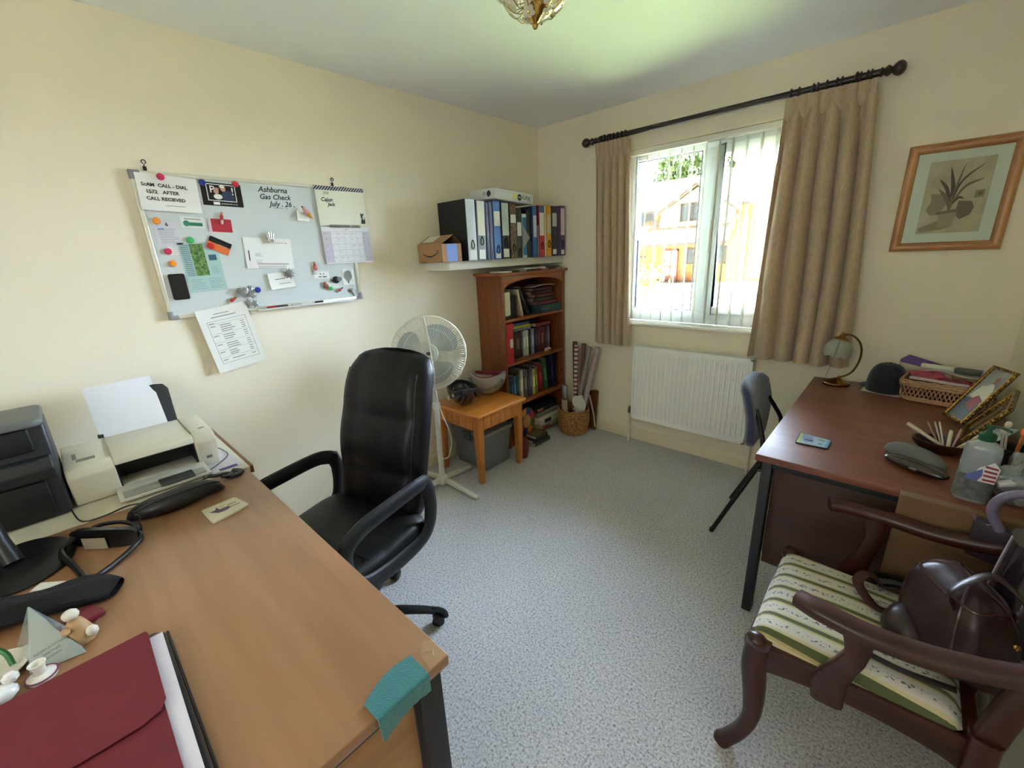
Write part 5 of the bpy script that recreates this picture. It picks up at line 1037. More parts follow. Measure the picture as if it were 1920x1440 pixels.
b = MB(); b.box(bx + .055, fx - .035, -2.932, -2.930, z1 - .0004, z1 + .0005 + .004); b.box(bx + .055, fx - .035, -2.70, -2.698, z1 - .0004, z1 + .0045); b.build('lid_seam', M(150, 148, 134, .5), pr_, smooth=False)
b = MB(); b.box(.40, .425, -3.012, -2.965, z1 + .0002, z1 + .0024); b.box(.33, .39, -3.02, -3.01, z1 + .0002, z1 + .003); b.build('printed_mark', M(130, 128, 118, .6), pr_, smooth=False)
MB().box(.402, .412, -2.668, -2.648, z1, z1 + .0018).build('power_button', M(96, 96, 90, .4), pr_); MB().box(fx - .004, fx + .0012, -2.676, -2.658, z0 + .035, z0 + .044).build('badge', M(90, 92, 86, .4), pr_)
rest = thing('x', 'x', 'x'); bpy.data.objects.remove(rest)
b = MB(); sup = [(-.120, 0), (.118, 0), (.125, .150), (.112, .172), (.08, .178), (-.08, .178), (-.118, .165)]
U = Vector((0, 1, 0)); V = Vector((-.42, 0, .91)).normalized()
b.prism(sup, (.195, -2.815, z1 - .012), U, V, (.006, 0, 0)); sp_ = b.build('paper_support', M(28, 28, 28, .45), pr_, bev=.002)
MB().obox((.150, -2.705, z1 + .090), (.004, .016, .008), (0, -.43, 0)).build('support_window', M(210, 208, 196, .5), sp_, smooth=False)
MB().box(.185, .205, -2.942, -2.925, z1 - .002, z1 + .012).build('paper_guide', M(30, 30, 30, .4), pr_, bev=.002)
b = MB(); b.slab(lambda u, v: Vector((.205, -2.935, z1 - .01)) + U * (.205 * u - .004 * v) + V * (.215 * v) + Vector((.010 * math.sin(u * 3 + 1) * v, 0, 0)), 8, 8, .0025)
pp = b.build('paper', M(214, 214, 216, .7), loc=(.17, -2.83, z1 + .1)); tag(pp, 'sheet of white paper standing in the printer feed', 'paper')
# paper shredder like machine
mc = thing('desktop_machine', 'tall dark grey plastic machine with slotted top at far left of the desk', 'machine', (.36, -3.22, DZ))
DG = M(34, 37, 38, .45); DG2 = M(30, 32, 34, .5)
b = MB(); y1 = -3.045; b._add([(.20, -3.42, DZ + .001), (.49, -3.42, DZ + .001), (.49, y1 - .008, DZ + .001), (.24, y1 - .008, DZ + .001), (.29, -3.42, 1.035), (.455, -3.42, 1.035), (.455, y1, 1.035), (.295, y1, 1.035)], [(0, 3, 2, 1), (4, 5, 6, 7), (0, 1, 5, 4), (1, 2, 6, 5), (2, 3, 7, 6), (3, 0, 4, 7)]); b.build('casing', DG, mc, bev=.012, seg=3)
b = MB(); b.prism(rrect(.235, .34, .03), (.395, -3.215, 1.036), X, Y, (0, 0, .022)); tp_ = b.build('top_cover', M(96, 98, 94, .5), mc, bev=.006, seg=3)
MB().obox((.40, -3.155, 1.0585), (.115, .010, .004), (0, 0, .12)).build('slot', M(20, 20, 20, .6), tp_, bev=.001)
b = MB(); b.box(.448, .482, -3.40, -3.082, .955, 1.028); b.build('dark_recess', M(12, 12, 12, .6), mc, bev=.004)
b = MB(); b.prism([(0, 0), (.035, .006), (.045, .04), (.03, .070), (0, .075)], (.475, -3.42, .862), X, Z, (0, .365, 0)); b.build('front_band', DG, mc, bev=.006)
MB().box(.484, .492, -3.41, -3.085, DZ + .004, .858).build('front_cover', M(12, 13, 13, .5), mc, bev=.003)
# stand with oval base
sd_ = thing('monitor_stand', 'black oval based stand at the left edge of the desk', 'stand', (.765, -3.15, DZ)); BKP = M(8, 8, 9, .4)
b = MB(); b.lathe([(0, 0), (.125, 0), (.128, .005), (.118, .012), (.06, .018), (0, .02)], (.755, -3.165, DZ + .0008), n=40, sx=1.08, sy=.82); b.build('base', BKP, sd_)
b = MB(); b.tube([(.745, -3.175, DZ + .015), (.715, -3.185, DZ + .07), (.68, -3.195, DZ + .16), (.66, -3.215, DZ + .24), (.65, -3.26, DZ + .30)], [(.030, .022), (.024, .018), (.020, .016), (.020, .016), (.02, .016)], n=14, up=Y); b.build('neck', BKP, sd_)
# cables
b = MB(); b.tube(bez([(.47, -3.06, DZ + .004), (.60, -3.04, DZ + .005), (.618, -2.99, DZ + .005), (.60, -2.93, DZ + .004), (.625, -2.87, DZ + .004), (.60, -2.74, DZ + .004), (.585, -2.70, DZ + .004)], 8), .0022, n=6); tag(b.build('power_cable', BLACK, loc=(.6, -2.9, DZ)), 'thin black cable running along the gap between desk and white unit', 'cable')
b = MB(); b.tube(bez([(.30, -2.628, DZ + .02), (.35, -2.600, DZ + .004), (.43, -2.600, DZ + .004), (.50, -2.65, DZ + .0055), (.545, -2.70, DZ + .0055), (.60, -2.72, DZ + .006)], 8), .0018, n=6); tag(b.build('usb_cable', M(40, 38, 34, .5), loc=(.45, -2.62, DZ)), 'thin dark cable curling out from behind the printer', 'cable')
# soft pouch with cord (long black case)
LEA = M(10, 9, 10, .5, bump=.35, bs=60, coat=.15); pc = thing('zip_pouch', 'long black soft leather pouch in front of the printer', 'pouch', (.65, -2.80, DZ))
def pouchf(u, v):
    a = 2 * PI * v; e = math.sin(PI * min(max(u, .0), 1)) ** .35; c = Vector((.725, -2.940, 0)).lerp(Vector((.715, -2.690, 0)), u) + Vector((.02 * math.sin(PI * u), 0, 0))
    return (c.x + math.cos(a) * .046 * e * (1 + .08 * math.sin(9 * u)), c.y + (math.cos(a) * .01), DZ + .0015 + .032 * e + math.sin(a) * .031 * e * (1 + .1 * math.sin(7 * u + a)))
b = MB(); b.grid(pouchf, 24, 18); b.build('pouch_body', LEA, pc)
b = MB(); b.tube([Vector(pouchf(t / 20, .16)) + Vector((0, 0, .001)) for t in range(1, 20)], .0022, n=6); b.build('zip', M(52, 50, 50, .4, .4), pc)
b = MB(); b.tube(bez([(.668, -2.675, DZ + .02), (.66, -2.655, DZ + .012), (.638, -2.64, DZ + .008), (.622, -2.655, DZ + .010), (.62, -2.685, DZ + .012), (.60, -2.70, DZ + .010)], 6), (.010, .006), n=8); b.tube(bez([(.655, -2.66, DZ + .010), (.665, -2.635, DZ + .008), (.655, -2.615, DZ + .008), (.635, -2.612, DZ + .008), (.615, -2.63, DZ + .01)], 6), (.011, .006), n=8); b.build('wrist_strap', LEA, pc)
# coaster
def coaster(label, P, th, edge, top, arts, name='coaster'):
    P = [Vector(p) for p in P]; root = thing(name, label, 'coaster', (sum((p.x for p in P)) / 4, sum((p.y for p in P)) / 4, P[0].z)); c = sum(P, Vector()) / 4
    def rr(k, z): 
        out = []
        for i in range(4):
            p = c + (P[i] - c) * k; a = c + (P[i - 1] - c) * k; q = c + (P[(i + 1) % 4] - c) * k
            for t in (0, .5, 1): out.append(((p + (a - p) * .07 * (1 - t) + (q - p) * .07 * t) if t != .5 else p + ((a - p) + (q - p)) * .02) + Z * z)
        return out
    lo, hi = rr(1, 0), rr(1, th); n = len(lo); b = MB(); b._add(lo + hi, [tuple(range(n)), tuple(range(n, 2 * n))] + [(i, (i + 1) % n, n + (i + 1) % n, n + i) for i in range(n)]); b.build('base', edge, root, smooth=False)
    b = MB(); b.poly(rr(.94, th + .0003)); b.build('printed_face', top, root, smooth=False)
    def uv(u, v): return (P[0] * (1 - u) + P[1] * u) * (1 - v) + (P[3] * (1 - u) + P[2] * u) * v + Z * (th + .0006)
    for k, (pts, mat) in enumerate(arts): b = MB(); b.poly([uv(*q) + Z * .0001 * k for q in pts]); b.build('printed_picture', mat, root, smooth=False)
    return root
z = DZ + .0006
coaster('white coaster with a long eared dark figure print on the left desk', [(.834, -2.779, z), (.947, -2.772, z), (.918, -2.664, z), (.828, -2.682, z)], .004, M(190, 180, 158, .5), M(196, 190, 164, .3), [([(.35, .12), (.50, .22), (.62, .30), (.66, .52), (.56, .68), (.44, .60), (.42, .38), (.22, .36), (.36, .28)], M(86, 66, 84, .5)), ([(.34, .64), (.40, .60), (.44, .86), (.38, .88)], M(120, 104, 80, .5)), ([(.54, .62), (.60, .62), (.62, .9), (.56, .9)], M(120, 104, 80, .5)), ([(.25, .42), (.34, .44), (.34, .56), (.26, .54)], M(160, 168, 120, .5))])
# glasses
sg = thing('sunglasses', 'black wraparound glasses with folded arms on the left desk', 'glasses', (.85, -3.0, DZ)); SGM = M(7, 7, 8, .3, coat=.2)
b = MB(); b.slab(lambda u, v: (.745 + .145 * u + .022 * math.sin(PI * u), -3.065 + .130 * u, DZ + .003 + .058 * v * (.65 + .35 * math.sin(PI * u) ** .5)), 16, 4, .014); b.build('frame_front', SGM, sg)
b = MB(); b.slab(lambda u, v: (.800 + .048 * u, -3.040 + .045 * u - .004, DZ + .004 + .034 * v), 8, 4, .002); b.build('lens', M(150, 140, 120, .15, coat=.5), sg)
b = MB(); b.tube(bez([(.770, -3.058, DZ + .035), (.80, -3.085, DZ + .02), (.90, -3.065, DZ + .010), (.99, -3.05, DZ + .010)], 6), (.008, .009), n=8, up=Z); b.build('arm', SGM, sg)
b = MB(); b.tube(bez([(.865, -2.938, DZ + .035), (.90, -2.93, DZ + .022), (.95, -2.99, DZ + .008), (1.0, -3.048, DZ + .010)], 6), (.006, .008), n=8, up=Z); b.build('arm', SGM, sg)
s2 = thing('headset', 'black strap and clip tangle beside the wraparound glasses', 'headset', (.80, -2.99, DZ)); b = MB(); b.tube(bez([(.745, -3.055, DZ + .012), (.735, -3.01, DZ + .03), (.765, -2.96, DZ + .032), (.80, -2.93, DZ + .02), (.825, -2.925, DZ + .012)], 6), (.006, .006), n=10); b.build('band', SGM, s2)
b = MB(); b.ball((.83, -2.932, DZ + .022), (.018, .014, .02), 12); b.tube(bez([(.83, -2.93, DZ + .03), (.82, -2.915, DZ + .05), (.805, -2.925, DZ + .055)], 5), .0022, n=6); b.build('clip', SGM, s2)
# black fabric
gl = thing('knitted_glove', 'rumpled black fabric glove across the left of the desk', 'glove', (1.0, -3.08, DZ)); FB = M(9, 9, 11, .95, bump=.8, bs=90)
def gf(u, v):
    a = 2 * PI * v; e = (math.sin(PI * (.04 + .92 * u))) ** .35; W = .062 - .006 * u + .010 * math.sin(7 * u + 1); c = Vector((.92, -3.30, 0)).lerp(Vector((1.095, -3.00, 0)), u) + Vector((.012 * math.sin(5 * u), 0, 0))
    n_ = Vector((.86, -.5, 0)); r_ = 1 + .10 * math.sin(3 * a + 7 * u) + .06 * math.sin(5 * a - 9 * u)
    return (c.x + n_.x * math.cos(a) * W * e * r_, c.y + n_.y * math.cos(a) * W * e * r_, DZ + .002 + .020 * e * r_ + math.sin(a) * .020 * e * r_)
b = MB(); b.grid(gf, 30, 20); b.build('fabric', FB, gl)
o = MB().obox((1.145, -3.06, DZ + .010), (.05, .05, .016), (0, 0, .5)); tag(o.build('red_case', M(110, 24, 40, .4), loc=(1.145, -3.06, DZ), bev=.004), 'small dark red case peeping from under the black glove', 'case')
o = MB(); o.poly([(.885, -3.13, DZ + .001), (.928, -3.085, DZ + .001), (.945, -3.10, DZ + .001), (.91, -3.15, DZ + .001)]); tag(o.build('paper_slip', PAPER, loc=(.91, -3.11, DZ), smooth=False), 'white paper corner showing between stand and black glove', 'paper')
# glass pyramid award
pm = thing('pyramid_paperweight', 'clear glass pyramid paperweight with engraved text', 'paperweight', (1.19, -3.11, DZ)); GLS = M(206, 222, 218, .08, trans=.55, ior=1.45, coat=.5)
A_, B_, C_, D_ = (1.125, -3.165, DZ + .001), (1.245, -3.145, DZ + .001), (1.26, -3.065, DZ + .001), (1.15, -3.085, DZ + .001); T_ = (1.150, -3.125, DZ + .095)
b = MB(); b._add([A_, B_, C_, D_, T_], [(3, 2, 1, 0), (0, 1, 4), (1, 2, 4), (2, 3, 4), (3, 0, 4)]); b.build('pyramid', GLS, pm, smooth=False, bev=.0015, seg=1)
va, vb, vt = Vector(B_), Vector(C_), Vector(T_); nrm = (vb - va).cross(vt - va).normalized(); up_ = (vt - (va + vb) / 2).normalized(); ri = up_.cross(nrm).normalized()
for k, s_ in enumerate(('INTERNATIONAL', 'PARTNER', 'AWARD')): text(s_, .0062, (va + vb) / 2 + up_ * (.040 - .009 * k) + nrm * .001, ri, up_, M(70, 76, 76, .6), pm)
# angel figure
an = thing('angel_figurine', 'tan and white angel figurine behind the glass pyramid', 'figurine', (1.205, -3.075, DZ))
MB().lathe([(0, 0), (.024, 0), (.026, .01), (.021, .025), (.016, .040), (.012, .050), (.006, .055), (0, .056)], (1.208, -3.070, DZ + .001), n=18).build('robe', M(176, 142, 100, .5), an); MB().ball((1.206, -3.072, DZ + .066), (.013, .014, .012), 12).build('head', M(214, 210, 200, .4), an); MB().ball((1.222, -3.052, DZ + .02), (.010, .012, .012), 10).build('foot', M(216, 212, 202, .4), an); MB().ball((1.220, -3.085, DZ + .042), (.013, .008, .006), 10).build('arm', M(176, 142, 100, .5), an)
# green and white dish, white ornaments
ds = thing('ornamental_dish', 'small white dish with green leaf handle at left desk edge', 'dish', (1.195, -3.185, DZ)); b = MB(); b.lathe([(0, .002), (.030, .002), (.050, .014), (.052, .017), (.030, .007), (0, .006)], (1.195, -3.192, DZ), n=28); b.build('bowl', M(214, 212, 200, .2, coat=.4), ds)
b = MB(); b.tube(bez([(1.20, -3.165, DZ + .012), (1.185, -3.17, DZ + .035), (1.175, -3.185, DZ + .045), (1.19, -3.205, DZ + .035), (1.20, -3.21, DZ + .02)], 6), .0048, n=8); b.build('leaf_handle', M(24, 110, 50, .25, coat=.5), ds)
cu = thing('candle_holder', 'tiny white porcelain candle holder before the glass pyramid', 'ornament', (1.265, -3.128, DZ)); b = MB(); b.lathe([(0, 0), (.022, 0), (.023, .006), (.010, .012), (.009, .022), (.013, .034), (.010, .034), (.006, .024), (0, .022)], (1.268, -3.128, DZ + .001), n=20); b.build('body', M(224, 224, 218, .15, coat=.5), cu); b = MB(); b.lathe([(.0, 0), (.024, 0), (.024, .0015), (0, .0015)], (1.268, -3.128, DZ + .0065), n=20); b.build('patterned_rim', M(120, 60, 90, .4), cu)
du = thing('duck_ornament', 'white porcelain bird ornament nearest the folder corner', 'ornament', (1.285, -3.185, DZ)); MB().ball((1.285, -3.185, DZ + .018), (.022, .032, .018), 14).build('body', M(228, 230, 230, .15, coat=.5), du); MB().ball((1.276, -3.16, DZ + .038), (.011, .012, .011), 10).build('head', M(228, 230, 230, .15, coat=.5), du)
# folder, white paper, red wallet
fd = thing('leather_folder', 'black zip leather portfolio in the near left corner of the desk', 'folder', (1.55, -3.13, DZ)); LZ = DZ + .001; FL = M(8, 8, 9, .45, bump=.2, bs=90)
b = MB(); b.prism([(-.215, -.17), (.245, -.17), (.245, .165), (.23, .180), (-.20, .180), (-.215, .165)], (1.545, -3.128, LZ + .006), X, Y, (0, 0, .012)); b.build('cover', FL, fd, bev=.005, seg=3)
b = MB(); b.tube([(1.34, -2.9445, LZ + .009), (1.78, -2.9445, LZ + .009)], .0026, n=6); b.tube([(1.3295, -2.96, LZ + .009), (1.3295, -3.29, LZ + .009)], .0026, n=6); b.build('zip', M(40, 40, 42, .4, .5), fd)
b = MB(); b.box(1.343, 1.385, -2.99, -2.956, LZ + .0165, LZ + .020); b.build('buff_tab', M(120, 112, 86, .7), fd, smooth=False)
o = MB(); o.slab(lambda u, v: (1.352 + .425 * u, -3.24 + .2885 * v - .006 * u, LZ + .0235 + .0012 * math.sin(u * 5)), 10, 4, .003); tag(o.build('paper_sheet', M(214, 212, 226, .7), loc=(1.56, -3.1, LZ + .02)), 'white paper sheets between the red wallet and black portfolio', 'paper')
rw = thing('document_wallet', 'crimson card document wallet on top of the black portfolio', 'wallet', (1.54, -3.14, LZ + .025)); RED = M(106, 26, 38, .75, var=.06, vs=25, bump=.1, bs=120); RED2 = M(102, 24, 36, .75, var=.06, vs=25)
ZR = LZ + .0265
b = MB(); b.slab(lambda u, v: (1.335 + .435 * u, -3.30 + .322 * v, ZR + .0035 - .002 * u), 12, 8, .003); b.build('back_board', RED2, rw)
b = MB(); fp_ = [(1.334, -3.30), (1.334, -2.975), (1.345, -2.972), (1.545, -2.974), (1.566, -2.984), (1.574, -3.01), (1.572, -3.06), (1.556, -3.30)]
b._add([(x, y, ZR + .0045 + .003 * (1 if x > 1.5 else .2)) for x, y in fp_] + [(x, y, ZR + .0032 + .003 * (1 if x > 1.5 else .2)) for x, y in fp_], [tuple(range(8)), tuple(range(15, 7, -1))] + [(i, (i + 1) % 8, 8 + (i + 1) % 8, 8 + i) for i in range(8)]); b.build('flap', RED, rw, smooth=False)
for k, (x0_, L_, yy) in enumerate(((1.40, .03, -3.12), (1.42, .05, -3.16), (1.46, .04, -3.18), (1.38, .03, -3.2))): pass
# teal cloth
tl = MB()
def tcf(u, v):
    y_ = -2.745 + .108 * u; s_ = v * .105
    top = .036 + .012 * math.sin(PI * u) + .018 * u
    if s_ < top: x_ = 1.833 - (top - s_); z_ = DZ + .0062
    else:
        q = s_ - top; a = min(q / .010, PI / 2); x_ = 1.833 + .006 * math.sin(a); z_ = DZ + .0062 - .006 * (1 - math.cos(a)) - max(0, q - .0157) * 1.0
    y_ += (.012 * v * (1 - u)) * .5
    return (x_ + .0008 * math.sin(30 * u) * v, y_, z_)
tl.slab(tcf, 16, 34, -.0045); tag(tl.build('cleaning_cloth', M(44, 116, 122, .95, bump=.6, bs=300, var=.12, vs=400, sheen=.4), loc=(1.83, -2.69, DZ), ang=70), 'teal felt cloth draped over the near corner edge of the desk', 'cloth')
# ---- office chair
oc = thing('office_chair', 'high backed black leather office chair pushed up to the beech desk', 'office chair', (.950, -2.405, 0), math.radians(14)); OL = M(9, 9, 10, .45, bump=.25, bs=45, coat=.05, spec=.3); OP = M(14, 15, 17, .45)
kw = dict(world=False)
b = MB()
b.lathe([(0, .07), (.045, .07), (.048, .095), (.035, .125), (0, .13)], (0, 0, 0), n=20); b.build('hub', OP, oc, **kw)
for k in range(5):
    a = math.radians(36 + 72 * k); d_ = Vector((math.cos(a), math.sin(a), 0)); t_ = Vector((-math.sin(a), math.cos(a), 0))
    b = MB(); b.tube(bez([d_ * .03 + Z * .100, d_ * .15 + Z * .098, d_ * .25 + Z * .082, d_ * .305 + Z * .068], 5), [(.024 - .007 * i / 15, .018 - .006 * i / 15) for i in range(16)], n=10, up=Z); lg_ = b.build('base_arm', M(20, 22, 26, .3), oc, **kw)
    b = MB()
    for s_ in (-1, 1): b.lathe([(0, -.009), (.022, -.009), (.0255, -.004), (.0255, .006), (.018, .010), (0, .010)], d_ * .315 + t_ * (.013 * s_) + Z * .0260, ax=t_ * s_, n=18)
    b.build('castor_wheel', M(16, 17, 20, .3), lg_, **kw)
    b = MB(); b.tube(bez([d_ * .288 + Z * .072, d_ * .31 + Z * .072, d_ * .338 + Z * .056, d_ * .345 + Z * .030], 4), (.014, .010), n=10, up=t_); b.build('castor_hood', M(20, 22, 26, .3), lg_, **kw)
MB().tube([(0, 0, .12), (0, 0, .27), (0, 0, .271), (0, 0, .40)], [.027, .027, .016, .016], n=18).build('gas_column', OP, oc, **kw)
MB().box(-.09, .09, -.12, .12, .385, .425).build('mechanism', OP, oc, bev=.008, **kw)
def cush(u, v, W, D, H, z0, y0):
    a = 2 * PI * u; ph = PI * (v - .5); c, s_ = math.cos(a), math.sin(a); p = .32
    x_ = math.copysign(abs(c) ** p, c); y_ = math.copysign(abs(s_) ** p, s_); cp = math.cos(ph) ** .35; sz = math.copysign(abs(math.sin(ph)) ** .6, math.sin(ph))
    return Vector((x_ * W * cp, y0 + y_ * D * cp, z0 + sz * H + (.012 * (1 - (x_ * cp) ** 2) if v > .5 else 0)))
b = MB(); b.grid(lambda u, v: cush(u, v, .255, .245, .050, .470, -.02) + Vector((0, 0, -.004 * math.cos(cush(u, v, .255, .245, .05, .47, 0).y * 26) if v > .6 else 0)), 56, 18); b.build('seat', OL, oc, ang=80, **kw)
b = MB(); b.tube([(-.24, -.09, .521), (0, -.085, .532), (.24, -.09, .521)], .003, n=6); b.build('seat_seam', M(12, 12, 13, .5), oc, **kw)
# back: a padded shell, leaning back, with stitched cushions
def backf(u, v):   # u round, v up
    a = 2 * PI * u; z_ = .475 + .645 * v
    lean = .205 + .135 * v + .05 * (v - .35) ** 2 * 2
    tp_ = min(1, max(.0, (1 - v) / .10)) ** .5; bt = min(1, max(.0, v / .06)) ** .5; k = min(tp_, bt)
    W = (.192 + .028 * math.sin(PI * min(1, v * .9 + .05))) * (.82 + .18 * tp_) * (.9 + .1 * bt); Tn = .056 * (.35 + .65 * k)
    c, s_ = math.cos(a), math.sin(a); x_ = math.copysign(abs(c) ** .42, c) * W; y_ = math.copysign(abs(s_) ** .7, s_) * Tn
    if s_ < 0:   # front face: pillows
        e = .018 * abs(math.sin(PI * (v * 3.1 + .05))) ** .6 + .008 * abs(math.cos(x_ / W * PI * 1.0)) ** .6
        y_ -= e * min(1, (1 - abs(x_) / W) * 5)
    return (x_, lean + y_, z_ - .02 * (x_ / W) ** 2 * (1 if v > .8 else 0) * (v - .8) * 5)
b = MB(); b.grid(backf, 64, 44); b.poly([backf(i / 64, 1) for i in range(64)]); b.poly([backf(i / 64, 0) for i in range(64)]); b.build('backrest', OL, oc, ang=80, **kw)
for s_ in (-1, 1): b = MB(); b.tube([Vector(backf(.75 + s_ * .135, t / 20)) + Vector((0, -.001, 0)) for t in range(2, 19)], .0028, n=6); b.build('stitched_piping', M(12, 12, 13, .45), oc, **kw)
for s_ in (-1, 1):
    x_ = .272 * s_; P = bez([(x_ * .93, .195, .665), (x_ * .99, .13, .680), (x_, .0, .680), (x_, -.13, .672), (x_, -.195, .635), (x_, -.200, .560), (x_ * .97, -.15, .475), (x_ * .94, -.02, .440), (x_ * .94, .13, .442), (x_ * .95, .190, .478), (x_ * .95, .212, .55), (x_ * .94, .212, .62)], 5)
    b = MB(); b.tube(P, (.030, .017), n=12, closed=True, up=X); b.build('armrest', OP, oc, **kw)
    b = MB(); b.tube([(x_ * .94, .05, .425), (x_ * .55, .05, .41)], (.03, .009), n=8, up=Z); b.build('arm_bracket', OP, oc, **kw)
# ================================================================== right desk and what lies on it
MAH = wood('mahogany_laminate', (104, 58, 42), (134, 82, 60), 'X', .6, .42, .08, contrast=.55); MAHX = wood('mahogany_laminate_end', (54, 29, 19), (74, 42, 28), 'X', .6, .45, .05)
rd = thing('desk', 'dark mahogany desk with drawer pedestal along the right wall', 'desk', (2.41, -.715, 0)); QX0, QX1, QY0, QY1 = 2.058, 2.758, -1.325, -.105
MB().box(QX0, QX1, QY0, QY1, .704, DZ).build('desktop', MAH, rd, bev=.002)
for lx in (2.092, 2.722):
    for ly in (-1.262, -.165): MB().box(lx - .017, lx + .017, ly - .024, ly + .024, 0, .703).build('leg', STEEL, rd, bev=.003)
    MB().box(lx - .012, lx + .012, -1.238, -.189, .668, .702).build('side_rail', STEEL, rd, bev=.002)
for ly in (-1.275, -.165): MB().box(2.110, 2.704, ly - .012, ly + .012, .668, .702).build('end_rail', STEEL, rd, bev=.002)
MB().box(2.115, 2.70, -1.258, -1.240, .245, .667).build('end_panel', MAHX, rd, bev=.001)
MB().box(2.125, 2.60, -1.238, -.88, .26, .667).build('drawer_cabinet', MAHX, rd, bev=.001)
for z0_, z1_ in ((.27, .46), (.47, .66)):
    d_ = MB().box(2.108, 2.124, -1.228, -.89, z0_, z1_).build('drawer', MAH, rd, bev=.002); MB().box(2.098, 2.108, -1.08, -.99, (z0_ + z1_) / 2 - .006, (z0_ + z1_) / 2 + .006).build('handle', STEEL, d_, bev=.002)
z = DZ + .0006
cs = coaster('pale blue picture coaster with green edge on the mahogany desk', [(2.148, -1.143, z), (2.250, -1.137, z), (2.252, -1.046, z), (2.145, -1.03, z)], .004, M(24, 24, 26, .5), M(178, 204, 220, .25), [([(.04, .04), (.12, .04), (.12, .96), (.04, .96)], M(180, 208, 130, .3)), ([(.15, .50), (.46, .45), (.46, .86), (.15, .86)], M(130, 150, 186, .3)), ([(.22, .3), (.5, .34), (.5, .5), (.22, .5)], M(110, 100, 140, .3)), ([(.60, .66), (.82, .62), (.84, .74), (.62, .78)], M(110, 112, 96, .3)), ([(.68, .2), (.78, .2), (.8, .4), (.66, .38)], M(84, 140, 180, .3)), ([(.88, .06), (.97, .06), (.97, .94), (.90, .9)], M(90, 160, 200, .3)), ([(.3, .12), (.36, .12), (.36, .2), (.3, .2)], M(90, 140, 160, .3))])
# brass lamp
lp = thing('table_lamp', 'brass swan neck table lamp with frosted glass shade on mahogany desk', 'lamp', (2.168, -.185, DZ)); bx_, by_ = 2.168, -.205; AB = M(150, 110, 58, .28, 1.0)
MB().lathe([(0, 0), (.060, 0), (.062, .008), (.058, .014), (.046, .018), (.030, .024), (.020, .030), (.008, .034), (0, .035)], (bx_, by_, DZ + .001), n=32).build('base', AB, lp)
MB().ball((bx_ + .006, by_, DZ + .040), .007, 10).build('base_finial', AB, lp)
b = MB(); b.tube(bez([(bx_ + .005, by_, DZ + .034), (bx_ + .055, by_, DZ + .075), (bx_ + .078, by_ + .003, DZ + .15), (bx_ + .070, by_ + .004, DZ + .22), (bx_ + .035, by_ + .004, DZ + .262), (bx_ - .008, by_ + .003, DZ + .268)], 8), [.0048] * 41, n=8); b.build('arm', M(110, 80, 44, .3, 1.0), lp)
hx_, hy_, hz_ = bx_ - .010, by_ + .003, DZ + .262; sax = Vector((-.12, -.06, -1)).normalized()
MB().ball((hx_, hy_, hz_ + .010), .0075, 10).build('top_finial', AB, lp)
b = MB(); b.lathe([(0, -.006), (.010, -.004), (.016, .008), (.034, .016), (.036, .022), (.0, .022)], (hx_, hy_, hz_), ax=sax, n=24); b.build('shade_holder', AB, lp)
def shd(u, v):
    a = 2 * PI * u; r_ = .030 + .026 * math.sin(PI * min(1, v * 1.05)) ** .8 + .030 * v ** 2.5 + .003 * v * v * math.cos(8 * a); h = .022 + .088 * v + .004 * v * v * math.cos(8 * a)
    uu_, vv_ = frame_from(sax); return Vector((hx_, hy_, hz_)) + sax * h + uu_ * (math.cos(a) * r_) + vv_ * (math.sin(a) * r_)
b = MB(); b.slab(shd, 48, 14, .0018); b.build('glass_shade', M(196, 200, 182, .35, trans=.45, spec=.5), lp, ang=70)
b = MB(); b.tube(bez([(bx_ + .05, by_ + .02, DZ + .006), (bx_ + .03, by_ + .05, DZ + .005), (bx_ - .06, by_ + .07, DZ + .004), (bx_ - .05, by_ + .085, DZ - .05)], 6), .002, n=6); b.build('cord', M(70, 50, 34, .5), lp)
b = MB(); b.tube([(bx_ - .036, by_ + .0, DZ + .10), (bx_ - .050, by_ - .002, DZ + .035)], .001, n=5); b.build('pull_cord', AB, lp)
# cap on paper
o = MB(); o.slab(lambda u, v: (2.275 + .165 * u + .02 * v, -.265 - .035 * u + .16 * v, DZ + .0022), 4, 4, .0015); tag(o.build('paper_sheet', M(206, 200, 190, .7), loc=(2.36, -.2, DZ)), 'white paper under the dark cap on the mahogany desk', 'paper')
cp = thing('baseball_cap', 'dark navy cap sitting on white paper at the back of the desk', 'cap', (2.365, -.205, DZ)); NV = M(24, 25, 34, .9, bump=.3, bs=400, sheen=.2)
def capf(u, v):
    a = 2 * PI * u; ph = PI * .5 * v; r_ = math.cos(ph) ** .62; ps = 1 + .012 * abs(math.sin(3 * a)) * (1 - v)
    return (2.365 + math.cos(a) * .076 * r_ * ps, -.205 + math.sin(a) * .080 * r_ * ps, DZ + .0035 + .138 * math.sin(ph) ** .85)
b = MB(); b.grid(capf, 48, 16); b.build('crown', NV, cp, ang=70)
b = MB()
for k in range(6): b.tube([Vector(capf(k / 6, t / 12)) for t in range(12)], .0018, n=5)
b.build('seam', M(18, 19, 27, .9), cp); MB().ball((2.365, -.205, DZ + .143), (.008, .008, .004), 10).build('top_button', NV, cp)
b = MB(); b.slab(lambda u, v: (2.365 + (.070 + .055 * v * math.sin(PI * u) ** .4) * math.cos(math.radians(65 + 110 * u)), -.205 + (.074 + .06 * v * math.sin(PI * u) ** .4) * math.sin(math.radians(65 + 110 * u)), DZ + .014 - .008 * v), 16, 6, .003); b.build('peak', NV, cp)
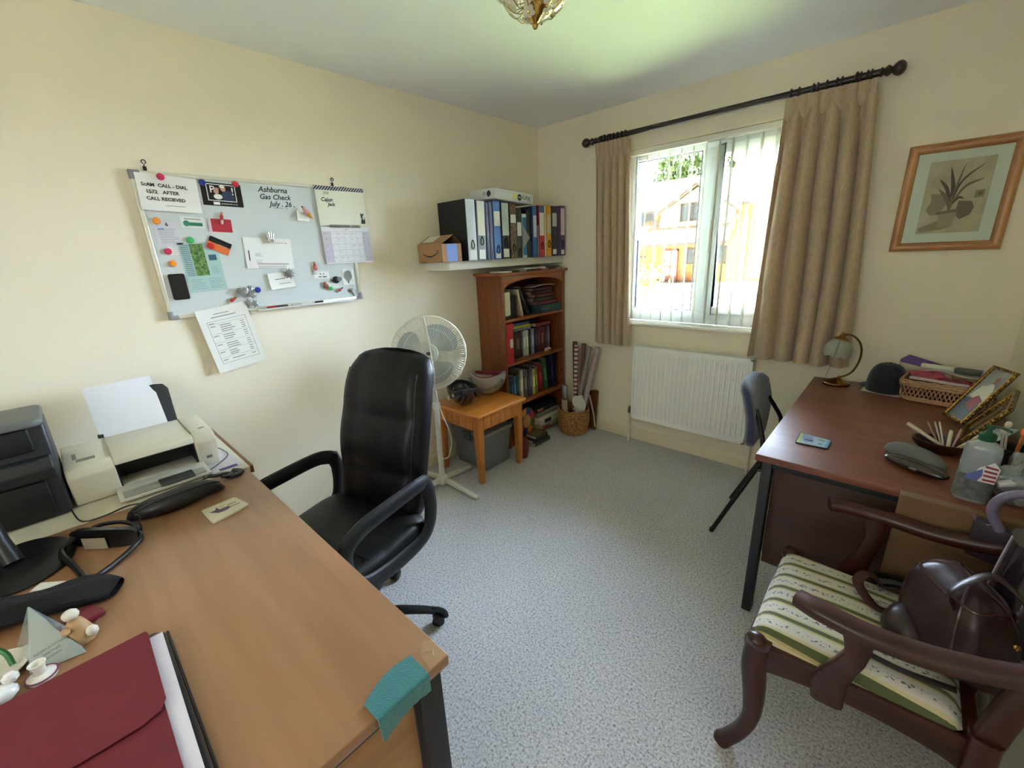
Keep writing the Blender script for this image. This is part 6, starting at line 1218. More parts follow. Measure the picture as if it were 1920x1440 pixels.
# wicker tray with wrapping bits
wt = thing('wicker_tray', 'rectangular natural wicker tray filled with red and pink tissue', 'basket', (2.57, -.245, DZ)); ca, sa = math.cos(-.16), math.sin(-.16)
def W(a, b_, z_): return Vector((2.578 + a * ca - b_ * sa, -.245 + a * sa + b_ * ca, DZ + z_))
def wring(b, hw, hd, z_, r_, wav=0, n=4, ph=0):
    pts = rrect(hw * 2, hd * 2, .04, 5); L = []
    for i in range(len(pts)):
        p, q = pts[i], pts[(i + 1) % len(pts)]; m_ = max(1, int(math.hypot(q[0] - p[0], q[1] - p[1]) / .008))
        for j in range(m_): L.append((p[0] + (q[0] - p[0]) * j / m_, p[1] + (q[1] - p[1]) * j / m_))
    b.tube([W(x, y, z_ + wav * math.sin(i * 1.2 + ph)) for i, (x, y) in enumerate(L)], r_, n=5, closed=True)
WK2 = M(176, 140, 104, .6, var=.15, vs=80)
b = MB(); wring(b, .140, .105, .010, .007, .001); wring(b, .141, .106, .020, .006, .0015, ph=3); b.build('woven_base', WK2, wt)
b = MB(); wring(b, .150, .115, .078, .008, .0015); wring(b, .152, .117, .088, .0075, .002, ph=3); wring(b, .150, .115, .098, .006, .0015); b.build('woven_rim', WK2, wt)
b = MB()
for s_ in (-1, 1):
    for k in range(18): x_ = -.125 + .25 * k / 17; b.tube([W(x_ - .008, s_ * .107, .024), W(x_ + .010, s_ * .113, .074)], .0026, n=5); b.tube([W(x_ + .010, s_ * .107, .024), W(x_ - .008, s_ * .113, .074)], .0026, n=5)
    for k in range(12): y_ = -.085 + .17 * k / 11; b.tube([W(s_ * .142, y_ - .008, .024), W(s_ * .148, y_ + .010, .074)], .0026, n=5); b.tube([W(s_ * .142, y_ + .010, .024), W(s_ * .148, y_ - .008, .074)], .0026, n=5)
b.build('lattice_side', WK2, wt)
b = MB(); b._add([W(-.14, -.105, .006), W(.14, -.105, .006), W(.14, .105, .006), W(-.14, .105, .006)], [(0, 1, 2, 3)]); b.build('tray_floor', M(120, 84, 56, .8), wt, smooth=False)
def blob(name, label, cat, c, r_, mat, seed, group=None, rz=0.0, amp=.12):
    rnd = random.Random(seed); p_ = [rnd.uniform(0, 6) for _ in range(6)]
    def f(u, v):
        a = 2 * PI * u; ph = PI * v; k = 1 + amp * math.sin(3 * a + p_[0] + 4 * ph) + amp * .6 * math.sin(5 * a + p_[1] - 6 * ph) * math.sin(ph)
        x_, y_ = math.cos(a) * math.sin(ph) * r_[0] * k, math.sin(a) * math.sin(ph) * r_[1] * k
        return (c[0] + x_ * math.cos(rz) - y_ * math.sin(rz), c[1] + x_ * math.sin(rz) + y_ * math.cos(rz), c[2] + math.cos(ph) * r_[2] * k)
    b = MB(); b.grid(f, 32, 16); return tag(b.build(name, mat, loc=c, ang=50), label, cat, group)
PLAS = lambda r, g, bb: M(r, g, bb, .18, coat=.6, bump=.3, bs=50)
WG = 'bits in the wicker tray'
blob('tissue_pack', 'pink tissue packet at back left in the wicker tray', 'packet', W(-.07, .03, .095), (.075, .05, .030), PLAS(170, 70, 96), 1, WG, -.2); blob('tissue_pack', 'crimson packet in the middle of the wicker tray', 'packet', W(.01, -.01, .080), (.085, .045, .028), PLAS(124, 30, 48), 2, WG, .1); blob('tissue_pack', 'bright red packet at the right end of the wicker tray', 'packet', W(.105, -.02, .085), (.045, .05, .028), PLAS(176, 34, 50), 3, WG, .6); blob('ribbon_bundle', 'dark maroon ribbon bundle low at front of the wicker tray', 'ribbon', W(.03, -.065, .05), (.09, .035, .026), M(74, 26, 32, .6), 4, WG, .05)
b = MB(); b.obox(W(-.03, -.050, .098), (.20, .022, .012), (0, .02, -.22)); tag(b.build('pale_box', M(196, 176, 170, .45), loc=W(-.03, -.05, .098), bev=.003), 'long pale pink strip box across the front of the tray', 'box', WG); b = MB(); b.obox(W(-.02, -.072, .078), (.19, .02, .012), (0, -.05, -.12)); tag(b.build('pale_box', M(186, 160, 140, .5), loc=W(-.02, -.072, .078), bev=.003), 'long beige strip box lower at the front of the tray', 'box', WG)
b = MB(); b.slab(lambda u, v: W(-.09 + .18 * u, .0 + .06 * v, .128 + .008 * math.sin(6 * u) + .004 * math.sin(9 * v)), 14, 8, .0015); tag(b.build('clear_bag', M(206, 204, 206, .1, alpha=.45, coat=.6), loc=W(0, .03, .13)), 'clear cellophane bag over the packets in the tray', 'bag', WG)
b = MB(); b.obox(W(-.055, .055, .142), (.115, .024, .020), (0, .02, -.14)); tag(b.build('white_carton', M(214, 208, 186, .5), loc=W(-.05, .05, .14), bev=.004), 'cream carton lying behind the clear bag in the tray', 'box', WG); b = MB(); b.obox(W(.048, .050, .140), (.085, .026, .024), (0, .02, -.16)); tag(b.build('green_carton', M(76, 84, 62, .5), loc=W(.05, .05, .14), bev=.003), 'dark green carton beside the cream carton', 'box', WG); b = MB(); b.obox(W(.120, .040, .128), (.06, .05, .040), (0, .0, -.2)); tag(b.build('blue_pack', M(120, 130, 150, .3), loc=W(.12, .04, .13), bev=.006), 'grey blue packet right of the green carton', 'packet', WG)
b = MB(); b.prism([(0, 0), (.36, -.02), (.36, .06), (.03, .155), (.0, .13)], (2.40, -.045, DZ + .004), (1, .02, 0), (0, .12, 1), (0, -.010, 0)); pf = b.build('purple_folder', M(80, 50, 120, .5), loc=(2.5, -.05, DZ), bev=.001); tag(pf, 'purple folder leaning on the wall behind the wicker tray', 'folder'); b = MB(); b.prism([(0, .005), (.34, -.01), (.34, .05), (.01, .118)], (2.392, -.058, DZ + .003), (1, .02, 0), (0, .12, 1), (0, -.004, 0)); tag(b.build('cream_card', M(200, 190, 160, .6), loc=(2.5, -.07, DZ)), 'cream card in front of the purple folder', 'card')
# gilt photo frames
def ornate():
    m, n, p = _new('gilt_frame'); t = n.nodes.new('ShaderNodeTexCoord'); v = n.nodes.new('ShaderNodeTexVoronoi'); v.inputs['Scale'].default_value = 130; n.links.new(t.outputs['Object'], v.inputs['Vector']); cr = ramp(n, v.outputs['Distance'], [(.2, C(190, 150, 74)), (.6, C(84, 58, 22))]); n.links.new(cr.outputs[0], p.inputs['Base Color'])
    bu = n.nodes.new('ShaderNodeBump'); bu.inputs['Strength'].default_value = .8; bu.inputs['Distance'].default_value = .003; n.links.new(v.outputs['Distance'], bu.inputs['Height']); n.links.new(bu.outputs[0], p.inputs['Normal']); p.inputs['Metallic'].default_value = .7; p.inputs['Roughness'].default_value = .38; return m
GILT = ornate(); GOLD = M(206, 158, 60, .3, 1.0)
def pframe(label, A, u, v, w_, h_, fw, bgc, arts, name='gilt_picture'):
    A, u, v = Vector(A), Vector(u).normalized(), Vector(v).normalized(); n_ = u.cross(v).normalized(); root = thing(name, label, 'picture frame', A)
    P = lambda a, q, l=0: A + u * a + v * q + n_ * l
    for (a0, a1, q0, q1) in ((0, w_, 0, fw), (0, w_, h_ - fw, h_), (0, fw, fw, h_ - fw), (w_ - fw, w_, fw, h_ - fw)):
        b = MB(); b._add([P(a, q, l) for a in (a0, a1) for q in (q0, q1) for l in (0, .012)], [(0, 1, 3, 2), (4, 6, 7, 5), (0, 4, 5, 1), (2, 3, 7, 6), (0, 2, 6, 4), (1, 5, 7, 3)]); b.build('frame_moulding', GILT, root, bev=.003)
    b = MB(); k = fw - .0005; b.tube([P(k, k, .011), P(w_ - k, k, .011), P(w_ - k, h_ - k, .011), P(k, h_ - k, .011)], .0016, n=6, closed=True, up=n_); b.build('inner_gold_edge', GOLD, root)
    b = MB(); b._add([P(a, q, l) for a in (.002, w_ - .002) for q in (.002, h_ - .002) for l in (-.002, .004)], [(0, 1, 3, 2), (4, 6, 7, 5), (0, 4, 5, 1), (2, 3, 7, 6), (0, 2, 6, 4), (1, 5, 7, 3)]); b.build('photograph', M(*bgc, .2), root, smooth=False)
    for k, (pts, col) in enumerate(arts): b = MB(); b.poly([P(fw + (w_ - 2 * fw) * a, fw + (h_ - 2 * fw) * q, .0045 + .0002 * k) for a, q in pts]); b.build('picture_detail', M(*col, .25), root, smooth=False)
    return root
pframe('gilt frame with photo of a seated person in white and red', (2.570, -.493, DZ + .008), (.465, -.885, 0), (.441, .232, .86), .118, .250, .011, (142, 142, 140), [([(0, 0), (1, 0), (1, .30), (.6, .42), (0, .40)], (86, 96, 110)), ([(.6, .45), (1, .4), (1, .95), (.7, .9)], (120, 124, 132)), ([(.30, .28), (.75, .20), (.85, .42), (.5, .5), (.3, .44)], (150, 84, 96)), ([(.10, .45), (.35, .42), (.5, .50), (.9, .42), (.86, .64), (.62, .78), (.45, .70), (.25, .66)], (200, 196, 184)), ([(.52, .76), (.66, .74), (.72, .84), (.62, .9), (.52, .86)], (140, 100, 84))])
pframe('gilt frame with dark brown picture, nearer and right of the first', (2.634, -.612, DZ + .008), (-.16, -.987, 0), (.50, -.08, .86), .270, .200, .011, (60, 48, 32), [([(.1, .1), (.5, .08), (.45, .5), (.12, .45)], (84, 60, 40)), ([(.3, .1), (.38, .1), (.46, .8), (.40, .8)], (150, 140, 110)), ([(.55, .2), (.9, .2), (.9, .8), (.6, .7)], (56, 70, 48)), ([(.2, .05), (.32, .05), (.3, .25), (.18, .22)], (170, 90, 50))])
# dish of pens
pb = thing('pen_dish', 'dark wooden boat shaped dish holding pens near the gilt frames', 'dish', (2.545, -0.950, DZ)); WD = M(52, 22, 18, .35, coat=.3)
b = MB(); b.lathe([(0, .002), (.045, .002), (.066, .026), (.070, .042), (.064, .041), (.044, .010), (0, .008)], (2.545, -0.925, DZ + .001), n=28, sx=1.1, sy=.8); b.build('bowl', WD, pb)
PG = 'pens standing in the dark dish'
def stick(label, p0, p1, r_, col, name='pen', cat='pen', tip=None):
    root = thing(name, label, cat, p0, group=PG); p0, p1 = Vector(p0), Vector(p1); MB().tube([p0, p0.lerp(p1, .04), p0.lerp(p1, .93), p1], [r_ * .5, r_, r_, r_ * .6], n=10).build('barrel', M(*col, .35), root)
    if tip: MB().tube([p0.lerp(p1, .62), p0.lerp(p1, 1.01)], r_ * 1.25, n=10).build('cap', M(*tip, .35), root)
stick('fat cream pen leaning furthest left over the dish rim', (2.555, -0.925, DZ + .02), (2.450, -0.905, DZ + 0.078), .0060, (206, 196, 176), tip=(196, 180, 150)); stick('thin brown pen, second from left in the dish', (2.545, -0.925, DZ + .02), (2.502, -0.890, DZ + 0.092), .0028, (150, 120, 96)); stick('thin silver pen, third from left in the dish', (2.550, -0.920, DZ + .02), (2.520, -0.885, DZ + 0.096), .0028, (176, 170, 160)); stick('thin white topped pen, fourth from left in the dish', (2.555, -0.920, DZ + .02), (2.532, -0.885, DZ + 0.098), .0028, (196, 190, 182)); stick('cream highlighter upright in the middle of the dish', (2.565, -0.935, DZ + .02), (2.563, -0.920, DZ + 0.085), .0058, (206, 198, 170)); stick('pale rosy pen on the right of the dish', (2.575, -0.930, DZ + .02), (2.588, -0.900, DZ + 0.089), .0034, (176, 140, 130)); stick('tan pencil at the far right of the dish', (2.580, -0.935, DZ + .02), (2.650, -0.910, DZ + 0.100), .0036, (196, 176, 130), name='pencil', cat='pencil')
# glasses cases
gc = thing('glasses_case', 'grey green domed spectacle case with dark base on mahogany desk', 'glasses case', (2.475, -1.08, DZ))
def dome(b, c, L, Wd, H, rz, z0, full=False):
    def f(u, v):
        a = 2 * PI * u; ph = (PI if full else PI / 2) * v; k = math.sin(ph) ** .8 if not full else math.sin(ph) ** .6; x_ = math.copysign(abs(math.cos(a)) ** .9, math.cos(a)) * L * k; y_ = math.copysign(abs(math.sin(a)) ** .8, math.sin(a)) * Wd * k
        return (c[0] + x_ * math.cos(rz) - y_ * math.sin(rz), c[1] + x_ * math.sin(rz) + y_ * math.cos(rz), z0 + H * math.cos(ph))
    b.grid(f, 36, 12)
b = MB(); dome(b, (2.480, -1.085), .092, .037, .042, -.62, DZ + .018); b.build('upper_shell', M(98, 100, 96, .7, bump=.2, bs=200), gc); b = MB(); dome(b, (2.480, -1.085), .090, .036, -.016, -.62, DZ + .0175); b.build('lower_shell', M(36, 34, 34, .4), gc)
g2 = thing('glasses_case', 'glossy dark brown spectacle case in front of the grey green one', 'glasses case', (2.49, -1.165, DZ)); b = MB(); dome(b, (2.483, -1.160), .088, .028, .018, -.50, DZ + .020); b.build('upper_shell', M(40, 24, 26, .2, coat=.6), g2); b = MB(); dome(b, (2.483, -1.160), .088, .028, -.018, -.50, DZ + .0195); b.build('lower_shell', M(24, 14, 16, .2, coat=.6), g2); MB().obox((2.477, -1.189, DZ + .020), (.02, .003, .005), (0, 0, -.5)).build('clasp', M(160, 150, 140, .3, .8), g2, bev=.001)
# pump bottle
pu = thing('pump_bottle', 'clear plastic sanitiser bottle with green pump on the desk edge', 'bottle', (2.600, -1.27, DZ)); CL = M(176, 186, 188, .12, coat=.5, alpha=.55)
R_ = Matrix.Rotation(-.10, 3, 'Z'); cb = Vector((2.602, -1.268, 0)); U2, V2 = R_ @ X, R_ @ Y
def rloop(w2, d2, z_): return [cb + U2 * p[0] + V2 * p[1] + Z * z_ for p in rrect(w2, d2, min(w2, d2) * .42, 4)]
def loft(b, loops, capb=True, capt=True):
    n = len(loops[0]); vs = [p for l in loops for p in l]; fs = [(i * n + j, i * n + (j + 1) % n, (i + 1) * n + (j + 1) % n, (i + 1) * n + j) for i in range(len(loops) - 1) for j in range(n)]
    if capb: fs.append(tuple(range(n - 1, -1, -1)))
    if capt: fs.append(tuple((len(loops) - 1) * n + j for j in range(n)))
    b._add(vs, fs)
b = MB(); loft(b, [rloop(.070, .044, DZ + .001), rloop(.076, .050, DZ + .006), rloop(.076, .050, DZ + .155), rloop(.070, .046, DZ + .172), rloop(.040, .034, DZ + .182), rloop(.028, .028, DZ + .188)]); b.build('bottle_body', CL, pu)
b = MB(); loft(b, [rloop(.070, .044, DZ + .003), rloop(.070, .044, DZ + .060)]); b.build('liquid', M(120, 128, 126, .1, alpha=.6), pu)
b = MB(); loft(b, [rloop(.0775, .0515, DZ + .010), rloop(.0775, .0515, DZ + .085)], False, False); b.build('label', M(96, 100, 98, .6, var=.5, vs=60), pu)
GP = M(24, 78, 50, .35); MB().lathe([(0, 0), (.017, 0), (.018, .002), (.018, .018), (.013, .022), (.006, .024), (.005, .036), (0, .036)], cb + Z * (DZ + .186), n=20).build('pump_collar', GP, pu); b = MB(); b.tube([cb + Z * (DZ + .221), cb + Z * (DZ + .231)], .009, n=12); b.tube(bez([cb + Z * (DZ + .228) - X * .006, cb + Z * (DZ + .230) + X * .018 + Y * -.004, cb + Z * (DZ + .222) + X * .040 - Y * .008], 5), (.005, .004), n=8, up=Z); b.build('pump_head', GP, pu)
fg = thing('flag_sticker', 'red, white and blue striped sticker leaning on the pump bottle', 'sticker', cb + Vector((.012, -.032, DZ + .09))); fo = cb + Vector((.004, -.0285, DZ + .072))
b = MB(); b.prism([(-.022, 0), (.030, 0), (.034, .045), (.020, .062), (.010, .052), (-.005, .040)], fo, U2, (0, .05, 1), V2 * -.001); b.build('white_backing', M(216, 214, 216, .4), fg, smooth=False)
b = MB(); b.prism([(-.030, .002), (-.004, -.002), (.004, .018), (.002, .038), (-.012, .026), (-.026, .012)], fo - V2 * .0011, U2, (0, .05, 1), V2 * -.0006); b.build('blue_field', M(88, 100, 160, .4), fg, smooth=False)
for k in range(4): b = MB(); b.prism([(.006, .004 + .013 * k), (.030, .005 + .012 * k), (.030, .011 + .012 * k), (.005, .010 + .013 * k)], fo - V2 * .0011, U2, (0, .05, 1), V2 * -.0006); b.build('red_stripe', M(140, 44, 66, .4), fg, smooth=False)
b = MB(); b.obox((2.668, -1.270, DZ + .075), (.052, .020, .013), (.1, -.35, .2)); er = b.build('correction_tube', M(220, 220, 222, .3), loc=(2.668, -1.27, DZ + .07), bev=.004); tag(er, 'small white tube lying across the clear plastic bags', 'tube')
blob('plastic_bag', 'crumpled clear plastic bag behind the white tube', 'plastic bag', (2.690, -1.225, DZ + .055), (.050, .055, .052), M(156, 162, 162, .08, coat=.8, alpha=.55, bump=.5, bs=40), 11, amp=.16); blob('plastic_bag', 'crumpled clear bag in the corner between bottle and dark pot', 'plastic bag', (2.712, -1.12, DZ + .06), (.036, .055, .055), M(170, 174, 176, .08, coat=.8, alpha=.5, bump=.5, bs=40), 12, amp=.18); blob('tissue_pack', 'small maroon packet beneath the clear plastic bags', 'packet', (2.662, -1.175, DZ + .022), (.03, .035, .020), M(104, 34, 46, .4), 13)
# dark pot with brushes
bp = thing('brush_pot', 'black mesh pot of make up brushes behind the pump bottle', 'pot', (2.705, -.985, DZ)); b = MB(); b.lathe([(0, .001), (.040, .001), (.046, .085), (.043, .085), (.038, .006), (0, .006)], (2.700, -.985, DZ), n=24); b.build('pot', M(16, 15, 15, .5), bp)
BG2 = 'brushes in the black pot'
for k, (dx, dy, h, col, lb) in enumerate(((-.035, -.02, .135, (176, 170, 156), 'pale topped brush leaning towards the pump bottle'), (-.02, .03, .14, (190, 182, 168), 'white tipped brush leaning to the frames'), (.005, -.035, .145, (196, 100, 50), 'orange handled brush in the black pot'), (.02, .01, .16, (150, 140, 110), 'tan handled brush upright in the black pot'), (.03, -.03, .13, (110, 110, 100), 'grey green handled brush near the wall'))):
    root = thing('brush', lb, 'brush', (2.70, -.985, DZ + .01), group=BG2); p0, p1 = Vector((2.700 + dx * .4, -.985 + dy * .4, DZ + .01)), Vector((2.700 + dx, -.985 + dy, DZ + h)); MB().tube([p0, p1], .0035, n=8).build('handle', M(*col, .4), root); MB().ball(p1 + Z * .006, (.009, .009, .013), 10).build('bristles', M(*[min(255, c + 20) for c in col], .8), root)
b = MB(); b.prism([(0, 0), (.105, .004), (.10, .012), (.006, .010)], (2.615, -.905, DZ + .055), (.5, .6, .35), (.2, -.3, 1), (.05, -.03, .01)); tag(b.build('tissue_sheet', M(186, 208, 210, .6), loc=(2.64, -.87, DZ + .06)), 'pale blue tissue poking out in front of the gilt frame', 'tissue')
# framed plant print on the wall
fr = thing('framed_print', 'pine framed sepia print of potted plants on the window wall', 'picture', (2.465, -.001, 1.4)); a0, a1, q0, q1 = 2.262, 2.640, 1.396, 1.868
FRW = wood('light_pine_frame', (150, 96, 52), (196, 146, 92), 'Z', 1.2, .4, .2); FRX = wood('light_pine_frame_x', (150, 96, 52), (196, 146, 92), 'X', 1.2, .4, .2); t = .040
pf_ = [(0, 0), (t, 0), (t, .008), (t * .8, .014), (t * .5, .021), (t * .15, .020), (0, .012)]
def side(o, u, L, inn, mat):
    o, u, inn = Vector(o), Vector(u), Vector(inn); vs = []
    for e in (0, 1):
        for p, q in pf_: vs.append(o + u * ((L - p) if e else p) + inn * p - Y * q)
    n = len(pf_); b = MB(); b._add(vs, [tuple(range(n)), tuple(range(2 * n - 1, n - 1, -1))] + [(i, (i + 1) % n, n + (i + 1) % n, n + i) for i in range(n)]); b.build('frame_moulding', mat, fr, ang=50)
side((a0, -.002, q0), X, a1 - a0, Z, FRX); side((a0, -.002, q1), X, a1 - a0, -Z, FRX); side((a0, -.002, q0), Z, q1 - q0, X, FRW); side((a1, -.002, q0), Z, q1 - q0, -X, FRW)
MB().box(a0 + .035, a1 - .035, -.009, -.004, q0 + .035, q1 - .035).build('mount', M(222, 226, 212, .7), fr, smooth=False)
def sepia():
    m, n, p = _new('sepia_paper'); t_ = n.nodes.new('ShaderNodeTexCoord'); x = n.nodes.new('ShaderNodeTexNoise'); x.inputs['Scale'].default_value = 9; x.inputs['Detail'].default_value = 5; n.links.new(t_.outputs['Object'], x.inputs['Vector']); cr = ramp(n, x.outputs[0], [(.35, C(176, 160, 130)), (.65, C(208, 196, 166))]); n.links.new(cr.outputs[0], p.inputs['Base Color']); p.inputs['Roughness'].default_value = .7; return m
PX0, PX1, PZ0, PZ1 = a0 + .085, a1 - .082, q0 + .080, q1 - .078
MB().box(PX0, PX1, -.0096, -.009, PZ0, PZ1).build('sepia_print', sepia(), fr, smooth=False)
def art(pts, col, k): b = MB(); b.poly([(PX0 + (PX1 - PX0) * u, -.0098 - .00015 * k, PZ0 + (PZ1 - PZ0) * v) for u, v in pts]); b.build('drawn_shape', M(*col, .8), fr, smooth=False)
def leaf(P, w_, col, k):
    P = [Vector((p[0], p[1], 0)) for p in P]; Q = bez(P, 6); L, R2 = [], []
    for i, q in enumerate(Q):
        d = (Q[min(i + 1, len(Q) - 1)] - Q[max(i - 1, 0)]).normalized(); n_ = Vector((-d.y, d.x, 0)); h = w_ * math.sin(PI * min(1, .08 + .92 * i / (len(Q) - 1))) ** .8; L.append(q + n_ * h); R2.append(q - n_ * h)
    art([(p.x, p.y) for p in L] + [(p.x, p.y) for p in reversed(R2)], col, k)
SD, SM, SL = (96, 83, 70), (128, 112, 92), (156, 139, 114)
art([(.12, .56), (.36, .55), (.40, .48), (.38, .36), (.30, .26), (.16, .26), (.08, .34), (.14, .44)], SL, 1); art([(.58, .44), (.78, .42), (.84, .34), (.80, .24), (.66, .18), (.56, .26)], SM, 2); art([(.30, .30), (.60, .33), (.56, .10), (.34, .08)], (170, 154, 128), 3); art([(.27, .30), (.62, .33), (.62, .29), (.27, .26)], SM, 4); art([(.02, .08), (.34, .18), (.36, .10), (.60, .10), (.4, .05), (.05, .02)], SL, 0)
for k, (P, w_) in enumerate((([(.45, .34), (.45, .60), (.34, .92)], .035), ([(.46, .36), (.50, .66), (.56, .95)], .020), ([(.46, .36), (.56, .70), (.86, .92)], .016), ([(.46, .36), (.62, .62), (.90, .72)], .020), ([(.45, .36), (.36, .60), (.20, .76)], .028), ([(.44, .36), (.36, .50), (.22, .62)], .032), ([(.46, .36), (.56, .48), (.66, .46)], .018), ([(.45, .30), (.46, .42), (.46, .52)], .035))): leaf(P, w_, SD if k % 2 == 0 else SM, 5 + k)
art([(.80, .46), (.94, .47), (.94, .57), (.80, .56)], (150, 144, 112), 14); art([(.85, .49), (.90, .50), (.90, .54), (.85, .53)], (112, 108, 82), 15)
MB().box(a0 + .036, a1 - .036, -.0145, -.0135, q0 + .036, q1 - .036).build('glass', glass_mat('picture_glass', (250, 252, 250), .3, ior=1.12), fr, smooth=False)
# cardboard by the desk end
cb_ = thing('cardboard_box', 'flat brown cardboard box standing between the armchair and mahogany desk', 'cardboard box', (2.57, -1.365, 0)); b = MB(); b.box(2.455, 2.700, -1.368, -1.334, .001, .735); b.build('carton', M(112, 84, 54, .8, var=.06, vs=12), cb_, bev=.002); MB().box(2.456, 2.699, -1.3695, -1.3685, .60, .64).build('tape', M(130, 100, 64, .5), cb_, smooth=False)
# blue chair
bc_ = thing('fabric_chair', 'blue grey upholstered chair on black tube legs by the mahogany desk', 'chair', (2.02, -.64, 0)); BT = M(16, 16, 17, .35); BF = M(50, 59, 86, .95, bump=.3, bs=500, sheen=.5, var=.05, vs=300)
yc = -.64
def bpad(u, v):
    a = 2 * PI * u; z_ = .475 + .355 * v; wv = math.sin(PI * (.12 + .76 * v)) ** .4; e = min(1, min(v, 1 - v) / .12) ** .5; hw = (.110 + .075 * min(1, v * 1.6)) * (.55 + .45 * e); cx_ = 1.912 - .055 * v + .02 * math.sin(PI * v); th = .030 * (.3 + .7 * e)
    c, s_ = math.cos(a), math.sin(a); y_ = math.copysign(abs(s_) ** .5, s_) * hw; x_ = math.copysign(abs(c) ** .8, c) * th
    return (cx_ + x_ + .035 * (y_ / .2) ** 2 - .01, yc + y_, z_)
b = MB(); b.grid(bpad, 48, 24); b.poly([bpad(i / 48, 1) for i in range(48)]); b.poly([bpad(i / 48, 0) for i in range(48)]); b.build('backrest', BF, bc_, ang=80)
b = MB(); b.grid(lambda u, v: cush(u, v, .205, .21, .032, .452, 0) + Vector((2.185, yc, 0)), 48, 12); b.build('seat', BF, bc_, ang=80)
for s_ in (-1, 1):
    yy = yc + .185 * s_
    b = MB(); b.tube([(1.805 if s_ < 0 else 1.79, yy + .012 * s_, .0), (1.99, yy, .47)], .0115, n=12); b.tube([(1.805, yy, .0), (1.807, yy, .012)], .014, n=10); b.build('rear_leg', BT, bc_)
    b = MB(); b.tube([(2.40, yy + .012 * s_, .0), (2.17, yy, .415)], .0115, n=12); b.build('front_leg', BT, bc_)
    b = MB(); b.tube(bez([(1.985, yy, .44), (1.985, yy, .56), (1.955, yc + .15 * s_, .64), (1.925, yc + .12 * s_, .70)], 6), .0105, n=10); b.build('back_tube', BT, bc_)
    b = MB(); b.tube([(1.975, yy, .425), (2.36, yy, .418)], .010, n=10); b.build('seat_rail', BT, bc_)
b = MB(); b.tube([(1.975, yc - .185, .44), (1.975, yc + .185, .44)], .009, n=10); b.build('cross_bar', BT, bc_)
# ================================================================== mahogany carver chair with bags
MW = wood('mahogany_chair_wood', (42, 14, 9), (70, 28, 18), 'X', 1.0, .36, .1); MWZ = wood('mahogany_chair_upright', (42, 14, 9), (68, 26, 17), 'Z', 1.0, .36, .1)
ac = thing('carver_chair', 'mahogany carver armchair with green and cream striped seat', 'armchair', (2.44, -1.64, 0))
yn, yf_ = -1.862, -1.418
def stripe_mat():
    m, n, p = _new('regency_stripe'); t = n.nodes.new('ShaderNodeTexCoord'); s = n.nodes.new('ShaderNodeSeparateXYZ'); n.links.new(t.outputs['Object'], s.inputs[0])
    mm = n.nodes.new('ShaderNodeMath'); mm.operation = 'MULTIPLY_ADD'; mm.inputs[1].default_value = 1 / .064; mm.inputs[2].default_value = 10.15; n.links.new(s.outputs[1], mm.inputs[0]); fr = n.nodes.new('ShaderNodeMath'); fr.operation = 'FRACT'; n.links.new(mm.outputs[0], fr.inputs[0])
    cr = n.nodes.new('ShaderNodeValToRGB'); cr.color_ramp.interpolation = 'CONSTANT'; e = cr.color_ramp.elements; e[0].position = 0; e[0].color = C(80, 88, 50); e[1].position = .20; e[1].color = C(192, 182, 142)
    for p_, c_ in ((.30, (198, 194, 184)), (.86, (192, 182, 142)), (.93, (176, 160, 108))): k = e.new(p_); k.color = C(*c_)
    n.links.new(fr.outputs[0], cr.inputs[0])
    v = n.nodes.new('ShaderNodeTexNoise'); v.inputs['Scale'].default_value = 130; v.inputs['Detail'].default_value = 2; n.links.new(t.outputs['Object'], v.inputs['Vector']); sp_ = ramp(n, v.outputs[0], [(.56, (0, 0, 0, 1)), (.60, (1, 1, 1, 1))])
    bd = n.nodes.new('ShaderNodeValToRGB'); bd.color_ramp.interpolation = 'CONSTANT'; q = bd.color_ramp.elements; q[0].position = 0; q[0].color = (0, 0, 0, 1); q[1].position = .46; q[1].color = (1, 1, 1, 1); k = q.new(.70); k.color = (0, 0, 0, 1); n.links.new(fr.outputs[0], bd.inputs[0])
    mu = n.nodes.new('ShaderNodeMath'); mu.operation = 'MULTIPLY'; n.links.new(sp_.outputs[0], mu.inputs[0]); n.links.new(bd.outputs[0], mu.inputs[1])
    mi = n.nodes.new('ShaderNodeMix'); mi.data_type = 'RGBA'; n.links.new(mu.outputs[0], mi.inputs['Factor']); n.links.new(cr.outputs[0], mi.inputs['A']); mi.inputs['B'].default_value = C(104, 96, 104); n.links.new(mi.outputs['Result'], p.inputs['Base Color'])
    p.inputs['Roughness'].default_value = .8; p.inputs['Sheen Weight'].default_value = .2; return m
def seatf(u, v):
    x_ = 2.206 + .415 * u; w0 = 1 - .10 * u; yy = -1.640 + (v - .5) * .430 * w0
    e = min(1, min(u, 1 - u) / .08) ** .5 * min(1, min(v, 1 - v) / .06) ** .5
    return (x_, yy, .432 + .032 * e + .014 * math.sin(PI * u) * math.sin(PI * v))
b = MB(); b.slab(seatf, 30, 30, .02); b.build('seat_cushion', stripe_mat(), ac, ang=80)
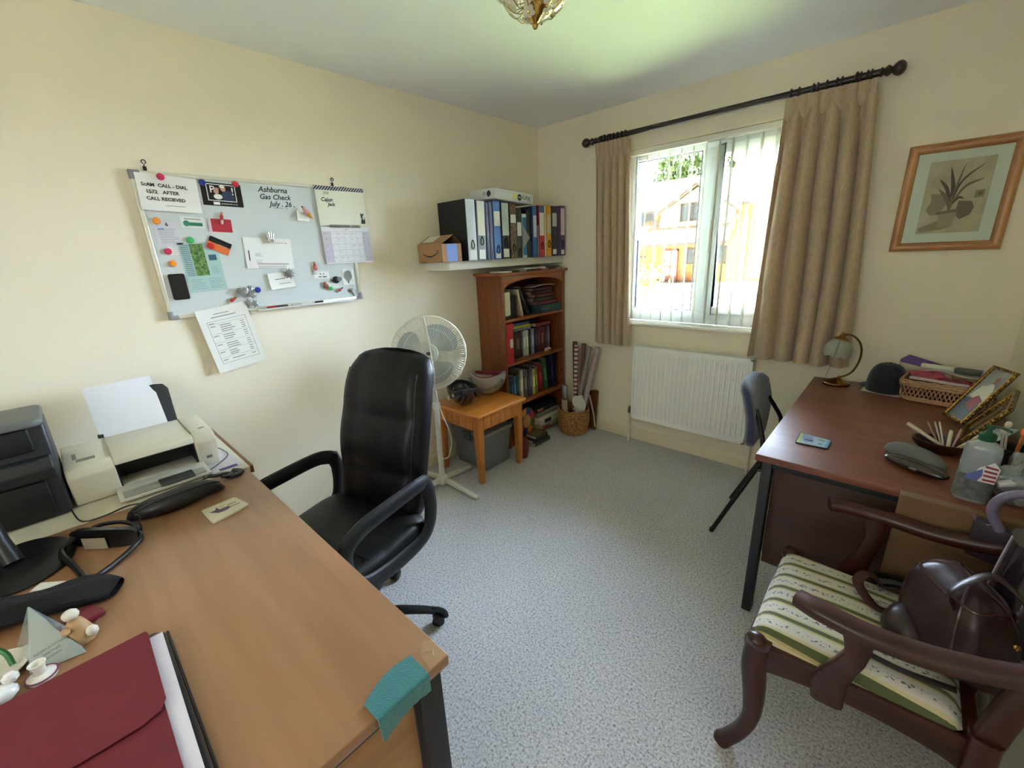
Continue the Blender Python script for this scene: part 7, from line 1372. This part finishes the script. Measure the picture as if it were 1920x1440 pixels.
# seat rails with shaped lower edge
def rail(name, p0, p1, h0, hm, th, top=.432):
    p0, p1 = Vector(p0), Vector(p1); d = (p1 - p0); L = d.length; u = d.normalized(); n_ = Vector((-u.y, u.x, 0)); pts = [(0, top), (L, top)] + [(L - L * i / 10, top - h0 + (h0 - hm) * math.sin(PI * i / 10) ** .6) for i in range(11)]
    b = MB(); b.prism(pts, p0 - n_ * th / 2, u, Z, n_ * th); return b.build(name, MW, ac, bev=.003)
rail('seat_rail', (2.215, yf_ - .02, 0), (2.215, yn + .02, 0), .085, .055, .026); rail('seat_rail', (2.225, yn, 0), (2.635, yn + .035, 0), .095, .06, .026); rail('seat_rail', (2.225, yf_, 0), (2.635, yf_ - .035, 0), .095, .06, .026); rail('seat_rail', (2.635, yf_ - .03, 0), (2.635, yn + .03, 0), .07, .06, .026)
def sweep(name, P, R_, prof=None, up=Y, mat=MWZ, sub=6): b = MB(); P = bez(P, sub); n = len(P); rs = [];
def sweep(name, P, R_, up=Y, mat=None, sub=6, n=12):
    Q = bez(P, sub); k = len(R_) - 1; rs = []
    for i in range(len(Q)):
        t = i / (len(Q) - 1) * k; j = min(int(t), k - 1); f = t - j; rs.append((R_[j][0] * (1 - f) + R_[j + 1][0] * f, R_[j][1] * (1 - f) + R_[j + 1][1] * f))
    prof = [(math.copysign(abs(math.cos(a)) ** .6, math.cos(a)), math.copysign(abs(math.sin(a)) ** .6, math.sin(a))) for a in [2 * PI * i / n for i in range(n)]]
    b = MB(); b.tube(Q, rs, prof=prof, up=up); return b.build(name, mat or MWZ, ac, ang=60)
for s_, y_ in ((-1, yn), (1, yf_)):
    sweep('front_leg', [(2.232, y_, .440), (2.228, y_, .36), (2.240, y_, .26), (2.242, y_, .17), (2.222, y_ + .002 * s_, .09), (2.192, y_ + .004 * s_, .030), (2.176, y_ + .005 * s_, .004)], [(.030, .038), (.029, .038), (.027, .033), (.023, .027), (.020, .022), (.020, .021), (.023, .021)], up=Y)
    b = MB(); b.ball((2.226, y_, .425), (.030, .026, .030), 14); b.build('knee_block', MWZ, ac)
    yb = y_ - .03 * s_
    sweep('rear_leg', [(2.650, yb, .46), (2.655, yb, .34), (2.672, yb, .18), (2.715, yb, .004)], [(.026, .030), (.024, .030), (.020, .026), (.018, .022)], up=Y)
    ya = y_ + (.058 if s_ < 0 else .004) * s_
    sweep('arm', [(2.300, ya - .004 * s_, .664), (2.345, ya + .010 * s_, .666), (2.44, ya + .016 * s_, .662), (2.55, ya + .000 * s_, .664), (2.66, ya - .022 * s_, .690), (2.715, ya - .040 * s_, .735)], [(.022, .017), (.027, .017), (.026, .017), (.025, .018), (.022, .018), (.020, .018)], up=Z, mat=MW)
    sweep('arm_post', [(2.392, y_ + .004 * s_, .365), (2.388, y_ + .018 * s_, .43), (2.408, (ya + y_) / 2 + .010 * s_, .52), (2.422, ya + .004 * s_, .59), (2.416, ya + .006 * s_, .655)], [(.034, .015), (.036, .015), (.024, .015), (.022, .015), (.030, .017)], up=Y)
    sweep('back_post', [(2.650, yb, .42), (2.668, yb, .56), (2.705, yb, .74), (2.742, yb, .90)], [(.026, .018), (.024, .017), (.022, .016), (.020, .016)], up=Y)
b = MB(); b.slab(lambda u, v: (2.745 + .010 * math.sin(PI * u) * 1, -1.865 + .450 * u, .86 + .085 * v + .018 * math.sin(PI * u) * (v)), 16, 6, .018); b.build('top_rail', MW, ac, bev=.002, ang=70)
b = MB(); b.slab(lambda u, v: (2.708 + .010 * math.sin(PI * u), -1.845 + .410 * u, .66 + .045 * v), 12, 4, .014); b.build('middle_rail', MW, ac, ang=70)
# leather handbag
hb = thing('leather_handbag', 'brown leather handbag lying on the striped seat', 'handbag', (2.59, -1.65, .48)); HL = M(44, 22, 21, .38, bump=.5, bs=28, coat=.05, var=.08, vs=12); HL2 = M(64, 36, 34, .35, coat=.2)
def bagf(u, v):
    a = 2 * PI * u; z_ = v; rt = max(0.02, 1 - z_ ** 3.2) ** .5; W_ = .088 * rt; D_ = .128 * (.25 + .75 * rt); c, s_ = math.cos(a), math.sin(a); k = 1 + .05 * math.sin(4 * a + 4 * z_) + .03 * math.sin(7 * a - 5 * z_)
    e = min(1, (z_ + .02) / .12) ** .4; x_ = math.copysign(abs(c) ** .8, c) * W_ * k * e; y_ = math.copysign(abs(s_) ** .75, s_) * D_ * k * e
    ca_, sa_ = math.cos(.45), math.sin(.45); return Vector((2.600 + x_ * ca_ - y_ * sa_ - .02 * z_, -1.645 + x_ * sa_ + y_ * ca_, .482 + .222 * z_ + .010 * math.sin(2 * a) * z_ * (1 - z_)))
b = MB(); b.grid(bagf, 56, 22); b.poly([bagf(i / 56, 1) for i in range(56)]); b.poly([bagf(i / 56, 0) for i in range(56)]); b.build('bag_body', HL, hb, ang=70)
b = MB(); b.tube([bagf(t / 40, .86) + Z * .001 for t in range(40)], .0040, n=6, closed=True); b.build('piping', HL2, hb)
for uu_ in (.13, .37): b = MB(); b.tube([bagf(uu_, t / 20) * 1 + Vector((0, -.001, 0)) for t in range(1, 21)] + [bagf(1 - uu_, 1 - t / 20) for t in range(0, 20)], .0034, n=6); b.build('seam_welt', HL2, hb)
b = MB(); p1, p2 = bagf(.60, .80), bagf(.90, .80); b.tube(bez([p1, p1 + Vector((-.01, -.0, .04)), (p1 + p2) / 2 + Vector((0, .02, .085)), p2 + Vector((.01, 0, .04)), p2], 7), (.0035, .013), n=8, up=Y); b.build('handle', HL, hb)
b = MB(); b.ball(bagf(.82, .62), (.008, .008, .008), 12); b.build('brass_stud', BRASS, hb)
def bag2(u, v): a = 2 * PI * u; ph = PI * v; return (2.512 + .050 * math.cos(a) * math.sin(ph) ** .7 * (1 + .06 * math.sin(4 * a)), -1.665 + .060 * math.sin(a) * math.sin(ph) ** .7, .520 + .045 * math.cos(ph))
b = MB(); b.grid(bag2, 36, 14); b.build('side_pocket', HL, hb, ang=70)
# straps
b = MB(); b.tube(bez([(2.60, -1.79, .500), (2.52, -1.792, .489), (2.47, -1.785, .4845), (2.442, -1.778, .484)], 6), (.010, .0022), n=8, up=Z); st_ = thing('shoulder_strap', 'dark leather strap with silver buckle across near side of seat', 'strap', (2.5, -1.78, .48)); b.build('strap', M(34, 22, 22, .4), st_)
b = MB(); b.tube([(2.425, -1.790, .489), (2.450, -1.792, .489), (2.452, -1.764, .489), (2.427, -1.762, .489)], .0022, n=6, closed=True, up=Z); b.build('buckle', CHROME, st_)
b = MB(); b.tube(bez([(2.56, -1.56, .50), (2.47, -1.60, .489), (2.43, -1.575, .492), (2.405, -1.53, .505), (2.425, -1.49, .515), (2.46, -1.49, .50)], 6), (.014, .0028), n=8, up=Z); tag(b.build('leather_loop', M(58, 28, 26, .4), loc=(2.45, -1.53, .49)), 'brown leather loop of strap on the far half of the seat', 'strap')
b = MB(); b.tube(bez([(2.445, -1.475, .495), (2.50, -1.462, .503), (2.60, -1.468, .503)], 6), [(.030, .016)] * 13, n=12, up=Z); tag(b.build('black_purse', M(12, 11, 12, .25, coat=.5), loc=(2.52, -1.47, .49)), 'small glossy black purse at the far edge of the seat', 'purse')
# dark glossy bag with grey handle
gb = thing('handbag', 'dark glossy handbag with lilac grey tube handle beside the right wall', 'handbag', (2.70, -1.50, .49)); GB = M(40, 30, 42, .16, coat=.7)
def gbf(u, v):
    a = 2 * PI * u; c, s_ = math.cos(a), math.sin(a); k = (1 - .30 * v ** 2); x_ = math.copysign(abs(c) ** .6, c) * .052 * k; y_ = math.copysign(abs(s_) ** .6, s_) * .062 * (1 - .15 * v)
    return Vector((2.690 + x_, -1.527 + y_, .492 + .285 * v))
b = MB(); b.grid(gbf, 48, 18); b.poly([gbf(i / 48, 1) for i in range(48)]); b.poly([gbf(i / 48, 0) for i in range(48)]); b.build('bag_body', GB, gb, ang=70)
b = MB(); b.tube(bez([(2.645, -1.455, .745), (2.622, -1.452, .79), (2.630, -1.455, .835), (2.668, -1.462, .862), (2.715, -1.485, .858), (2.742, -1.51, .82), (2.738, -1.53, .75)], 7), .0105, n=12); b.build('tube_handle', M(112, 104, 124, .45), gb)
b = MB(); b.tube([gbf(.5 + .0 * t, t / 16) + Vector((-.001, 0, 0)) for t in range(17)], .002, n=6); b.build('pale_piping', M(190, 182, 190, .3), gb); b = MB(); b.tube([gbf(.75, t / 16) + Vector((0, -.001, 0)) for t in range(17)], .002, n=6); b.build('pale_piping', M(190, 182, 190, .3), gb)
b = MB(); b.tube(bez([(2.60, -1.405, .75), (2.612, -1.425, .735), (2.632, -1.44, .748), (2.645, -1.455, .745)], 5), .002, n=6); b.build('zip_pull', M(110, 100, 120, .4), gb)
b = MB(); b.prism([(0, 0), (.07, 0), (.075, .10), (.0, .105)], (2.60, -1.430, .64), (.9, -.3, 0), Z, (.01, .03, 0)); tag(b.build('dark_purse', M(46, 34, 44, .4), loc=(2.63, -1.42, .64), bev=.004), 'dark plum wallet wedged between cardboard and glossy handbag', 'wallet')
# ================================================================== ceiling light
cl = thing('ceiling_light', 'brass ceiling light with glass flowers near the middle of the ceiling', 'ceiling light', (1.385, -1.720, RH)); PCX, PCY = 1.385, -1.720; GB_ = M(196, 160, 88, .22, 1.0)
MB().lathe([(0, 0), (.06, 0), (.062, -.008), (.05, -.022), (.018, -.034), (.010, -.045), (.010, -.12), (0, -.12)], (PCX, PCY, RH - .0005), n=28).build('canopy', GB_, cl)
MB().lathe([(0, -.272), (.006, -.270), (.010, -.262), (.007, -.256), (.012, -.252), (.024, -.238), (.038, -.216), (.032, -.206), (.010, -.192), (.010, -.12), (0, -.12)], (PCX, PCY, RH), n=24).build('centre_finial', GB_, cl)
rnd = random.Random(9); PET = M(226, 222, 196, .3, coat=.2, alpha=.62)
for k in range(12):
    a = 2 * PI * k / 12; d_ = Vector((math.cos(a), math.sin(a), 0)); c = Vector((PCX, PCY, RH)); b = MB()
    b.tube(bez([c + d_ * .055 - Z * .02, c + d_ * .115 - Z * .05, c + d_ * .140 - Z * .11, c + d_ * .110 - Z * .18, c + d_ * .060 - Z * .212, c + d_ * .028 - Z * .205], 5), .0013, n=6)
    t_ = Vector((-math.sin(a), math.cos(a), 0)); b.tube(bez([c + d_ * .030 - Z * .208, c + d_ * .055 + t_ * .02 - Z * .232, c + d_ * .080 + t_ * .03 - Z * .215], 5), .0014, n=5)
    b.build('curved_wire', GB_, cl)
def flower(p, n_, s):
    u, v = frame_from(n_); b = MB()
    for j in range(5):
        a = 2 * PI * j / 5; dd = u * math.cos(a) + v * math.sin(a); tt = u * -math.sin(a) + v * math.cos(a); ctr = p + dd * s * .62
        b._add([ctr + dd * (s * .5 * math.cos(q)) + tt * (s * .46 * math.sin(q)) + n_ * (s * .16 * (1 - math.cos(q) * .5)) for q in [2 * PI * i / 10 for i in range(10)]] + [ctr + dd * (s * .5 * math.cos(q)) + tt * (s * .46 * math.sin(q)) + n_ * (s * .16 * (1 - math.cos(q) * .5) - .002) for q in [2 * PI * i / 10 for i in range(10)]], [tuple(range(10)), tuple(range(19, 9, -1))] + [(i, (i + 1) % 10, 10 + (i + 1) % 10, 10 + i) for i in range(10)])
    f_ = b.build('glass_flower', PET, cl, smooth=False); MB().ball(p + n_ * .004, .0045, 8).build('brass_bead', GB_, f_)
for ring, (zz, rr_, n_f, s) in enumerate(((-.062, .128, 9, .027), (-.115, .145, 11, .029), (-.165, .122, 9, .028), (-.212, .078, 7, .026), (-.238, .040, 4, .018))):
    for k in range(n_f):
        a = 2 * PI * (k + .5 * (ring % 2)) / n_f + .2; d_ = Vector((math.cos(a), math.sin(a), 0)); p = Vector((PCX, PCY, RH + zz)) + d_ * rr_
        flower(p, (d_ + Z * (-.1 - .35 * ring)).normalized(), s)
MB().ball((PCX, PCY + .03, RH - .12), (.020, .020, .030), 12).build('bulb', M(236, 226, 200, .3), cl)
